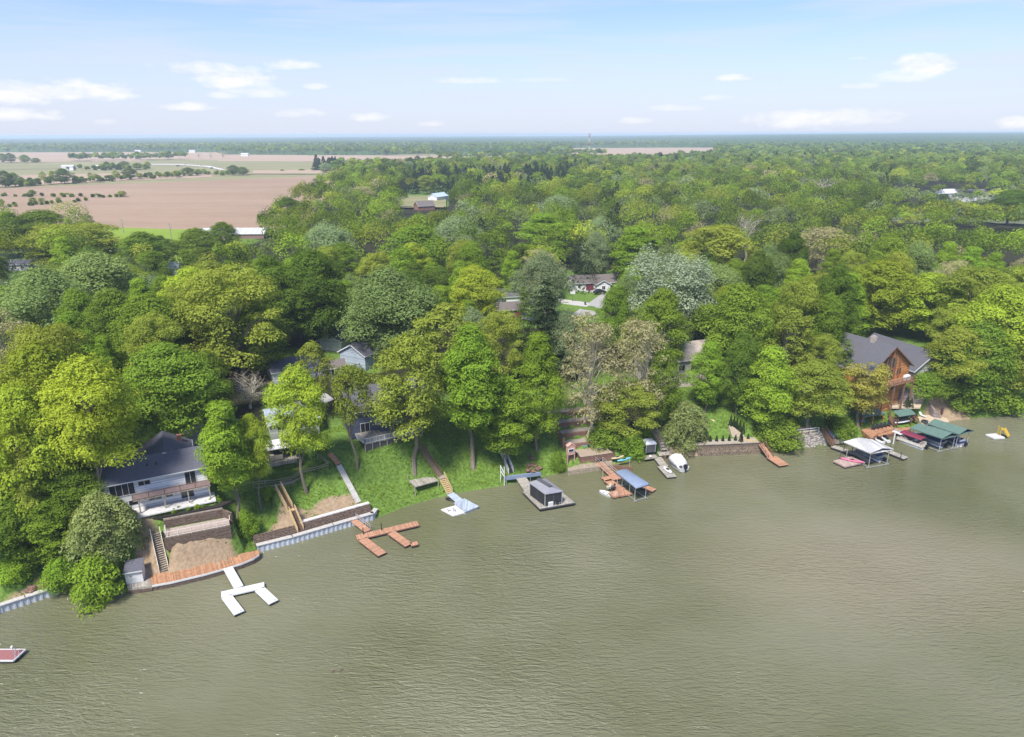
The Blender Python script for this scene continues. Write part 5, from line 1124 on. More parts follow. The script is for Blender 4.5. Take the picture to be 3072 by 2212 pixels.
def middle_property(SW):
    off = [V3((-(b - a).normalized().y, (b - a).normalized().x, 0)) for a, b in zip(SW[:-1], SW[1:])]; nv = off[1]
    tb = thing('timber_bulkhead', 'dark stacked sleeper wall with grey cap behind the long steel seawall', 'wall', SW[1]); timber_wall('timber_courses', tb, [SW[0] + nv * .8 - nv.cross(V3((0, 0, 1))) * .2, SW[1] + nv * .8, SW[2] + nv * .8, SW[3] + nv * .8], .9, 2.3, .3, lean=.16, seed=11)
    mb = MB(); a, b = SW[1].lerp(SW[2], .25) + nv * 2.15, SW[3] + nv * 2.15; mb.box((*((a + b) / 2)[:2], 2.4), ((b - a).length, .7, .16), math.atan2((b - a).y, (b - a).x)); mb.build('cap', m_concl, tb, world=True)
    sheet('gravel_ledge', [SW[1] + nv * .7, SW[2] + nv * .7, SW[3] + nv * .7, SW[3] + nv * .5, SW[2] + nv * .3, SW[1] + nv * .3], m_mulch, .0, z=1.2)
    # yellow stairs
    top, mid, bot = ST['yellow']; ys = thing('timber_stairs', 'new yellow timber stairs with handrails down to the long steel seawall', 'stairs', bot)
    stair(ys, top, mid, 1.0, m_brnw, m_yel, n=15); m2 = mid + (bot - mid).normalized() * .9 + V3((0, 0, .3)); stair(ys, V3((m2.x, m2.y, mid.z)), bot, 1.0, m_brnw, m_yel, n=14); beam('landing', V3((mid.x, mid.y, mid.z)), V3((m2.x, m2.y, mid.z)), 1.1, .1, m_yel, ys, ext=.1)
    for q in (top.lerp(mid, .35), mid, mid.lerp(bot, .6)): MB().bar(V3((q.x, q.y, q.z - 3)), q, .12).build('support_post', m_yel, ys, world=True)
    # rail fence and low wall on the slope
    fp = [G(fB(*q), .2) for q in ((165, 985), (350, 968), (480, 945), (565, 885), (680, 862), (785, 828), (735, 780), (690, 755))]
    wf = thing('rail_fence', 'weathered rail fence on a low board wall curving across the grass slope', 'fence', fp[2]); fence_rail('rails', fp, 1.0, 1.7, m_grayw, wf, rails=(1.0, .6)); timber_wall('low_wall', wf, fp[:6], min(p.z for p in fp[:6]) - .4, min(p.z for p in fp[:6]) + .3, .15, m=m_grayw, seed=4)
    # concrete path and ramp
    pa, pb, pc = ST['path']; rp = thing('wooden_ramp', 'short orange board ramp at the head of the straight concrete path', 'ramp', pa); beam('boards', pa + V3((0, 0, .15)), pb + V3((0, 0, .15)), 1.1, .12, m_deckor, rp); MB().bar(pa - V3((0, 0, .4)), pb - V3((0, 0, .4)), .15).build('joist', m_brnw, rp, world=True)
    mb = MB(); n = 9
    for i in range(n):
        a, b = pb.lerp(pc, i / n), pb.lerp(pc, (i + 1) / n); mb.bar(a - V3((0, 0, .15)), b - V3((0, 0, .15)), 1.0, .24)
    tag(mb.build('path', m_conc), kind='structure')
    # brown E-shaped dock
    z = .55; dk = thing('floating_dock', 'brown floating dock with two fingers beyond the long steel seawall', 'dock', W(fB(1100, 1370), 0)); g0, g1 = W(fB(985, 1280), z), W(fB(1100, 1345), z); beam('gangway', V3((g0.x, g0.y, 1.2)), V3((g1.x, g1.y, .6)), 1.2, .12, m_dockbr, dk)
    fence_rail('gangway_rail', [V3((g0.x, g0.y, 1.2)) + V3((.3, .6, 0)), V3((g1.x, g1.y, .6)) + V3((.3, .6, 0))], .9, 1.5, m_alu, dk, pw=.05)
    c0, c1 = W(fB(1005, 1395), z), W(fB(1508, 1277), z); dock_section('crosswalk', c0, c1, 1.55, m_dockbr, dk)
    dd = (c1 - c0).normalized(); nn = V3((dd.y, -dd.x, 0)); e0, e1 = W(fB(1215, 1530), z), W(fB(1432, 1455), z); a0, a1 = c0 + dd * .8, W(fB(1285, 1345), z)
    dock_section('finger', a0 + nn * .8, e0, 1.5, m_dockbr, dk); dock_section('finger', a1 + nn * .35, e1, 1.4, m_dockbr, dk); dock_section('finger_foot', W(fB(1452, 1450), z), W(fB(1500, 1439), z), 1.0, m_dockbr, dk, ext=.1)
    for s in ((1062, 1370), (1210, 1335)): a = W(fB(*s), z); MB().tube([a, a + V3((0, 0, 1.3))], .08).build('mooring_pole', m_black, dk, world=True)
    # gazebo with pale roof
    q = [W(fB(*s), 12.2) for s in ((235, 655), (430, 612), (530, 640), (390, 690))]; a, b = W(fB(250, 650), 12.3), W(fB(425, 608), 12.3)
    d = W(fB(535, 590), 13) - W(fB(250, 640), 13); rz = math.atan2(d.y, d.x); og = W(fB(400, 735), 9.6); gz = thing('gazebo', 'open gazebo with white roof and dark screens on the slope', 'gazebo', og, rz)
    mb = MB(); s_ = 2.6; r_ = [(-s_, -1.9, 2.5), (s_, -1.9, 2.5), (s_, 1.9, 2.5), (-s_, 1.9, 2.5)]; mb.add(r_ + [(-1.6, 0, 3.5), (1.6, 0, 3.5)] + [(x, y, z - .12) for x, y, z in r_], [(0, 1, 5, 4), (1, 2, 5), (2, 3, 4, 5), (3, 0, 4), (9, 8, 7, 6), (0, 6, 7, 1), (1, 7, 8, 2), (2, 8, 9, 3), (3, 9, 6, 0)]); mb.build('roof', m_roofl, gz)
    for x in (-2.3, 0, 2.3):
        for y in (-1.6, 1.6): MB().box((x, y, 1.2), (.14, .14, 2.5)).build('post', m_dkgr, gz)
    mb = MB().box((-1.15, 1.6, 1.25), (2.1, .04, 2.3)).box((1.15, 1.6, 1.25), (2.1, .04, 2.3)).box((2.3, 0, 1.25), (.04, 3.0, 2.3)); mb.build('screen', m_screen, gz); MB().box((0, 0, 0), (5.2, 3.8, .2)).box((0, .4, -.6), (4.6, 2.6, 1.2)).build('floor', m_gray, gz); MB().box((-1.1, -1.62, .75), (2.1, .06, .9)).build('rail_panel', m_grayw, gz)
    # grey roofed house behind it
    o = W(fB(330, 560), 10.2); house('cottage', 'low house with pale blue-grey roof and small vents behind the gazebo', o + V3((-2, 3, 0)), R(24), 9, 8, 2.4, 1.5, m_sidgr, mat('pale_blue_roof', (.30, .34, .40), .7, .12, 3), base=3, wins=[('l', 2, 1.4, 1.4, 1.1), ('l', 6, 1.3, 1.8, 1.3), ('f', 0, 1.4, 1.2, 1)])
    # navy house
    o = W(fB(958, 600), 9.2); rz = R(25); hx = lambda x, y, z=0: o + V3((x * math.cos(rz) - y * math.sin(rz), x * math.sin(rz) + y * math.cos(rz), z)); nh = house('navy_house', 'navy blue house with grey shingle roof and white railed deck', hx(.3, 3.8), rz, 15, 7.6, 5.6, 3.3, m_sidb, m_roofg, base=3, wins=[('l', 3.0, 5.0, 1.3, .7), ('l', 2.6, 1.9, 1.7, 2.1, 'slider'), ('l', 8.4, 2.3, 1.6, 1.2), ('f', .5, 3.6, 1.1, 1.2)])
    pre = set(nh.children); house('wing', '', (0, 0, 0), 0, 4.0, 7.0, 3.4, 3.4, m_sidb, m_roofg, base=3, parent=nh, wins=[('f', 0, 1.6, 1.8, 2.0, 'slider'), ('f', 0, 4.6, 1.1, .9)])
    xf = Matrix.Translation((8.6, -5.2, 0)) @ Matrix.Rotation(R(90), 4, 'Z')
    for c in list(nh.children):
        if c not in pre: c.matrix_basis = xf @ c.matrix_basis
    dkp = [W(fB(*s), 10.4) for s in ((1012, 590), (1075, 632), (1392, 560), (1540, 520))]; rear = [hx(12.5, -.2, 0), hx(.8, -.1, 0)]; MB().prism([tuple(p[:2]) for p in dkp] + [tuple(p[:2]) for p in rear], 10.22, 10.4).build('deck', m_gray, nh, world=True)
    fence_rail('deck_railing', dkp, 1.0, 2.0, m_white, nh, rails=(1.0, .08), balus=.28); mb = MB()
    for i in range(9): p = dkp[1].lerp(dkp[3], i / 8); mb.bar(V3((p.x, p.y, 6)), V3((p.x, p.y, 10.2)), .16)
    mb.build('deck_post', m_grayw, nh, world=True); mb = MB(); a, b = dkp[1], dkp[3]; mb.bar(V3((a.x, a.y + .15, 9.3)), V3((b.x, b.y + .15, 9.3)), .06, 1.6); mb.build('deck_skirt', m_dkgr, nh, world=True)
    # dark stairs and viewing platform
    top, mid, bot = ST['dark']; ds = thing('timber_stairs', 'weathered dark stairs down the grass bank to the blue-grey dock', 'stairs', bot); stair(ds, top, mid, 1.0, m_grayw, m_brnw, sides=(1,)); m2 = mid + (bot - mid) * .12; stair(ds, V3((m2.x, m2.y, mid.z)), bot, 1.0, m_yel, m_yel, sides=(1,)); beam('landing', mid, V3((m2.x, m2.y, mid.z)), 1.3, .1, m_grayw, ds, .5)
    q = [G(fB(1550, 935), 1.0).z]; q = [W(fB(*s), q[0]) for s in ((1415, 915), (1482, 983), (1672, 930), (1608, 872))]; vp = thing('viewing_platform', 'weathered timber platform with bench rail beside the dark stairs', 'platform', sum(q, V3()) / 4, math.atan2((q[2] - q[1]).y, (q[2] - q[1]).x)); z = q[0].z; MB().prism([tuple(p[:2]) for p in q], z - .15, z).build('decking', m_gray, vp, world=True)
    fence_rail('bench_rail', [q[1].lerp(q[0], .8), q[0], q[3]], .95, 1.5, m_grayw, vp, rails=(1.0, .55, .3)); 
    for p in q: MB().bar(V3((p.x, p.y, z - 3)) * 1.0, V3((p.x, p.y, z - .1)), .14).build('support_post', m_grayw, vp, world=True)
    # blue-grey dock and white swim mat
    z = .6; bd = thing('floating_dock', 'blue-grey dock at the foot of the dark stairs', 'dock', W(fB(1880, 1120), 0)); a, b = W(fB(1772, 1043), z), W(fB(1862, 1108), z); beam('gangway', V3((a.x, a.y, .8)), b, 1.5, .14, m_bluedk, bd); q = [W(fB(*s), z) for s in ((1800, 1113), (1886, 1076), (2006, 1140), (1892, 1186))]
    pr_ = MB().prism([tuple(p[:2]) for p in q], z - .16, z).build('platform', m_bluedk, bd, world=True); c = sum(q, V3()) / 4; MB().prism([tuple((p * .94 + c * .06)[:2]) for p in q], -.2, z - .18).build('float', m_conc, bd, world=True)
    for s in ((1815, 1130), (1884, 1180)): a = W(fB(*s), z); MB().tube([a - V3((0, 0, 1.5)), a + V3((0, 0, .9))], .07).build('mooring_pole', m_plastic, bd, world=True)
    q = [W(fB(*s), .28) for s in ((1693, 1164), (1815, 1130), (1893, 1188), (1792, 1216))]; sm = thing('swim_mat', 'white floating swim mat with dark marks beside the blue-grey dock', 'swim mat', sum(q, V3()) / 4); MB().prism([tuple(p[:2]) for p in q], -.02, .28).build('foam', m_plastic, sm, world=True, bevel=.08); mb = MB()
    for s in ((1752, 1170), (1768, 1176), (1760, 1180), (1795, 1158), (1806, 1170), (1815, 1180), (1800, 1178)): a = W(fB(*s), .28); mb.box((a.x, a.y, .285), (.45, .14, .02), random.uniform(0, 3))
    mb.build('dark_mark', m_black, sm, world=True); kayak('black float tucked behind the blue-grey dock', W(fB(1735, 1085), .05), W(fB(1800, 1100), .05), m_black, .9, name='float_tube', cat='float', cock=False)
def brick_property():
    # white stairs with small blue walkway
    top, mid, bot = ST['metal']; ws = thing('metal_stairs', 'white metal stairs with rails running down the bank under bright trees', 'stairs', bot); stair(ws, top, mid, 1.0, m_dkgr, m_plastic); stair(ws, mid, bot, 1.0, m_dkgr, m_plastic)
    a, b = W(fC(608, 945), 1.35), W(fC(908, 905), 1.35); bw = thing('walkway', 'blue canvas-sided walkway with white gate posts at the foot of the white stairs', 'walkway', a); beam('deck', a, b, 1.2, .14, m_blue, bw); d = (b - a).normalized(); n = V3((-d.y, d.x, 0)); MB().bar(a - n * .62 + V3((0, 0, .1)), b - n * .62 + V3((0, 0, .1)), .05, .75).build('side_panel', m_blue, bw, world=True)
    for k in (.02, .35, .7, 1): q = a.lerp(b, k) - n * .55; MB().bar(V3((q.x, q.y, -1.2)), q + V3((0, 0, .4)), .09).build('post', m_alu, bw, world=True)
    g = W(fC(600, 1000), .3); mb = MB()
    for q in (W(fC(572, 960), 1.0), W(fC(604, 1000), .3)): mb.bar(V3((q.x, q.y, -.8)), V3((q.x, q.y, 4.0)), .13)
    p, q = W(fC(572, 960), 1.0), W(fC(604, 1000), .3); mb.bar(V3((p.x, p.y, 3.9)), V3((q.x, q.y, 2.6)), .12); mb.bar(V3((p.x, p.y, 2.9)), V3((q.x, q.y, 1.9)), .12); mb.build('gate_frame', m_plastic, bw, world=True)
    # gazebo raft
    z = .7; q = [W(fC(*s), z) for s in ((752, 1062), (905, 1212), (1208, 1158), (1040, 1020))]; gr = thing('gazebo_raft', 'floating raft with grey-roofed gazebo closed by black screens', 'raft', sum(q, V3()) / 4, math.atan2((q[2] - q[1]).y, (q[2] - q[1]).x)); MB().prism([tuple(p[:2]) for p in q], z - .14, z).build('deck', m_gray, gr, world=True); c = sum(q, V3()) / 4
    MB().prism([tuple((p * .95 + c * .05)[:2]) for p in q], -.3, z - .16).build('float', m_float, gr, world=True); mb = MB()
    for i in range(4): mb.bar(q[i] - V3((0, 0, .1)), q[(i + 1) % 4] - V3((0, 0, .1)), .07, .24)
    mb.build('rim', m_dkgr, gr, world=True); a, b = W(fC(745, 955), z + .2), W(fC(822, 1060), z); beam('gangway', V3((a.x, a.y, 1.2)), b, 2.0, .14, m_gray, gr)
    e = [W(fC(*s), 3.3) for s in ((812, 985), (950, 1086), (1106, 1060), (955, 950))]; r0, r1 = W(fC(893, 960), 4.2), W(fC(1003, 1025), 4.2); mb = MB(); mb.add(list(e) + [r0, r1] + [p - V3((0, 0, .14)) for p in e], [(0, 1, 5, 4), (1, 2, 5), (2, 3, 4, 5), (3, 0, 4), (9, 8, 7, 6), (0, 6, 7, 1), (1, 7, 8, 2), (2, 8, 9, 3), (3, 9, 6, 0)])
    rf = mb.build('roof', mat('lavender_metal', (.25, .25, .285), .5, .08, 2), gr, world=True); dd = (r1 - r0); u = (e[3] - e[0]).normalized() * .35; mb = MB(); mb.add([r0 - dd * .02 - u + V3((0, 0, .12)), r1 - u + V3((0, 0, .12)), r1 + V3((0, 0, .3)), r0 + V3((0, 0, .3)), r0 - dd * .02 + u + V3((0, 0, .12)), r1 + u + V3((0, 0, .12))], [(0, 1, 2, 3), (3, 2, 5, 4), (0, 3, 4), (1, 5, 2)]); mb.build('vent_cap', m_dkgr, rf, world=True)
    ins = [(p * .93 + sum(e, V3()) / 4 * .07) for p in e]
    for i in range(4):
        a, b = ins[i], ins[(i + 1) % 4]; MB().bar(V3((a.x, a.y, z)), V3((a.x, a.y, 3.2)), .12).build('post', m_alu, gr, world=True)
        MB().bar(V3((a.x, a.y, 1.95)), V3((b.x, b.y, 1.95)), .04, 2.35).build('screen', m_screen, gr, world=True); m_ = (a + b) / 2; MB().bar(V3((m_.x, m_.y, z)), V3((m_.x, m_.y, 3.2)), .1).build('post', m_dkgr, gr, world=True)
    outboard(gr, W(fC(1050, 1175), .55), math.atan2(-(q[2] - q[1]).x, (q[2] - q[1]).y) + math.pi, 1.2); a = W(fC(995, 1190), .5); MB().box(a + V3((0, 0, .5)), (.9, .7, 1.0), .4).build('storage_box', m_plastic, gr, world=True, bevel=.04)
    mb = MB()
    for k in range(3): a = W(fC(1010 + 30 * k, 1195), .3); mb.tube([a, a + V3((0, 0, .9)), a + V3((.4, .1, .9))], .04)
    mb.build('rack_rail', m_alu, gr, world=True)
    # stone heap by the walkway
    rs = random.Random(8)
    for i in range(22):
        p = W(fC(800 + rs.uniform(0, 115), 905 - rs.uniform(0, 85)), 1.1 + rs.uniform(0, .8)); rock('reddish stone in the heap beside the blue walkway', V3((p.x, p.y, max(p.z, th(p.x, p.y) + .1))), rs.uniform(.25, .5), m_brickw, 'reddish stones heaped by the blue walkway')
    # ---- brick patio and terraces
    bt = thing('brick_patio', 'brown brick patio with stepped brick terraces rising behind it', 'patio', BC, 0)
    def wl(name, a, b, z0, z1, m, t=.35): MB().bar(V3((a.x, a.y, (z0 + z1) / 2)), V3((b.x, b.y, (z0 + z1) / 2)), t, z1 - z0).build(name, m, bt, world=True)
    L_ = (BP[1] - BP[0]).length; wl('front_wall', BP[0], BP[1], -.2, 2.3, m_brickw); wl('side_wall', BP[1], BP[1] + BN * 4.5 - BD * .5, .4, 2.3, m_brickw); wl('side_wall', BP[0], BP[0] + BN * 4.2, 0.3, 2.3, m_brickw)
    MB().prism([tuple(p[:2]) for p in (BP[0] + BN * .18, BP[1] + BN * .18, BP[1] + BN * 4.3, BP[0] + BN * 4.3)], 2.0, 2.26).build('paving', mat('patio_paving', (.36, .28, .21), .9, .3, 5), bt, world=True)
    wk = [W(fC(*s), .95) for s in ((1142, 862), (1145, 888), (1420, 846), (1525, 836), (1520, 800), (1250, 832))]; MB().prism([tuple(p[:2]) for p in wk], -.3, .95).build('lower_walk', mat('stone_walk', (.33, .27, .2), .9, .3, 4), bt, world=True)
    for i in range(4):
        o = BC + BN * (4.3 + 2.6 * i) - BD * (.8 + .3 * i); hw = 5.2; wl('terrace_wall', o - BD * hw, o + BD * hw, 1.8 + 1.25 * i, 3.45 + 1.25 * i, m_brickw, .4); MB().prism([tuple(p[:2]) for p in (o - BD * hw + BN * .2, o + BD * hw + BN * .2, o + BD * hw + BN * 2.4, o - BD * hw + BN * 2.4)], 3.0 + 1.25 * i, 3.4 + 1.25 * i).build('terrace_bed', m_gravel, bt, world=True)
    o = BC - BD * 6.0; wl('stepped_wall', o + BN * 3.5, o + BN * 12, 2, 5.5, m_brickw, .4)
    # stairs left end
    # pink tower shed
    a, b = W(fC(1140, 838), .95), W(fC(1203, 826), .95); d = b - a; w = d.length; rz = math.atan2(d.y, d.x); zt = 4.3; ps = thing('garden_shed', 'narrow salmon pink gabled shed with dark window at the brick patio', 'shed', a, rz); mb = MB(); mb.add([(0, 0, 2.1), (w, 0, 2.1), (w, .7, 2.1), (0, .7, 2.1), (0, 0, 4.0), (w, 0, 4.0), (w, .7, 4.0), (0, .7, 4.0), (w / 2, 0, 4.5), (w / 2, .7, 4.5)], [(3, 2, 1, 0), (0, 1, 5, 8, 4), (2, 3, 7, 9, 6), (1, 2, 6, 5), (3, 0, 4, 7)]); mb.build('wall', m_salmon, ps)
    mb = MB(); mb.bar((-.1, .35, 4.0), (w / 2, .35, 4.56), .95, .08).bar((w + .1, .35, 4.0), (w / 2, .35, 4.56), .95, .08); mb.build('roof', m_salmon, ps)
    for x in (.07, w - .07): MB().box((x, .1, 1.05), (.16, .16, 2.1)).build('post', m_salmon, ps)
    f = MB().box((w * .45, -.03, 3.1), (w * .75, .06, .75)).build('window', m_plastic, ps); MB().box((w * .45, -.07, 3.1), (w * .6, .03, .5)).build('pane', m_glass, f); MB().box((w * .5, .62, 1.05), (w * .9, .1, 2.0)).build('back_panel', m_brickw, ps)
    for s, m, lab in (((1285, 690), m_teal, 'aqua blue chair on the brick patio'), ((1322, 683), m_navy, 'dark blue chair on the brick patio'), ((1360, 682), m_grayw, 'tan chair on the brick patio')): chair(lab, W(fC(*s), 2.28), R(-70) + BA, m, None)
    rock('pale boulder beside the tan chair on the brick patio', W(fC(1412, 690), 2.7), .5, m_conc)
    p = thing('fire_pit', 'dark low fire pit on the lower walk of the brick patio', 'fire pit', W(fC(1408, 805), .95)); MB().tube([(0, 0, 0), (0, 0, .4)], [.6, .7], 12).build('bowl', m_black, p)
    kayak('tan canoe beside the brick patio steps', W(fC(1515, 792), 1.2), W(fC(1620, 768), 1.5), mat('tan_plastic', (.50, .40, .26), .5), .85); kayak('aqua blue kayak beside the tan canoe', W(fC(1565, 812), 1.1), W(fC(1680, 782), 1.3), m_teal, .75)
    bm = [W(fC(*s), .9) for s in ((1520, 800), (1690, 830), (1690, 852), (1525, 838))]; mb = thing('low_wall', 'low dark timber wall at the waterline below the kayaks', 'wall', bm[0]); timber_wall('timber_courses', mb, [bm[3], bm[2]], -.6, .9, .3, m=m_brnw, seed=6)
    # ---- blue canopy lift and brown dock
    canopy_lift('boat lift under a long slate-blue fabric canopy', [W(fC(*s), 3.3) for s in ((1545, 890), (1640, 868), (1840, 996), (1722, 1028))], 3.3, 3.7, m_blue, flat=True)
    z = .6; bd = thing('dock', 'zigzag brown dock beside the slate-blue boat canopy', 'dock', W(fC(1560, 1000), 0)); a, b = W(fC(1410, 812), 1.1), W(fC(1535, 930), z); beam('gangway', a, b, 1.5, .14, m_dockbr, bd)
    for s in (-.7, .7): fence_rail('gangway_rail', [a + V3((s, .2, 0)), b + V3((s, .2, 0))], 1.0, 1.8, m_alu, bd, pw=.05)
    for a, b, w in (((1445, 958), (1590, 930), 1.8), ((1478, 962), (1602, 1046), 1.7)): dock_section('section', W(fC(*a), z), W(fC(*b), z), w, m_dockbr, bd)
    q = [W(fC(*s), z + .01) for s in ((1492, 1072), (1602, 1032), (1692, 1078), (1530, 1108))]; MB().prism([tuple(p[:2]) for p in q], z - .3, z + .01).build('platform', m_dockbr, bd, world=True); dock_section('side_section', W(fC(1720, 990), z - .03), W(fC(1880, 1050), z - .03), 1.3, m_dockbr, bd)
    for s in ((1440, 940), (1605, 1010), (1668, 1060), (1668, 860)): a = W(fC(*s), z); MB().tube([a - V3((0, 0, 2)), a + V3((0, 0, 1.9))], .07).build('piling', m_alu, bd, world=True)
    a = W(fC(1556, 1098), z); MB().bar(a + V3((-.2, 0, -.6)), a + V3((-.2, 0, .8)), .05).bar(a + V3((.2, 0, -.6)), a + V3((.2, 0, .8)), .05).bar(a + V3((-.2, 0, .6)), a + V3((.2, 0, .6)), .05).bar(a + V3((-.2, 0, .2)), a + V3((.2, 0, .2)), .05).build('ladder', m_plastic, bd, world=True)
    chair('cream lounge chair on the zigzag brown dock, left of the dark one', W(fC(1490, 1040), z), R(200), mat('cream_plastic', (.55, .5, .4), .5)); chair('dark lounge chair on the zigzag brown dock', W(fC(1525, 1042), z), R(200), m_dkgr)
    # dinghy
    a, b = W(fC(1512, 1108), .0), W(fC(1412, 1068), .0); d = b - a; dg = thing('dinghy', 'small white open dinghy tied to the zigzag brown dock', 'boat', a, math.atan2(d.y, d.x)); L_ = d.length; o_, i_ = [], []
    for k in (0, .1, .4, .75, .93, 1): w = 1.3 * (1 if k < .5 else max(.12, 1 - ((k - .5) / .52) ** 2)) / 2; o_.append([(L_ * k, -w, .45), (L_ * k, -w * .8, -.05), (L_ * k, w * .8, -.05), (L_ * k, w, .45), (L_ * k, w * .82, .45), (L_ * k, w * .6, .12), (L_ * k, -w * .6, .12), (L_ * k, -w * .82, .45)])
    MB().loft(o_).build('hull', m_plastic, dg); MB().box((L_ * .35, 0, .33), (.3, 1.1, .05)).box((L_ * .7, 0, .33), (.3, .8, .05)).build('thwart', m_plastic, dg)
def lawn_property():
    # curtained shelter on small dock
    q = [W(fD(*s), .8) for s in ((88, 1372), (112, 1398), (236, 1378), (206, 1340))]; sh = thing('curtained_shelter', 'small shelter with pale canopy and dark grey curtains at the waterline', 'shelter', sum(q, V3()) / 4); MB().prism([tuple(p[:2]) for p in q], .6, .8).build('deck', m_grayw, sh, world=True); z1 = 3.0; c = W(fD(148, 1345), .8); rz = R(12)
    mb = MB(); s_ = 1.15; p = [(-s_, -s_, z1 - .8), (s_, -s_, z1 - .8), (s_, s_, z1 - .8), (-s_, s_, z1 - .8)]; lo = V3(sh.location)
    def L2(x, y, z): return (c.x - lo.x + x * math.cos(rz) - y * math.sin(rz), c.y - lo.y + x * math.sin(rz) + y * math.cos(rz), z)
    secs = [[L2(x * k, y * k, zz) for x, y in ((-1, -1), (1, -1), (1, 1), (-1, 1))] for k, zz in ((s_, 2.55), (s_, 2.85), (.8, 3.15), (.3, 3.25))]; MB().loft(secs).build('canopy', m_cover, sh)
    for i, (a, b) in enumerate((((-1, -1), (1, -1)), ((1, -1), (1, 1)), ((1, 1), (-1, 1)), ((-1, 1), (-1, -1)))): MB().bar(L2(*a, 1.68), L2(*b, 1.68), .05, 1.75).build('curtain', m_dkgr, sh); MB().bar(L2(*a, .8), L2(*a, 2.6), .09).build('post', m_alu, sh)
    MB().tube([tuple(W(fD(160, 1352), .8) - lo - V3((0, .8, 0))), tuple(W(fD(160, 1352), 1.3) - lo - V3((0, .8, 0)))], [.3, .22], 10).build('bucket', m_cover, sh)
    # zigzag grey stairs
    pts = ST['grey']; zs = thing('timber_stairs', 'grey zigzag stairs with pale railings down to the weathered dock', 'stairs', pts[-1])
    for a, b in zip(pts[:-2], pts[1:-1]): stair(zs, a, b, 1.3, m_gray, m_grayw, n=max(3, int(abs(a.z - b.z) / .2)), sides=(-1, 1))
    beam('landing', pts[3] + V3((-.3, .4, -.4)), pts[4] + V3((.4, -.4, 0)), 2.4, .15, m_gray, zs); fence_rail('landing_rail', [pts[3] + V3((1.4, .6, -.5)), pts[4] + V3((2.0, -.6, 0)), pts[4] + V3((.4, -1.0, 0))], 1.0, 1, m_grayw, zs, rails=(1, .6, .3))
    z = .55; dk = thing('floating_dock', 'weathered grey dock carrying a small craft, by the white covered boat', 'dock', W(fD(300, 1450), 0)); dock_section('gangway', W(fD(235, 1372), z + .1), W(fD(305, 1465), z), 1.7, m_gray, dk, z=z); dock_section('platform', W(fD(280, 1462), z), W(fD(378, 1570), z), 2.0, m_gray, dk, z=z - .01); fence_rail('rail', [W(fD(285, 1385), z), W(fD(320, 1440), z)], .9, .8, m_brnw, dk, pw=.06)
    kayak('small white paddle craft lying on the weathered grey dock', W(fD(300, 1478), z), W(fD(372, 1540), z), m_plastic, 1.3, name='paddle_craft', cat='boat')
    # covered white boat
    a, b = W(fD(498, 1522), 0), W(fD(345, 1425), 0); d = b - a; L_ = d.length; cb = thing('covered_boat', 'white runabout under a bulging white cover with black outboard', 'boat', a, math.atan2(d.y, d.x)); secs = []; cs = []
    for k in (0, .15, .45, .75, .92, 1): w = 2.5 * (1 if k < .45 else max(.1, 1 - ((k - .45) / .56) ** 2.2)) / 2; secs.append([(L_ * k, -w, .95), (L_ * k, -w * .85, .2), (L_ * k, 0, -.15), (L_ * k, w * .85, .2), (L_ * k, w, .95)])
    MB().loft(secs).build('hull', m_plastic, cb, smooth=False)
    for k, hz in ((.12, .25), (.2, 1.5), (.42, 2.0), (.66, 1.7), (.86, .8), (1.0, .1)): w = 2.62 * (1 if k < .45 else max(.1, 1 - ((k - .45) / .58) ** 2.2)) / 2; cs.append([(L_ * k, -w, .9), (L_ * k, -w * .92, .95 + hz * .55), (L_ * k, -w * .5, .95 + hz * .95), (L_ * k, 0, .95 + hz), (L_ * k, w * .5, .95 + hz * .95), (L_ * k, w * .92, .95 + hz * .55), (L_ * k, w, .9)])
    MB().loft(cs).build('boat_cover', m_cover, cb, smooth=True); outboard(cb, a - d.normalized() * .3 + V3((0, 0, .5)), math.atan2(d.y, d.x) + math.pi, 1.3); mb = MB(); nv = V3((0, 1, 0)); mb.box((L_ * .06, .7, 1.1), (.5, .5, .4)).box((L_ * .06, -.7, 1.1), (.5, .5, .4)); mb.build('seat', m_dkgr, cb)
    # long retaining wall
    rw = thing('retaining_wall', 'long brown stone retaining wall along the water below the lawn', 'wall', (RW0 + RW1) / 2, RWA); top = [RW0, RW1, W(fD(1300, 1275), 2.0)]; bot = [W(fD(642, 1378), -.2), W(fD(1240, 1352), -.2), W(fD(1335, 1345), -.2)]; mb = MB(); n = 3
    mb.add([*top, *bot, *[p + RWN * 1.2 for p in top], *[p + RWN * 2.2 for p in bot]], [(0, 3, 4, 1), (1, 4, 5, 2), (0, 1, 7, 6), (1, 2, 8, 7), (0, 6, 9, 3), (2, 5, 11, 8)]); mb.build('stone_face', mat('brown_stone', (.235, .175, .125), .9, .5, 5, bump=.7, planks=(2, .22, .06)), rw, world=True); mb = MB().bar(RW0 + V3((0, 0, .06)), RW1 + V3((0, 0, .06)), .35, .12); mb.build('coping', m_grayw, rw, world=True)
    sheet('gravel_strip', [RW0 + RWN * .3, RW1 + RWN * .3, RW1 + RWN * 2.6, RW0 + RWN * 2.0], m_gravel, .06, z=2.5)
    for i in range(9): p = RW0.lerp(RW1, .06 + .8 * i / 8) + RWN * 1.5; cone('small conical evergreen in the row on the gravel strip', V3((p.x, p.y, 2.55)), 1.15, .32, 'conical evergreens along the gravel strip')
    p = W(fD(1052, 1225), 2.5); cone('taller conical evergreen at the right end of the gravel strip', p, 2.6, .5, None); p = W(fD(640, 1228), 2.5); cone('taller conical evergreen at the left end of the gravel strip', p, 1.9, .45, None)
    for i, s in enumerate(((982, 1090), (1008, 1105), (1040, 1125), (1072, 1148), (950, 1075))): cone('dark conical evergreen beside the sloping path', G(fD(*s), -.1), 2.6, .5, 'dark conical evergreens by the sloping path')
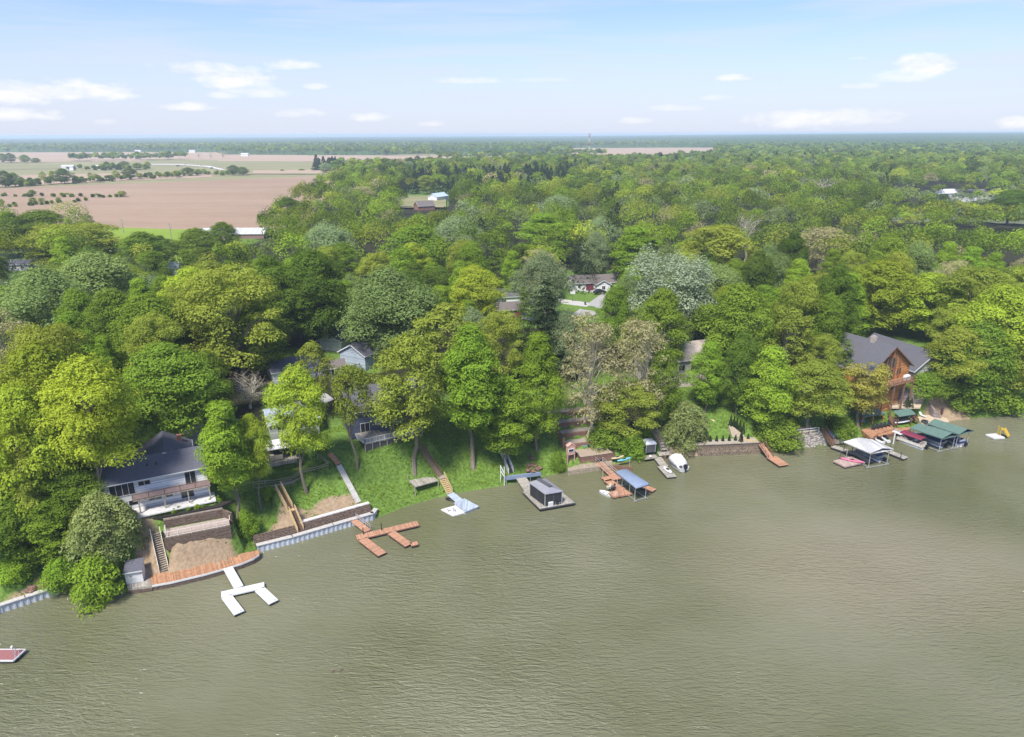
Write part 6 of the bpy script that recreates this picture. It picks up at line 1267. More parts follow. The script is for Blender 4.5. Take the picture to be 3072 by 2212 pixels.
    pa = [G(fD(*s), .06) for s in ((925, 1040), (945, 1050), (990, 1110), (1100, 1180), (1200, 1205), (1265, 1235), (1235, 1245), (1080, 1210), (970, 1180), (935, 1120))]; sheet('sloping_path', [(p.x, p.y) for p in pa], mat('tan_gravel', (.34, .28, .21), .95, .25, 5), .08); pa = [G(fD(*s)) for s in ((760, 1010), (790, 1015), (905, 1110), (880, 1115))]; sheet('path', [(p.x, p.y) for p in pa], m_sand, .06)
    kayak('pale aqua kayak lying on the lawn at the left end of the gravel strip', G(fD(512, 1185), .2), G(fD(618, 1218), .2), m_teal, .9); kayak('yellow paddle board lying on the lawn', G(fD(578, 1162), .1), G(fD(748, 1187), .1), m_yelp, .75, name='paddle_board', cat='paddle board', h=.14, cock=False)
    e0, e1 = W(fD(1070, 1203), 2.75), W(fD(1200, 1222), 2.75); ed = thing('timber_edging', 'orange timber edging at the right end of the gravel strip', 'edging', e0); MB().bar(e0, e1, .2, .35).build('sleeper', m_yel, ed, world=True); MB().bar(e1 + V3((0, 0, -.2)), e1 + V3((0, 0, .3)), .22).build('end_post', m_yel, ed, world=True)
    # small brown dock
    z = .6; bd = thing('dock', 'small brown dock with sloping railed gangway right of the long retaining wall', 'dock', W(fD(1420, 1420), 0)); a, b = W(fD(1252, 1248), 2.3), W(fD(1348, 1385), z); beam('gangway', a, b, 1.2, .15, m_dockbr, bd); d = (b - a).normalized(); n = V3((-d.y, d.x, 0)).normalized()
    for s in (-.6, .6): fence_rail('gangway_rail', [a + n * s, b + n * s], .9, 1.4, m_brnw, bd, pw=.07)
    dock_section('platform', W(fD(1352, 1372), z), W(fD(1478, 1455), z), 2.3, m_dockbr, bd, z=z)
    # riprap
    q = [W(fD(1480, 1305), -.2), W(fD(1700, 1292), -.2), W(fD(1930, 1262), -.2)]; q2 = [W(fD(1520, 1165), 2.9), W(fD(1680, 1140), 3.0), W(fD(1830, 1128), 3.0)]; rp = thing('stone_riprap', 'sloping bank of loose grey stones between the brown dock and the covered boat lift', 'riprap', q[1]); rs = np.random.default_rng(2); mb = MB()
    for i in range(560):
        a, b = rs.uniform(0, 2), rs.uniform(); k = min(int(a), 1); f = a - k; p = q[k].lerp(q[k + 1], f).lerp(q2[k].lerp(q2[k + 1], f), b); r = rs.uniform(.18, .36); ph = rs.uniform(.7, 1.2, (3, 6)); mb.loft([[(p.x + math.cos(j * 1.047) * r * kk * ph[m_, j], p.y + math.sin(j * 1.047) * r * kk * ph[m_, j], p.z + r * zz) for j in range(6)] for m_, (zz, kk) in enumerate(((-.4, .8), (.1, 1), (.5, .5)))])
    mb.build('stones', m_stone, rp, world=True); mb = MB(); mb.add([*q, *q2], [(0, 1, 4, 3), (1, 2, 5, 4)]); mb.build('stone_bed', m_gravel, rp, world=True)
    pts = [W(fD(*s), 3.1) for s in ((1555, 1165), (1650, 1150), (1720, 1142), (1815, 1132))]; rf = thing('rail_fence', 'white post and rail fence above the grey stone bank', 'fence', pts[0]); fence_rail('rails', pts, 1.05, 2.2, m_cover, rf, rails=(1, .5)); sheet('sand_ledge', [p + V3((0, .3, 0)) for p in pts] + [pts[-1] + V3((0, 4, 0)), pts[0] + V3((0, 3.5, 0))], m_sand, .1, z=2.9)
def cone(label, p, h, r, group):
    rs = np.random.default_rng(int(abs(p.x * 37 + p.y * 11))); n = 260; t = rs.uniform(0, 1, n) ** 1.2; a = rs.uniform(0, 6.28, n); q = r * (1 - t) ** .8 * rs.uniform(.75, 1.1, n) + .02; d = np.stack([np.cos(a), np.sin(a), np.full(n, .4)], 1); V, Q = quads(np.stack([q * np.cos(a), q * np.sin(a), .08 + t * h], 1), d / np.linalg.norm(d, axis=1)[:, None], np.full(n, .2) * rs.uniform(.7, 1.3, n), rs, 1.3)
    t_ = thing('conical_evergreen', label, 'shrub', p, 0, group); me = fast_mesh('crown', V, Q, np.clip(rs.normal(.5, .2, n), 0, 1)); me.materials.append(LEAF['conifer']); c = bpy.data.objects.new('crown', me); COL.objects.link(c); c.parent = t_; MB().tube([(0, 0, -.1), (0, 0, h * .8)], [.06, .02], 5).build('trunk', BARK, t_); return t_
def log_property():
    # ---- loungers and steps above the stone bank
    for i, (s0, s1) in enumerate((((268, 1128), (330, 1198)), ((300, 1148), (385, 1140)), ((322, 1168), (412, 1165)))): kayak(('tall blue float leaning at the head of the covered dock', 'blue inflatable lounger, upper of two by the covered dock', 'blue inflatable lounger, lower of two by the covered dock')[i], W(fE(*s0), 1.9), W(fE(*s1), 1.5), m_bluep, 1.1, name='pool_float', cat='float', h=.5, cock=False)
    a, b = W(fE(232, 1118), 3.0), W(fE(330, 1258), .8); st = thing('timber_stairs', 'brown railed steps down to the covered dock', 'stairs', b); stair(st, a, b, 1.2, m_brnw, m_brnw); MB().prism([tuple(W(fE(*s), 1.2)[:2]) for s in ((300, 1185), (440, 1185), (440, 1205), (330, 1215))], .3, 1.2).build('landing', m_gray, st, world=True)
    # ---- dock with the white-roofed lift
    z = .6; dk = thing('dock', 'weathered grey dock around the white-roofed boat lift', 'dock', W(fE(600, 1340), 0)); dock_section('gangway', W(fE(318, 1266), z), W(fE(570, 1352), z), 1.6, m_gray, dk); dock_section('outer_section', W(fE(560, 1350), z), W(fE(690, 1425), z), 1.4, m_gray, dk, z=z - .01); dock_section('side_section', W(fE(800, 1290), z), W(fE(1040, 1385), z), 1.6, m_gray, dk)
    q = [W(fE(*s), z - .02) for s in ((325, 1412), (440, 1470), (640, 1428), (500, 1372))]; MB().prism([tuple(p[:2]) for p in q], .3, z - .02).build('platform', mat('pinkish_boards', (.42, .31, .27), .8, .15, 2, planks=(0, .16, .08)), dk, world=True); c = sum(q, V3()) / 4; MB().prism([tuple((p * .97 + c * .03)[:2]) for p in q], -.2, .28).build('float', m_float, dk, world=True)
    for s in ((390, 1390), (510, 1330), (430, 1310), (985, 1390), (875, 1330)): a = W(fE(*s), z); MB().tube([a - V3((0, 0, 2)), a + V3((0, 0, 1.5))], .08).build('piling', m_dkgr, dk, world=True)
    kayak('pink kayak lying on the dock platform beside the white-roofed lift', W(fE(395, 1395), z + .02), W(fE(622, 1438), z + .02), m_pink, .95)
    canopy_lift('boat lift with a white metal gable roof over a blue pontoon boat', [W(fE(*s), 3.6) for s in ((430, 1226), (705, 1205), (918, 1300), (695, 1340))], 3.6, 4.25, m_metalroof)
    pontoon('pontoon boat with blue seats under the white gable roof', W(fE(815, 1425), 0), W(fE(560, 1310), 0), 2.5, m_alu, m_navy)
    a = W(fE(912, 1250), 0); pp = thing('dock_pole', 'lone white mooring pole in the water beside the grey dock', 'pole', a); MB().tube([(0, 0, -1.5), (0, 0, 2.9)], .14, 8).build('pole', m_plastic, pp); MB().tube([(0, 0, 2.9), (0, 0, 3.0)], [.16, .05], 8).build('cap', m_plastic, pp)
    for i, (s, s2) in enumerate((((820, 1252), (735, 1212)), ((868, 1240), (800, 1190)))):
        a, b = W(fE(*s), .1), W(fE(*s2), .1); d = b - a; L_ = d.length; t = thing('water_scooter', 'black and white water scooter by the white-roofed lift, ' + ('nearer to the roof' if i == 0 else 'farther from the roof'), 'water scooter', a, math.atan2(d.y, d.x), None); MB().loft([[(L_ * k, -w, .35), (L_ * k, -w * .6, 0), (L_ * k, w * .6, 0), (L_ * k, w, .35), (L_ * k, w * .7, .6), (L_ * k, -w * .7, .6)] for k, w in ((0, .5), (.4, .6), (.8, .45), (1, .1))]).build('hull', m_plastic, t); MB().box((L_ * .35, 0, .8), (L_ * .45, .45, .35)).build('seat', m_black, t, bevel=.08); MB().box((L_ * .66, 0, .85), (.5, .6, .5)).bar((L_ * .6, -.4, 1.15), (L_ * .6, .4, 1.15), .06).build('handlebar', m_black, t)
    # ---- boats of the log house
    pontoon('pontoon boat with maroon top and cream sides', W(fE(1228, 1300), 0), W(fE(965, 1205), 0), 2.6, mat('cream_panel', (.62, .58, .52), .4), mat('tan_vinyl', (.42, .32, .26), .6), top=(.12, .9, 2.2), top_m=m_maroon)
    pontoon('pontoon boat under a dark blue mooring cover', W(fE(1415, 1285), 0), W(fE(1165, 1190), 0), 2.5, m_alu, m_navy, cover=m_navy)
    canopy_lift('boat lift with a faded green canopy, nearer the maroon boat', [W(fE(*s), 3.4) for s in ((1078, 1092), (1236, 1066), (1566, 1160), (1400, 1196))], 3.4, 4.2, m_green); canopy_lift('boat lift with a faded green canopy, farther out toward the slide raft', [W(fE(*s), 3.6) for s in ((1250, 1050), (1375, 1022), (1703, 1120), (1565, 1156))], 3.6, 4.4, m_green)
    pontoon('dark boat with white swim deck under the outer green canopy', W(fE(1610, 1275), 0), W(fE(1420, 1195), 0), 2.4, m_navy, m_cover); kayak('blue and white tube boat moored behind the maroon pontoon boat', W(fE(1085, 1150), .1), W(fE(1250, 1175), .1), m_bluep, 1.6, name='tube_boat', cat='boat')
    a, b = W(fE(915, 1118), .9), W(fE(1062, 1176), .7); gp = thing('gangplank', 'white gangplank from the orange deck to the maroon boat', 'gangplank', a); beam('plank', a, b, 1.2, .12, m_plastic, gp); fence_rail('rail', [a + V3((0, .6, 0)), b + V3((0, .6, 0))], .5, 2, m_alu, gp, pw=.05)
    # slide raft
    q = [W(fE(*s), .45) for s in ((1818, 1152), (1905, 1190), (2010, 1184), (1925, 1142))]; rf = thing('slide_raft', 'white swim raft with a yellow slide near the right edge', 'raft', sum(q, V3()) / 4); MB().prism([tuple(p[:2]) for p in q], .05, .45).build('deck', m_plastic, rf, world=True, bevel=.05); a, b, c = W(fE(1965, 1165), .45), W(fE(1968, 1105), .45), W(fE(2030, 1180), .3)
    t0 = W(fE(1945, 1160), .45) + V3((0, 0, 1.5)); t1 = t0 + V3((1.0, .0, -.1)); t2 = V3((c.x + .3, c.y, .35)); d = (t2 - t1); n = V3((-d.y, d.x, 0)).normalized() * .5; mb = MB(); mb.bar(t0, t1, 1.0, .12); mb.bar(t1, t1.lerp(t2, .5) - V3((0, 0, .15)), 1.0, .12); mb.bar(t1.lerp(t2, .5) - V3((0, 0, .15)), t2, 1.0, .12)
    for s in (-1, 1): mb.bar(t1 + n * s + V3((0, 0, .15)), t2 + n * s + V3((0, 0, .15)), .1, .3)
    mb.build('slide', m_yelp, rf, world=True); mb = MB()
    for s in (-1, 1): mb.bar(V3((t0.x, t0.y + s * .45, .4)), t0 + V3((0, s * .45, .6)), .09)
    for k in range(5): mb.bar(V3((t0.x, t0.y - .45, .7 + k * .35)), V3((t0.x, t0.y + .45, .7 + k * .35)), .07)
    mb.build('ladder', m_yelp, rf, world=True)
    # ---- shore decks
    zb = 1.1; od = thing('shore_deck', 'orange timber deck at the water below the log house', 'deck', W(fE(820, 1090), 0), R(20)); q = [W(fE(*s), zb) for s in ((600, 1112), (700, 1195), (760, 1150), (925, 1098), (850, 1005), (790, 1005))]; MB().prism([tuple(p[:2]) for p in q], .2, zb).build('upper_decking', m_deckor, od, world=True); q = [W(fE(*s), .85) for s in ((745, 1150), (775, 1172), (1085, 1102), (1075, 1080), (930, 1095))]; MB().prism([tuple(p[:2]) for p in q], .0, .85).build('lower_decking', m_deckor, od, world=True)
    a = [W(fE(*s), .8) for s in ((776, 1174), (1086, 1104))]; MB().bar(V3((a[0].x, a[0].y, .3)), V3((a[1].x, a[1].y, .3)), .1, .9).build('fascia', m_brnw, od, world=True); fence_rail('deck_rail', [W(fE(*s), zb) for s in ((850, 1010), (925, 1085))], 1.0, 1.2, m_brnw, od, rails=(1, .6, .3))
    for i in range(5): chair('small black chair in the row on the orange deck', W(fE(715 + i * 38, 1108 - i * 8), zb), R(250), m_black, 'black chairs in a row on the orange deck')
    o = W(fE(640, 1070), zb); rz = R(18); pv = thing('pavilion', 'pavilion with green hipped roof at the shore', 'pavilion', W(fE(640, 1040), zb), rz); e = [(-3.4, -2.2, 2.7), (3.4, -2.2, 2.7), (3.4, 2.2, 2.7), (-3.4, 2.2, 2.7)]; mb = MB(); mb.add(e + [(-1.4, 0, 3.8), (1.4, 0, 3.8)] + [(x, y, z_ - .15) for x, y, z_ in e], [(0, 1, 5, 4), (1, 2, 5), (2, 3, 4, 5), (3, 0, 4), (9, 8, 7, 6), (0, 6, 7, 1), (1, 7, 8, 2), (2, 8, 9, 3), (3, 9, 6, 0)]); mb.build('roof', m_green, pv)
    for x in (-3, 0, 3):
        for y in (-1.9, 1.9): MB().box((x, y, 1.2), (.18, .18, 2.8)).build('post', m_log, pv)
    MB().box((0, 1.9, 1.2), (6.2, .1, 2.4)).build('back_wall', m_dkgr, pv); MB().box((1.5, -.4, .5), (2.2, .9, 1.0)).build('bar_counter', m_log, pv)
    for i in range(2): p = W(fE(462, 1010 + 22 * i), 2.0 - .5 * i); kayak('blue kayak racked left of the green pavilion, ' + ('upper' if i == 0 else 'lower'), p, p + V3((3.4, -1.3, 0)), m_bluep, .8)
    cb = thing('cabana', 'orange timber cabana walls between the pavilion and the kayak rack', 'cabana', W(fE(900, 990), 1), R(20)); a, b, c = W(fE(865, 985), 1.1), W(fE(1040, 960), 1.1), W(fE(800, 1010), 1.1); zz = 3.6; MB().bar(V3((a.x, a.y, 2.3)), V3((b.x, b.y, 2.3)), .25, 2.6).build('back_wall', m_log, cb, world=True); MB().bar(V3((a.x, a.y, 2.3)), V3((c.x, c.y, 2.3)), .25, 2.6).build('side_wall', m_log, cb, world=True); n = V3((-.35, 1, 0)).normalized(); mb = MB(); mb.prism([tuple(p[:2]) for p in (a, b, b + n * 3.5, a + n * 3.5)], 3.6, 3.85); mb.build('roof_deck', m_deckor, cb, world=True); fence_rail('roof_rail', [V3((a.x, a.y, 3.85)), V3((b.x, b.y, 3.85))], .9, 1.6, m_yel, cb, rails=(1, .5))
    kr = thing('boat_rack', 'rack of dark boats and white boards under a small green awning', 'rack', W(fE(1000, 1060), 1), R(18)); mb = MB()
    for x in (-2, 2):
        for y in (-.5, .5): mb.box((x, y, 1.3), (.12, .12, 2.8))
    for z_ in (.5, 1.1, 1.7, 2.3): mb.box((-2, 0, z_), (.1, 1.1, .1)).box((2, 0, z_), (.1, 1.1, .1))
    mb.build('frame', m_brnw, kr); mb = MB(); mb.add([(-2.4, -1, 2.6), (2.4, -1, 2.6), (2.4, .9, 3.3), (-2.4, .9, 3.3), (-2.4, -1, 2.68), (2.4, -1, 2.68), (2.4, .9, 3.38), (-2.4, .9, 3.38)], [(3, 2, 1, 0), (4, 5, 6, 7), (0, 1, 5, 4), (1, 2, 6, 5), (2, 3, 7, 6), (3, 0, 4, 7)]); mb.build('awning', m_green, kr); c = V3(kr.location)
    for i, m in enumerate((m_cover, m_dkgr, m_black, m_dkgr)): p = c + V3((-2.2, -.7 - .0, .55 + .6 * i)); kayak(('white board on the lowest shelf of the boat rack', 'grey kayak on the second shelf of the boat rack', 'black kayak on the third shelf of the boat rack', 'grey kayak on the top shelf of the boat rack')[i], p, p + V3((4.2, 1.35, 0)), m, .8, cock=i > 0)
    for i, (s0, s1) in enumerate((((878, 985), (925, 1065)), ((1080, 965), (1140, 1030)))): a, b = W(fE(*s0), 2.8), W(fE(*s1), 1.1); t = thing('timber_stairs', 'red-brown steps ' + ('left of the boat rack' if i == 0 else 'between the boat rack and the beach'), 'stairs', b); stair(t, a, b, 1.2, m_log, m_maroon if i else m_brnw, n=9)
    # beach, walls
    q = [W(fE(*s), .85) for s in ((1145, 985), (1190, 1050), (1330, 1050), (1465, 1030), (1440, 1000), (1330, 960), (1230, 955))]; sheet('sand_beach', q, m_sand, .06, z=.82)
    pts = [W(fE(*s), .9) for s in ((1030, 985), (1090, 960), (1215, 930), (1300, 985), (1380, 1000))]; tops = [W(fE(1040, 895), 3.6)]; bw = thing('block_wall', 'grey block retaining wall curving behind the sand beach', 'wall', pts[2]); 
    for (a, b, h0, h1) in zip(pts[:-1], pts[1:], (3.3, 3.4, 3.3, 2.0), (3.4, 3.3, 2.0, .9)):
        n = V3((-(b - a).y, (b - a).x, 0)).normalized() * .4; mb = MB(); mb.prism([tuple(p[:2]) for p in (a, b, b + n, a + n)], -.2, [.9 + h0 - .3, .9 + h1 - .3, .9 + h1 - .3, .9 + h0 - .3]); mb.build('block_face', m_block, bw, world=True)
    p = W(fE(1205, 985), .9); ch = thing('sun_lounger', 'white sun lounger standing on the sand beach', 'sun lounger', p, R(110)); MB().box((0, 0, .35), (1.2, .6, .08)).build('seat', m_cover, ch); mb = MB(); mb.bar((.55, 0, .35), (1.2, 0, 1.0), .6, .08); mb.build('backrest', m_cover, ch)
    for x in (-.5, .5):
        for y in (-.25, .25): MB().box((x, y, .16), (.06, .06, .32)).build('leg', m_alu, ch)
    p = W(fE(1220, 1040), .9); fp = thing('fire_pit', 'round dark fire pit on the sand beach', 'fire pit', p); MB().tube([(0, 0, 0), (0, 0, .5)], [.7, .75], 12).build('ring', m_dkgr, fp); MB().tube([(0, 0, .45), (0, 0, .53)], [.55, .5], 12).build('ash_bed', m_black, fp)
    p = W(fE(1378, 995), .9); um = thing('folded_parasol', 'folded dark parasol at the right end of the sand beach', 'parasol', p); MB().tube([(0, 0, 0), (0, 0, .9)], .05).build('pole', m_brnw, um); MB().tube([(0, 0, .8), (0, 0, 1.3), (0, 0, 2.6), (0, 0, 2.8)], [.12, .3, .18, .03], 8).build('canopy', mat('dark_red_canvas', (.07, .03, .035), .7), um)
    uw = [W(fE(*s), 4.4) for s in ((972, 838), (1198, 828))]; hw = thing('block_wall', 'upper grey block wall with pale timber rail below the log house balcony', 'wall', uw[0], 0); a, b = uw; MB().bar(V3((a.x, a.y, 5.1)), V3((b.x, b.y, 5.1)), .5, 4.0).build('block_face', m_block, hw, world=True); d = (b - a).normalized(); n = V3((-d.y, d.x, 0)); MB().bar(V3((b.x, b.y, 5.1)), V3((b.x, b.y, 5.1)) + n * 5, .5, 4.0).build('block_face', m_block, hw, world=True); MB().bar(V3((a.x, a.y, 5.1)), V3((a.x, a.y, 5.1)) + n * 5, .5, 4.0).build('block_face', m_block, hw, world=True)
    mb = MB(); mb.prism([tuple(p[:2]) for p in (a, b, b + n * 5, a + n * 5)], 6.9, 7.12); mb.build('terrace_floor', m_conc, hw, world=True); fence_rail('rail', [V3((a.x, a.y, 7.12)), V3((b.x, b.y, 7.12)), V3((b.x, b.y, 7.12)) + n * 4], 1.0, 1.4, mat('olive_timber', (.30, .26, .10), .8), hw, rails=(1, .5))
    tr = [W(fE(*s), 4.0) for s in ((865, 850), (1010, 845), (1190, 860), (1180, 890), (1040, 890), (880, 890))]; sheet('sandy_terrace', tr, m_sand, .1, z=3.9)
    for i in range(2): cone('dark conical evergreen on the sandy terrace below the log house', W(fE(1045 + 38 * i, 882), 4.0), 2.6 - .7 * i, .85 - .2 * i, 'conical evergreens on the sandy terrace')
    # ---- log house
    ap = W(fE(942, 300), 18.6); co, si = math.cos(LHA), math.sin(LHA); zb = 8.0; o = V3((ap.x + co * .5, ap.y + si * .5, zb)); lh = house('log_house', 'orange log house with tall glazed gable, balcony and steep grey roof', o, LHA, 23, 14.0, 5.4, 5.2, m_log, m_roofg, base=6, oh=.7, trim=m_brnw, wins=[('f', 2.6, 3.9, 1.5, 2.2, 'slider'), ('f', -.3, 3.9, 1.9, 2.2, 'slider'), ('f', -3.3, 4.3, 1.3, 1.4), ('f', -2.6, 0.9, 1.6, 2.0, 'slider'), ('f', 1.5, .9, 2.2, 2.0, 'slider')])
    # y axis of the house points to the left seen from the lake
    mb = MB(); arc = [(-.06, .5 - 2.5 * math.cos(a), 5.6 + 2.7 * math.sin(a)) for a in np.linspace(0, math.pi, 13)]; mb.add([(-.02, y, z_) for _x, y, z_ in arc] + arc, [tuple(range(13)), tuple(range(25, 12, -1))] + [(i, i + 1, 14 + i, 13 + i) for i in range(12)]); aw = mb.build('arched_window', m_glass, lh); mb = MB()
    for y in (-1.2, .5, 2.1): mb.bar((-.09, y, 5.6), (-.09, y, 8.0), .1)
    mb.bar((-.09, -2, 5.6), (-.09, 3, 5.6), .12); mb.build('mullion', m_brnw, aw); mb = MB()
    for y, h in ((-3.0, 7.4), (-1.5, 8.8), (0.0, 10.2), (1.6, 8.8), (3.1, 7.3)): mb.bar((-.2, y, 3.0), (-.2, y, h), .22)
    mb.build('timber_column', m_brnw, lh); MB().box((-1.4, -.4, 2.45), (2.6, 10.6, .25)).build('balcony', m_deckor, lh); iv = lh.matrix_basis; fence_rail('balcony_rail', [iv @ V3(p) for p in ((-.2, 4.8, 2.6), (-2.6, 4.8, 2.6), (-2.6, -5.6, 2.6), (-.2, -5.6, 2.6))], 1.0, 1.4, m_brnw, lh, rails=(1, .1), balus=.3)
    for y in (4.5, 1, -2.5, -5.3): MB().box((-2.5, y, -1.0), (.25, .25, 6.8)).build('balcony_post', m_brnw, lh)
    rf = [c for c in lh.children if c.name.startswith('roof')][0]; MB().box((5.0, .2, 10.9), (1.0, 1.0, 1.6)).box((5.0, .2, 11.75), (.6, .6, .35)).build('chimney', mat('stone_chimney', (.42, .36, .32), .9, .3, 5), rf)
    t = thing('covered_grill', 'white covered grill on the log house balcony', 'grill', lh.matrix_basis @ V3((-1.6, -4.2, 2.58)), LHA); MB().loft([[(-.4 * k, -.8 * k, z_), (.4 * k, -.8 * k, z_), (.4 * k, .8 * k, z_), (-.4 * k, .8 * k, z_)] for k, z_ in ((.9, 0), (1, .7), (.9, 1.0), (.5, 1.2))]).build('cover', m_cover, t)
    g = W(fE(1318, 352), 14.7); o = V3((g.x, g.y, 8.4)); sh = house('pale_house', 'pale green house with long grey roof right of the log house', o, R(110), 17, 11, 2.6, 3.7, m_sidg, m_roofg, base=6, oh=.6, wins=[('f', -1.6, 1.3, 1.5, 1.8, 'slider'), ('f', 1.7, 1.5, 1.3, .9), ('f', .2, 4.0, 1.4, .8)])
    # ---- dark carport right of it
    p = G(fE(1560, 620)); t = thing('carport', 'dark canopied shelter under the trees right of the pale green house', 'shelter', p, R(20)); mb = MB(); mb.loft([[(x, -2, 2.4), (x, 0, 3.0), (x, 2, 2.4), (x, 2, 2.3), (x, -2, 2.3)] for x in (-2, 2)]); mb.build('canopy', m_black, t)
    for x in (-1.8, 1.8):
        for y in (-1.8, 1.8): MB().box((x, y, 1.1), (.12, .12, 2.4)).build('post', m_plastic, t)
def village():
    def hs(name, label, s, rz, L, Wd, wh, rise, wm, rm, wins=(), dz=0, **k): p = G(fP(*s)); return house(name, label, V3((p.x, p.y, th(p.x, p.y) + .2 + dz)), R(rz), L, Wd, wh, rise, wm, rm, wins=wins, base=3, **k)
    hs('garage', 'white gabled garage deep in shade of the dark trees', (733, 778), 75, 8, 6.2, 2.6, 1.8, m_sidlav, m_roofd, [('f', 0, 1.2, 4.2, 2.3, 'garage')])
    hs('light_blue_house', 'light blue gabled house with brown-grey roof', (782, 815), 60, 13, 8, 3.4, 2.2, m_sidlb, m_roofd, [('r', 3, 2, 1.2, 1.2), ('l', 4, 1.6, 1.6, 1.3), ('l', 8, 1.6, 1.6, 1.3)])
    hs('grey_house', 'house with slate-grey roof and white wall left of the light blue house', (600, 842), 30, 11, 7, 2.6, 1.8, m_sidw, m_roofd, [('l', 2.5, 1.1, 1.8, 1.4), ('l', 7, 1.1, 1.8, 1.4)])
    hs('shed', 'tan shed behind the slender pale tree', (715, 835), 20, 5, 4, 2.4, 1.2, mat('tan_siding', (.5, .44, .34), .7), m_roofb, [('l', 2.5, 1.1, 1.2, 1.8, 'door')])
    t = hs('village_house', 'white village house with brown roof and red garage door', (1262, 640), 8, 22, 9, 2.7, 1.9, m_sidw, m_roofb, [('l', 14, 1.5, 2.0, 1.5), ('l', 19, 1.4, 2.2, 1.7), ('l', 2.4, 1.5, 1.0, 1.0)], chimney=(9, 1.2, .8, .6)); f = MB().box((6.2, -4.55, 1.15), (2.6, .1, 2.2)).build('garage_door', m_maroon, t)
    pre = set(t.children); house('wing', '', (0, 0, 0), 0, 5, 5, 2.7, 1.4, m_sidw, m_roofb, parent=t, wins=[('f', 0, 1.4, 1.2, 1.3)]); xf = Matrix.Translation((10.5, -7.5, 0)) @ Matrix.Rotation(R(90), 4, 'Z')
    for c in list(t.children):
        if c not in pre: c.matrix_basis = xf @ c.matrix_basis
    road = mat('asphalt_pale', (.34, .33, .31), .9, .1, 1.5)
    for nm, px, m in (('street', ((1262, 700), (1320, 700), (1350, 655), (1332, 652)), road), ('driveway', ((1248, 628), (1290, 633), (1345, 652), (1330, 660), (1268, 640)), m_conc), ('driveway', ((1235, 662), (1285, 668), (1310, 672), (1300, 680), (1240, 672)), m_conc), ('street', ((600, 905), (660, 890), (720, 870), (740, 885), (660, 920), (605, 940)), road), ('street', ((1130, 700), (1180, 712), (1185, 700), (1150, 690)), m_concl), ('street', ((820, 865), (1000, 845), (1010, 862), (830, 885)), road)):
        q = [G(fP(*s)) for s in px]; sheet(nm, q, m, .05)
    def car(label, s, rz, m, L=4.5, sc=1.0, nm='parked_car'):
        p = G(fP(*s)); t = thing(nm, label, 'car', V3((p.x, p.y, th(p.x, p.y) + .35)), R(rz)); t.scale = (sc,) * 3
        MB().loft([[(x, -w, .3), (x, -w, .75 * k), (x, -w * .8, .85 * k), (x, w * .8, .85 * k), (x, w, .75 * k), (x, w, .3)] for x, w, k in ((-2.2, .75, .9), (-1.9, .88, 1.1), (0, .9, 1.1), (1.4, .88, 1.05), (2.2, .7, .85))]).build('body', m, t); MB().loft([[(x, -.75 * k, .9), (x, -.6 * k, .9 + h), (x, .6 * k, .9 + h), (x, .75 * k, .9)] for x, k, h in ((-1.7, .9, .1), (-1.1, 1, .58), (.3, 1, .6), (1.1, .95, .08))]).build('cabin', m_glass, t)
        for x in (-1.35, 1.35):
            for y in (-.8, .8): MB().tube([(x, y - .1, .32), (x, y + .1, .32)], .32, 10).build('wheel', m_black, t)
    car('black car parked beside the white village house', (1328, 652), 20, m_car)
    for s, lab in (((1305, 645 + 2), 'green wheeled bin by the white village house'), ((1296, 676), 'green wheeled bin on the kerb of the village street')):
        p = G(fP(s[0], s[1])); t = thing('wheeled_bin', lab, 'bin', p); MB().loft([[(-.3 * k, -.35 * k, z), (.3 * k, -.35 * k, z), (.3 * k, .35 * k, z), (-.3 * k, .35 * k, z)] for k, z in ((.8, .1), (1, 1.0))]).build('body', m_dkgr, t); MB().box((0, 0, 1.05), (.66, .76, .08)).build('lid', m_dkgr, t)
    p = G(fP(1268, 668)); t = thing('basketball_hoop', 'white backboard on a pole by the village driveway', 'hoop', p); MB().bar((0, 0, 0), (0, 0, 3), .1).build('pole', m_dkgr, t); MB().box((0, -.3, 3.1), (1.6, .08, 1.0)).build('backboard', m_plastic, t)
    hs('cottage', 'white cottage with porch at the left among trees', (345, 610), 15, 9, 7, 2.8, 2.0, m_sidw, m_roofl, [('l', 2.5, 1.5, 1.0, 2.0, 'door'), ('l', 6, 1.4, 1.6, 1.2)]); hs('small_house', 'low pale house at the left edge beyond the silver trees', (25, 598), 5, 9, 6, 2.5, 1.4, m_sidgr, m_roofg, [('l', 3, 1.3, 1.6, 1.2), ('l', 6.5, 1.3, 1.2, 1.2)])
    hs('brick_gable_house', 'gabled house tip showing left of the white cottage', (258, 590), 80, 9, 7, 3.5, 3.0, mat('pinkish_siding', (.5, .4, .36), .7), m_roofb, [('f', 0, 3, 1, 1)])
    hs('barn', 'long low barn with white metal roof and red sides at the field edge', (440, 526), 2, 38, 16, 2.4, 2.2, mat('red_barn_board', (.25, .15, .13), .8), m_metalroof, [('l', 6, 1.1, 3, 2.0, 'garage'), ('l', 20, 1.4, 1.4, 1)])
    hs('brown_house', 'red-brown roofed house in front of the spruce row', (922, 466), 30, 13, 9, 3, 3.2, m_brick, m_roofb, [('l', 5, 1.5, 1.6, 1.3), ('l', 10, 1.5, 1.6, 1.3), ('f', 0, 1.6, 1.4, 1.2)], chimney=(7, 2, 1.0, .9)); hs('white_barn', 'white barn beside the spruce row', (958, 448), 60, 16, 9, 4, 2.6, m_sidw, mat('pale_blue_metal', (.45, .55, .66), .5), [('f', 0, 1.6, 2.6, 2.6, 'garage')])
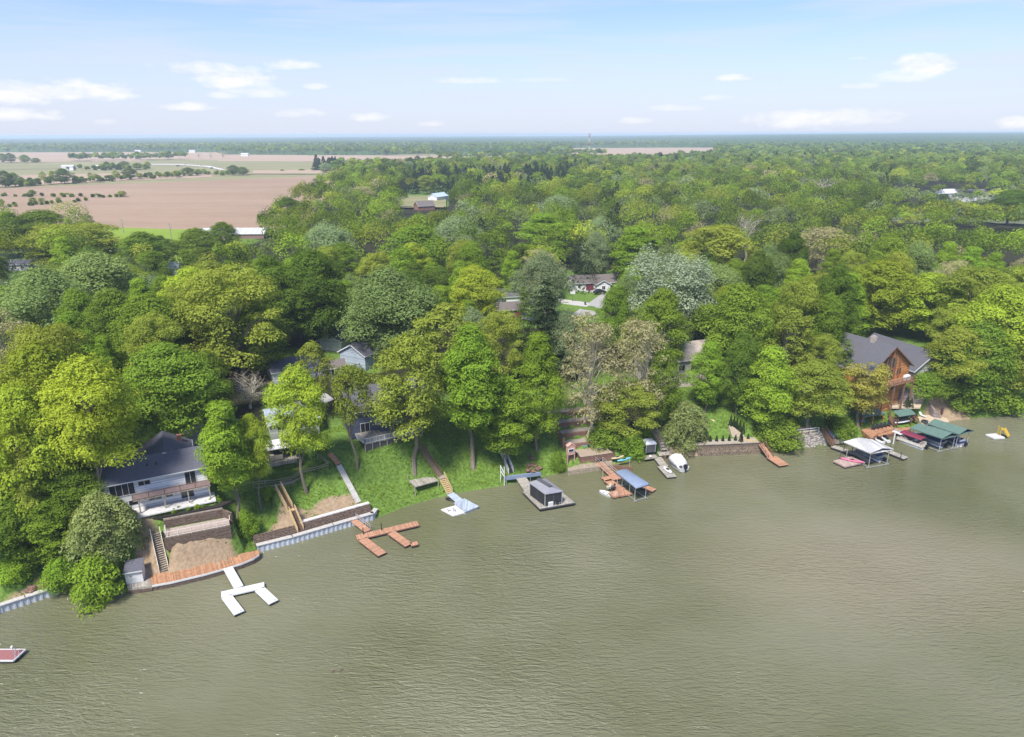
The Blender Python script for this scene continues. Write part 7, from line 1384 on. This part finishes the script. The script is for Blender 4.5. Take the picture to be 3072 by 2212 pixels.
    hs('log_cabin', 'orange log cabin hidden behind the olive trees', (1705, 800), 20, 11, 7, 4.2, 2.2, m_log, m_roofg, [('l', 4, 1.8, 1.4, 1.3), ('l', 8, 1.8, 1.4, 1.3)]); hs('log_cabin', 'small orange cabin with dark roof left of the log house', (1812, 795), 20, 8, 6, 3.5, 2.2, m_log, m_roofd, [('l', 3, 1.6, 1.4, 1.2)])
    hs('pale_lake_house', 'pale house with white windows behind the tan trees', (1425, 850), 20, 16, 9, 6.0, 2.6, mat('beige_siding', (.52, .47, .40), .7), mat('tan_shingles', (.36, .31, .27), .85), [('l', 7, 4.2, 1.6, 1.4), ('l', 10.5, 4.2, 2.2, 1.8), ('l', 13.5, 4.2, 1.2, 1.6), ('l', 6, 1.2, 1.4, 1.3), ('l', 9, 1.2, 1.4, 1.3)]); hs('low_house', 'low house with blue-grey roof between the bright trees', (1590, 830), 18, 16, 8, 2.8, 2.0, m_sidgr, mat('blue_grey_shingles', (.24, .25, .28), .8), [('l', 4, 1.4, 1.5, 1.2), ('l', 10, 1.4, 1.5, 1.2)])
    hs('street_house', 'grey roofed house left of the tall dark spruce', (1085, 672), 12, 14, 8, 2.6, 1.8, m_sidw, m_roofg, [('l', 4, 1.3, 1.4, 1.2), ('l', 10, 1.3, 1.4, 1.2)]); hs('brick_house', 'red-brown roofed small house below the grey roofed one', (1100, 702), 12, 8, 6, 2.6, 1.6, m_brick, m_roofb, [('l', 4, 1.3, 1.4, 1.2)])
    # far lake arm houses
    for i, (s, rz, L, lab, wm, rm) in enumerate((((2062, 440), 6, 20, 'grey lake house at the far arm, left of the row', m_sidgr, m_roofl), ((2112, 440), 4, 22, 'grey lake house at the far arm, middle of the row', m_sidw, m_roofg), ((2160, 440), 8, 18, 'brownish lake house at the far arm, right of the row', m_sidg, m_roofb), ((1990, 492), 20, 20, 'brown roofed house among the right woods', m_sidgr, m_roofb), ((2070, 388), 5, 24, 'far pale house above the lake arm', m_sidw, m_roofl))): hs('lake_house', lab, s, rz, L, 11, 4.5, 3, wm, rm, [('l', L * .2, 2, 2, 2), ('l', L * .5, 2, 3, 2.2, 'slider'), ('l', L * .8, 2, 2, 2)])
    hs('far_house', 'tiny white roofed house far in the right woods', (1782, 376), 5, 18, 9, 5, 4, m_sidw, m_roofl); hs('far_house', 'tiny white house near the middle right horizon', (1660, 378), 5, 14, 9, 5, 4, m_sidw, m_roofl)
    # farm
    for s, L, lab, nm in (((140, 378), 18, 'white farm barn left of the farm trees', 'farm_barn'), ((212, 377), 10, 'small white farmhouse with grey roof beside the farm trees', 'farm_house'), ((535, 347), 18, 'tiny white farm building against the far woods', 'farm_house'), ((420, 339), 18, 'tiny pale farm shed before the horizon woods', 'farm_barn'), ((300, 339), 18, 'pale long farm shed near the horizon at the left', 'farm_barn'), ((1205, 348), 18, 'tiny pale shed in the far middle field', 'farm_barn')):
        p = G(fP(*s)); house(nm, lab, V3((p.x, p.y, th(p.x, p.y) + .3)), R(4), L, L * .5, 6, L * .12, m_sidw, m_metalroof if 'barn' in nm else m_roofl, wins=[('l', L * .3, 2.5, 4, 4, 'garage')], cat='barn' if 'barn' in nm else 'house')
    p = G(fP(1304, 352)); t = thing('radio_tower', 'thin red and white lattice tower standing before the horizon', 'tower', V3((p.x, p.y, th(p.x, p.y)))); H = 52
    for i in range(6):
        mb = MB(); z0, z1 = H * i / 6, H * (i + 1) / 6; w = 1.6
        for x, y in ((-w, -w), (w, -w), (0, w)): mb.bar((x, y, z0), (x, y, z1), .32)
        for z_ in np.linspace(z0, z1, 4): mb.bar((-w, -w, z_), (w, -w, min(z_ + 2.9, z1)), .3).bar((w, -w, z_), (0, w, min(z_ + 2.9, z1)), .3)
        mb.build('mast_section', m_red if i % 2 else m_plastic, t)
    MB().box((0, 0, H), (4.5, 4.5, 2.5)).build('antenna_head', m_salmon, t)
    for s, h, lab in (((383, 548), 12, 'wooden utility pole with transformers at the lime meadow'), ((275, 522), 9, 'thin utility pole at the field edge')):
        p = G(fP(*s)); t = thing('utility_pole', lab, 'utility pole', V3((p.x, p.y, th(p.x, p.y)))); MB().tube([(0, 0, 0), (0, 0, h)], [.22, .15], 7).build('pole', m_grayw, t); MB().box((0, 0, h - .8), (2.4, .14, .14)).build('crossarm', m_grayw, t); MB().tube([(.4, 0, h - 2.6), (.4, 0, h - 1.5)], .3, 8).build('transformer', m_conc, t)
    for i, s in enumerate(((412, 366.6), (447, 370.5), (470, 374.5), (395, 369.5))): car(('dark vehicle on the pale country road, leftmost at the bend', 'white vehicle on the pale country road', 'dark vehicle at the near end of the pale country road', 'grey vehicle on the straight of the pale country road')[i], s, 10, m_carw if i == 1 else m_car, sc=1.5, nm='vehicle')
    q = [G(fP(*s)) for s in ((330, 366.5), (400, 367), (455, 371), (490, 378.5), (500, 378.5), (465, 370), (402, 365.6), (330, 365.2))]; sheet('country_road', q, m_concl, 1.6)
    for s, r in (((2150, 470), 1), ): p = W(fP(*s), .0); pontoon('white boat moored at the far lake arm', p, p + V3((9, 1, 0)), 3, m_plastic, m_navy)
    fz = zf(0, 1700, 1.89)
    for i, s in enumerate(((1890, 597), (1935, 590))):
        p = W(fz(*s), 0); t = thing('floating_branch', ('brown twig bundle floating on the open water, left of two', 'reddish twig bundle floating on the open water, right of two')[i], 'debris', p); mb = MB()
        for k in range(5): a = random.uniform(0, 6.28); mb.tube([(-.3 * math.cos(a), -.3 * math.sin(a), .0), (0, 0, .05), (.35 * math.cos(a), .35 * math.sin(a), .03)], [.02, .05, .02], 5)
        mb.build('twigs', m_dkt, t)
# ------------------------------------------------------------------ build everything
build_fields()
SW = left_property(); middle_property(SW); brick_property(); lawn_property(); log_property(); village()
build_hand_trees()
build_hedgerow()
sc_ = build_scatter()
NI = 300 - len([1 for t in TREES if 'shrub' not in t[3].name])
label_scatter(sc_[:NI])
build_stuff_trees(sc_[NI:], 'village_woods', 420, .78)
build_stuff_trees(build_far_scatter(), 'field_woods', 160, 1.3)
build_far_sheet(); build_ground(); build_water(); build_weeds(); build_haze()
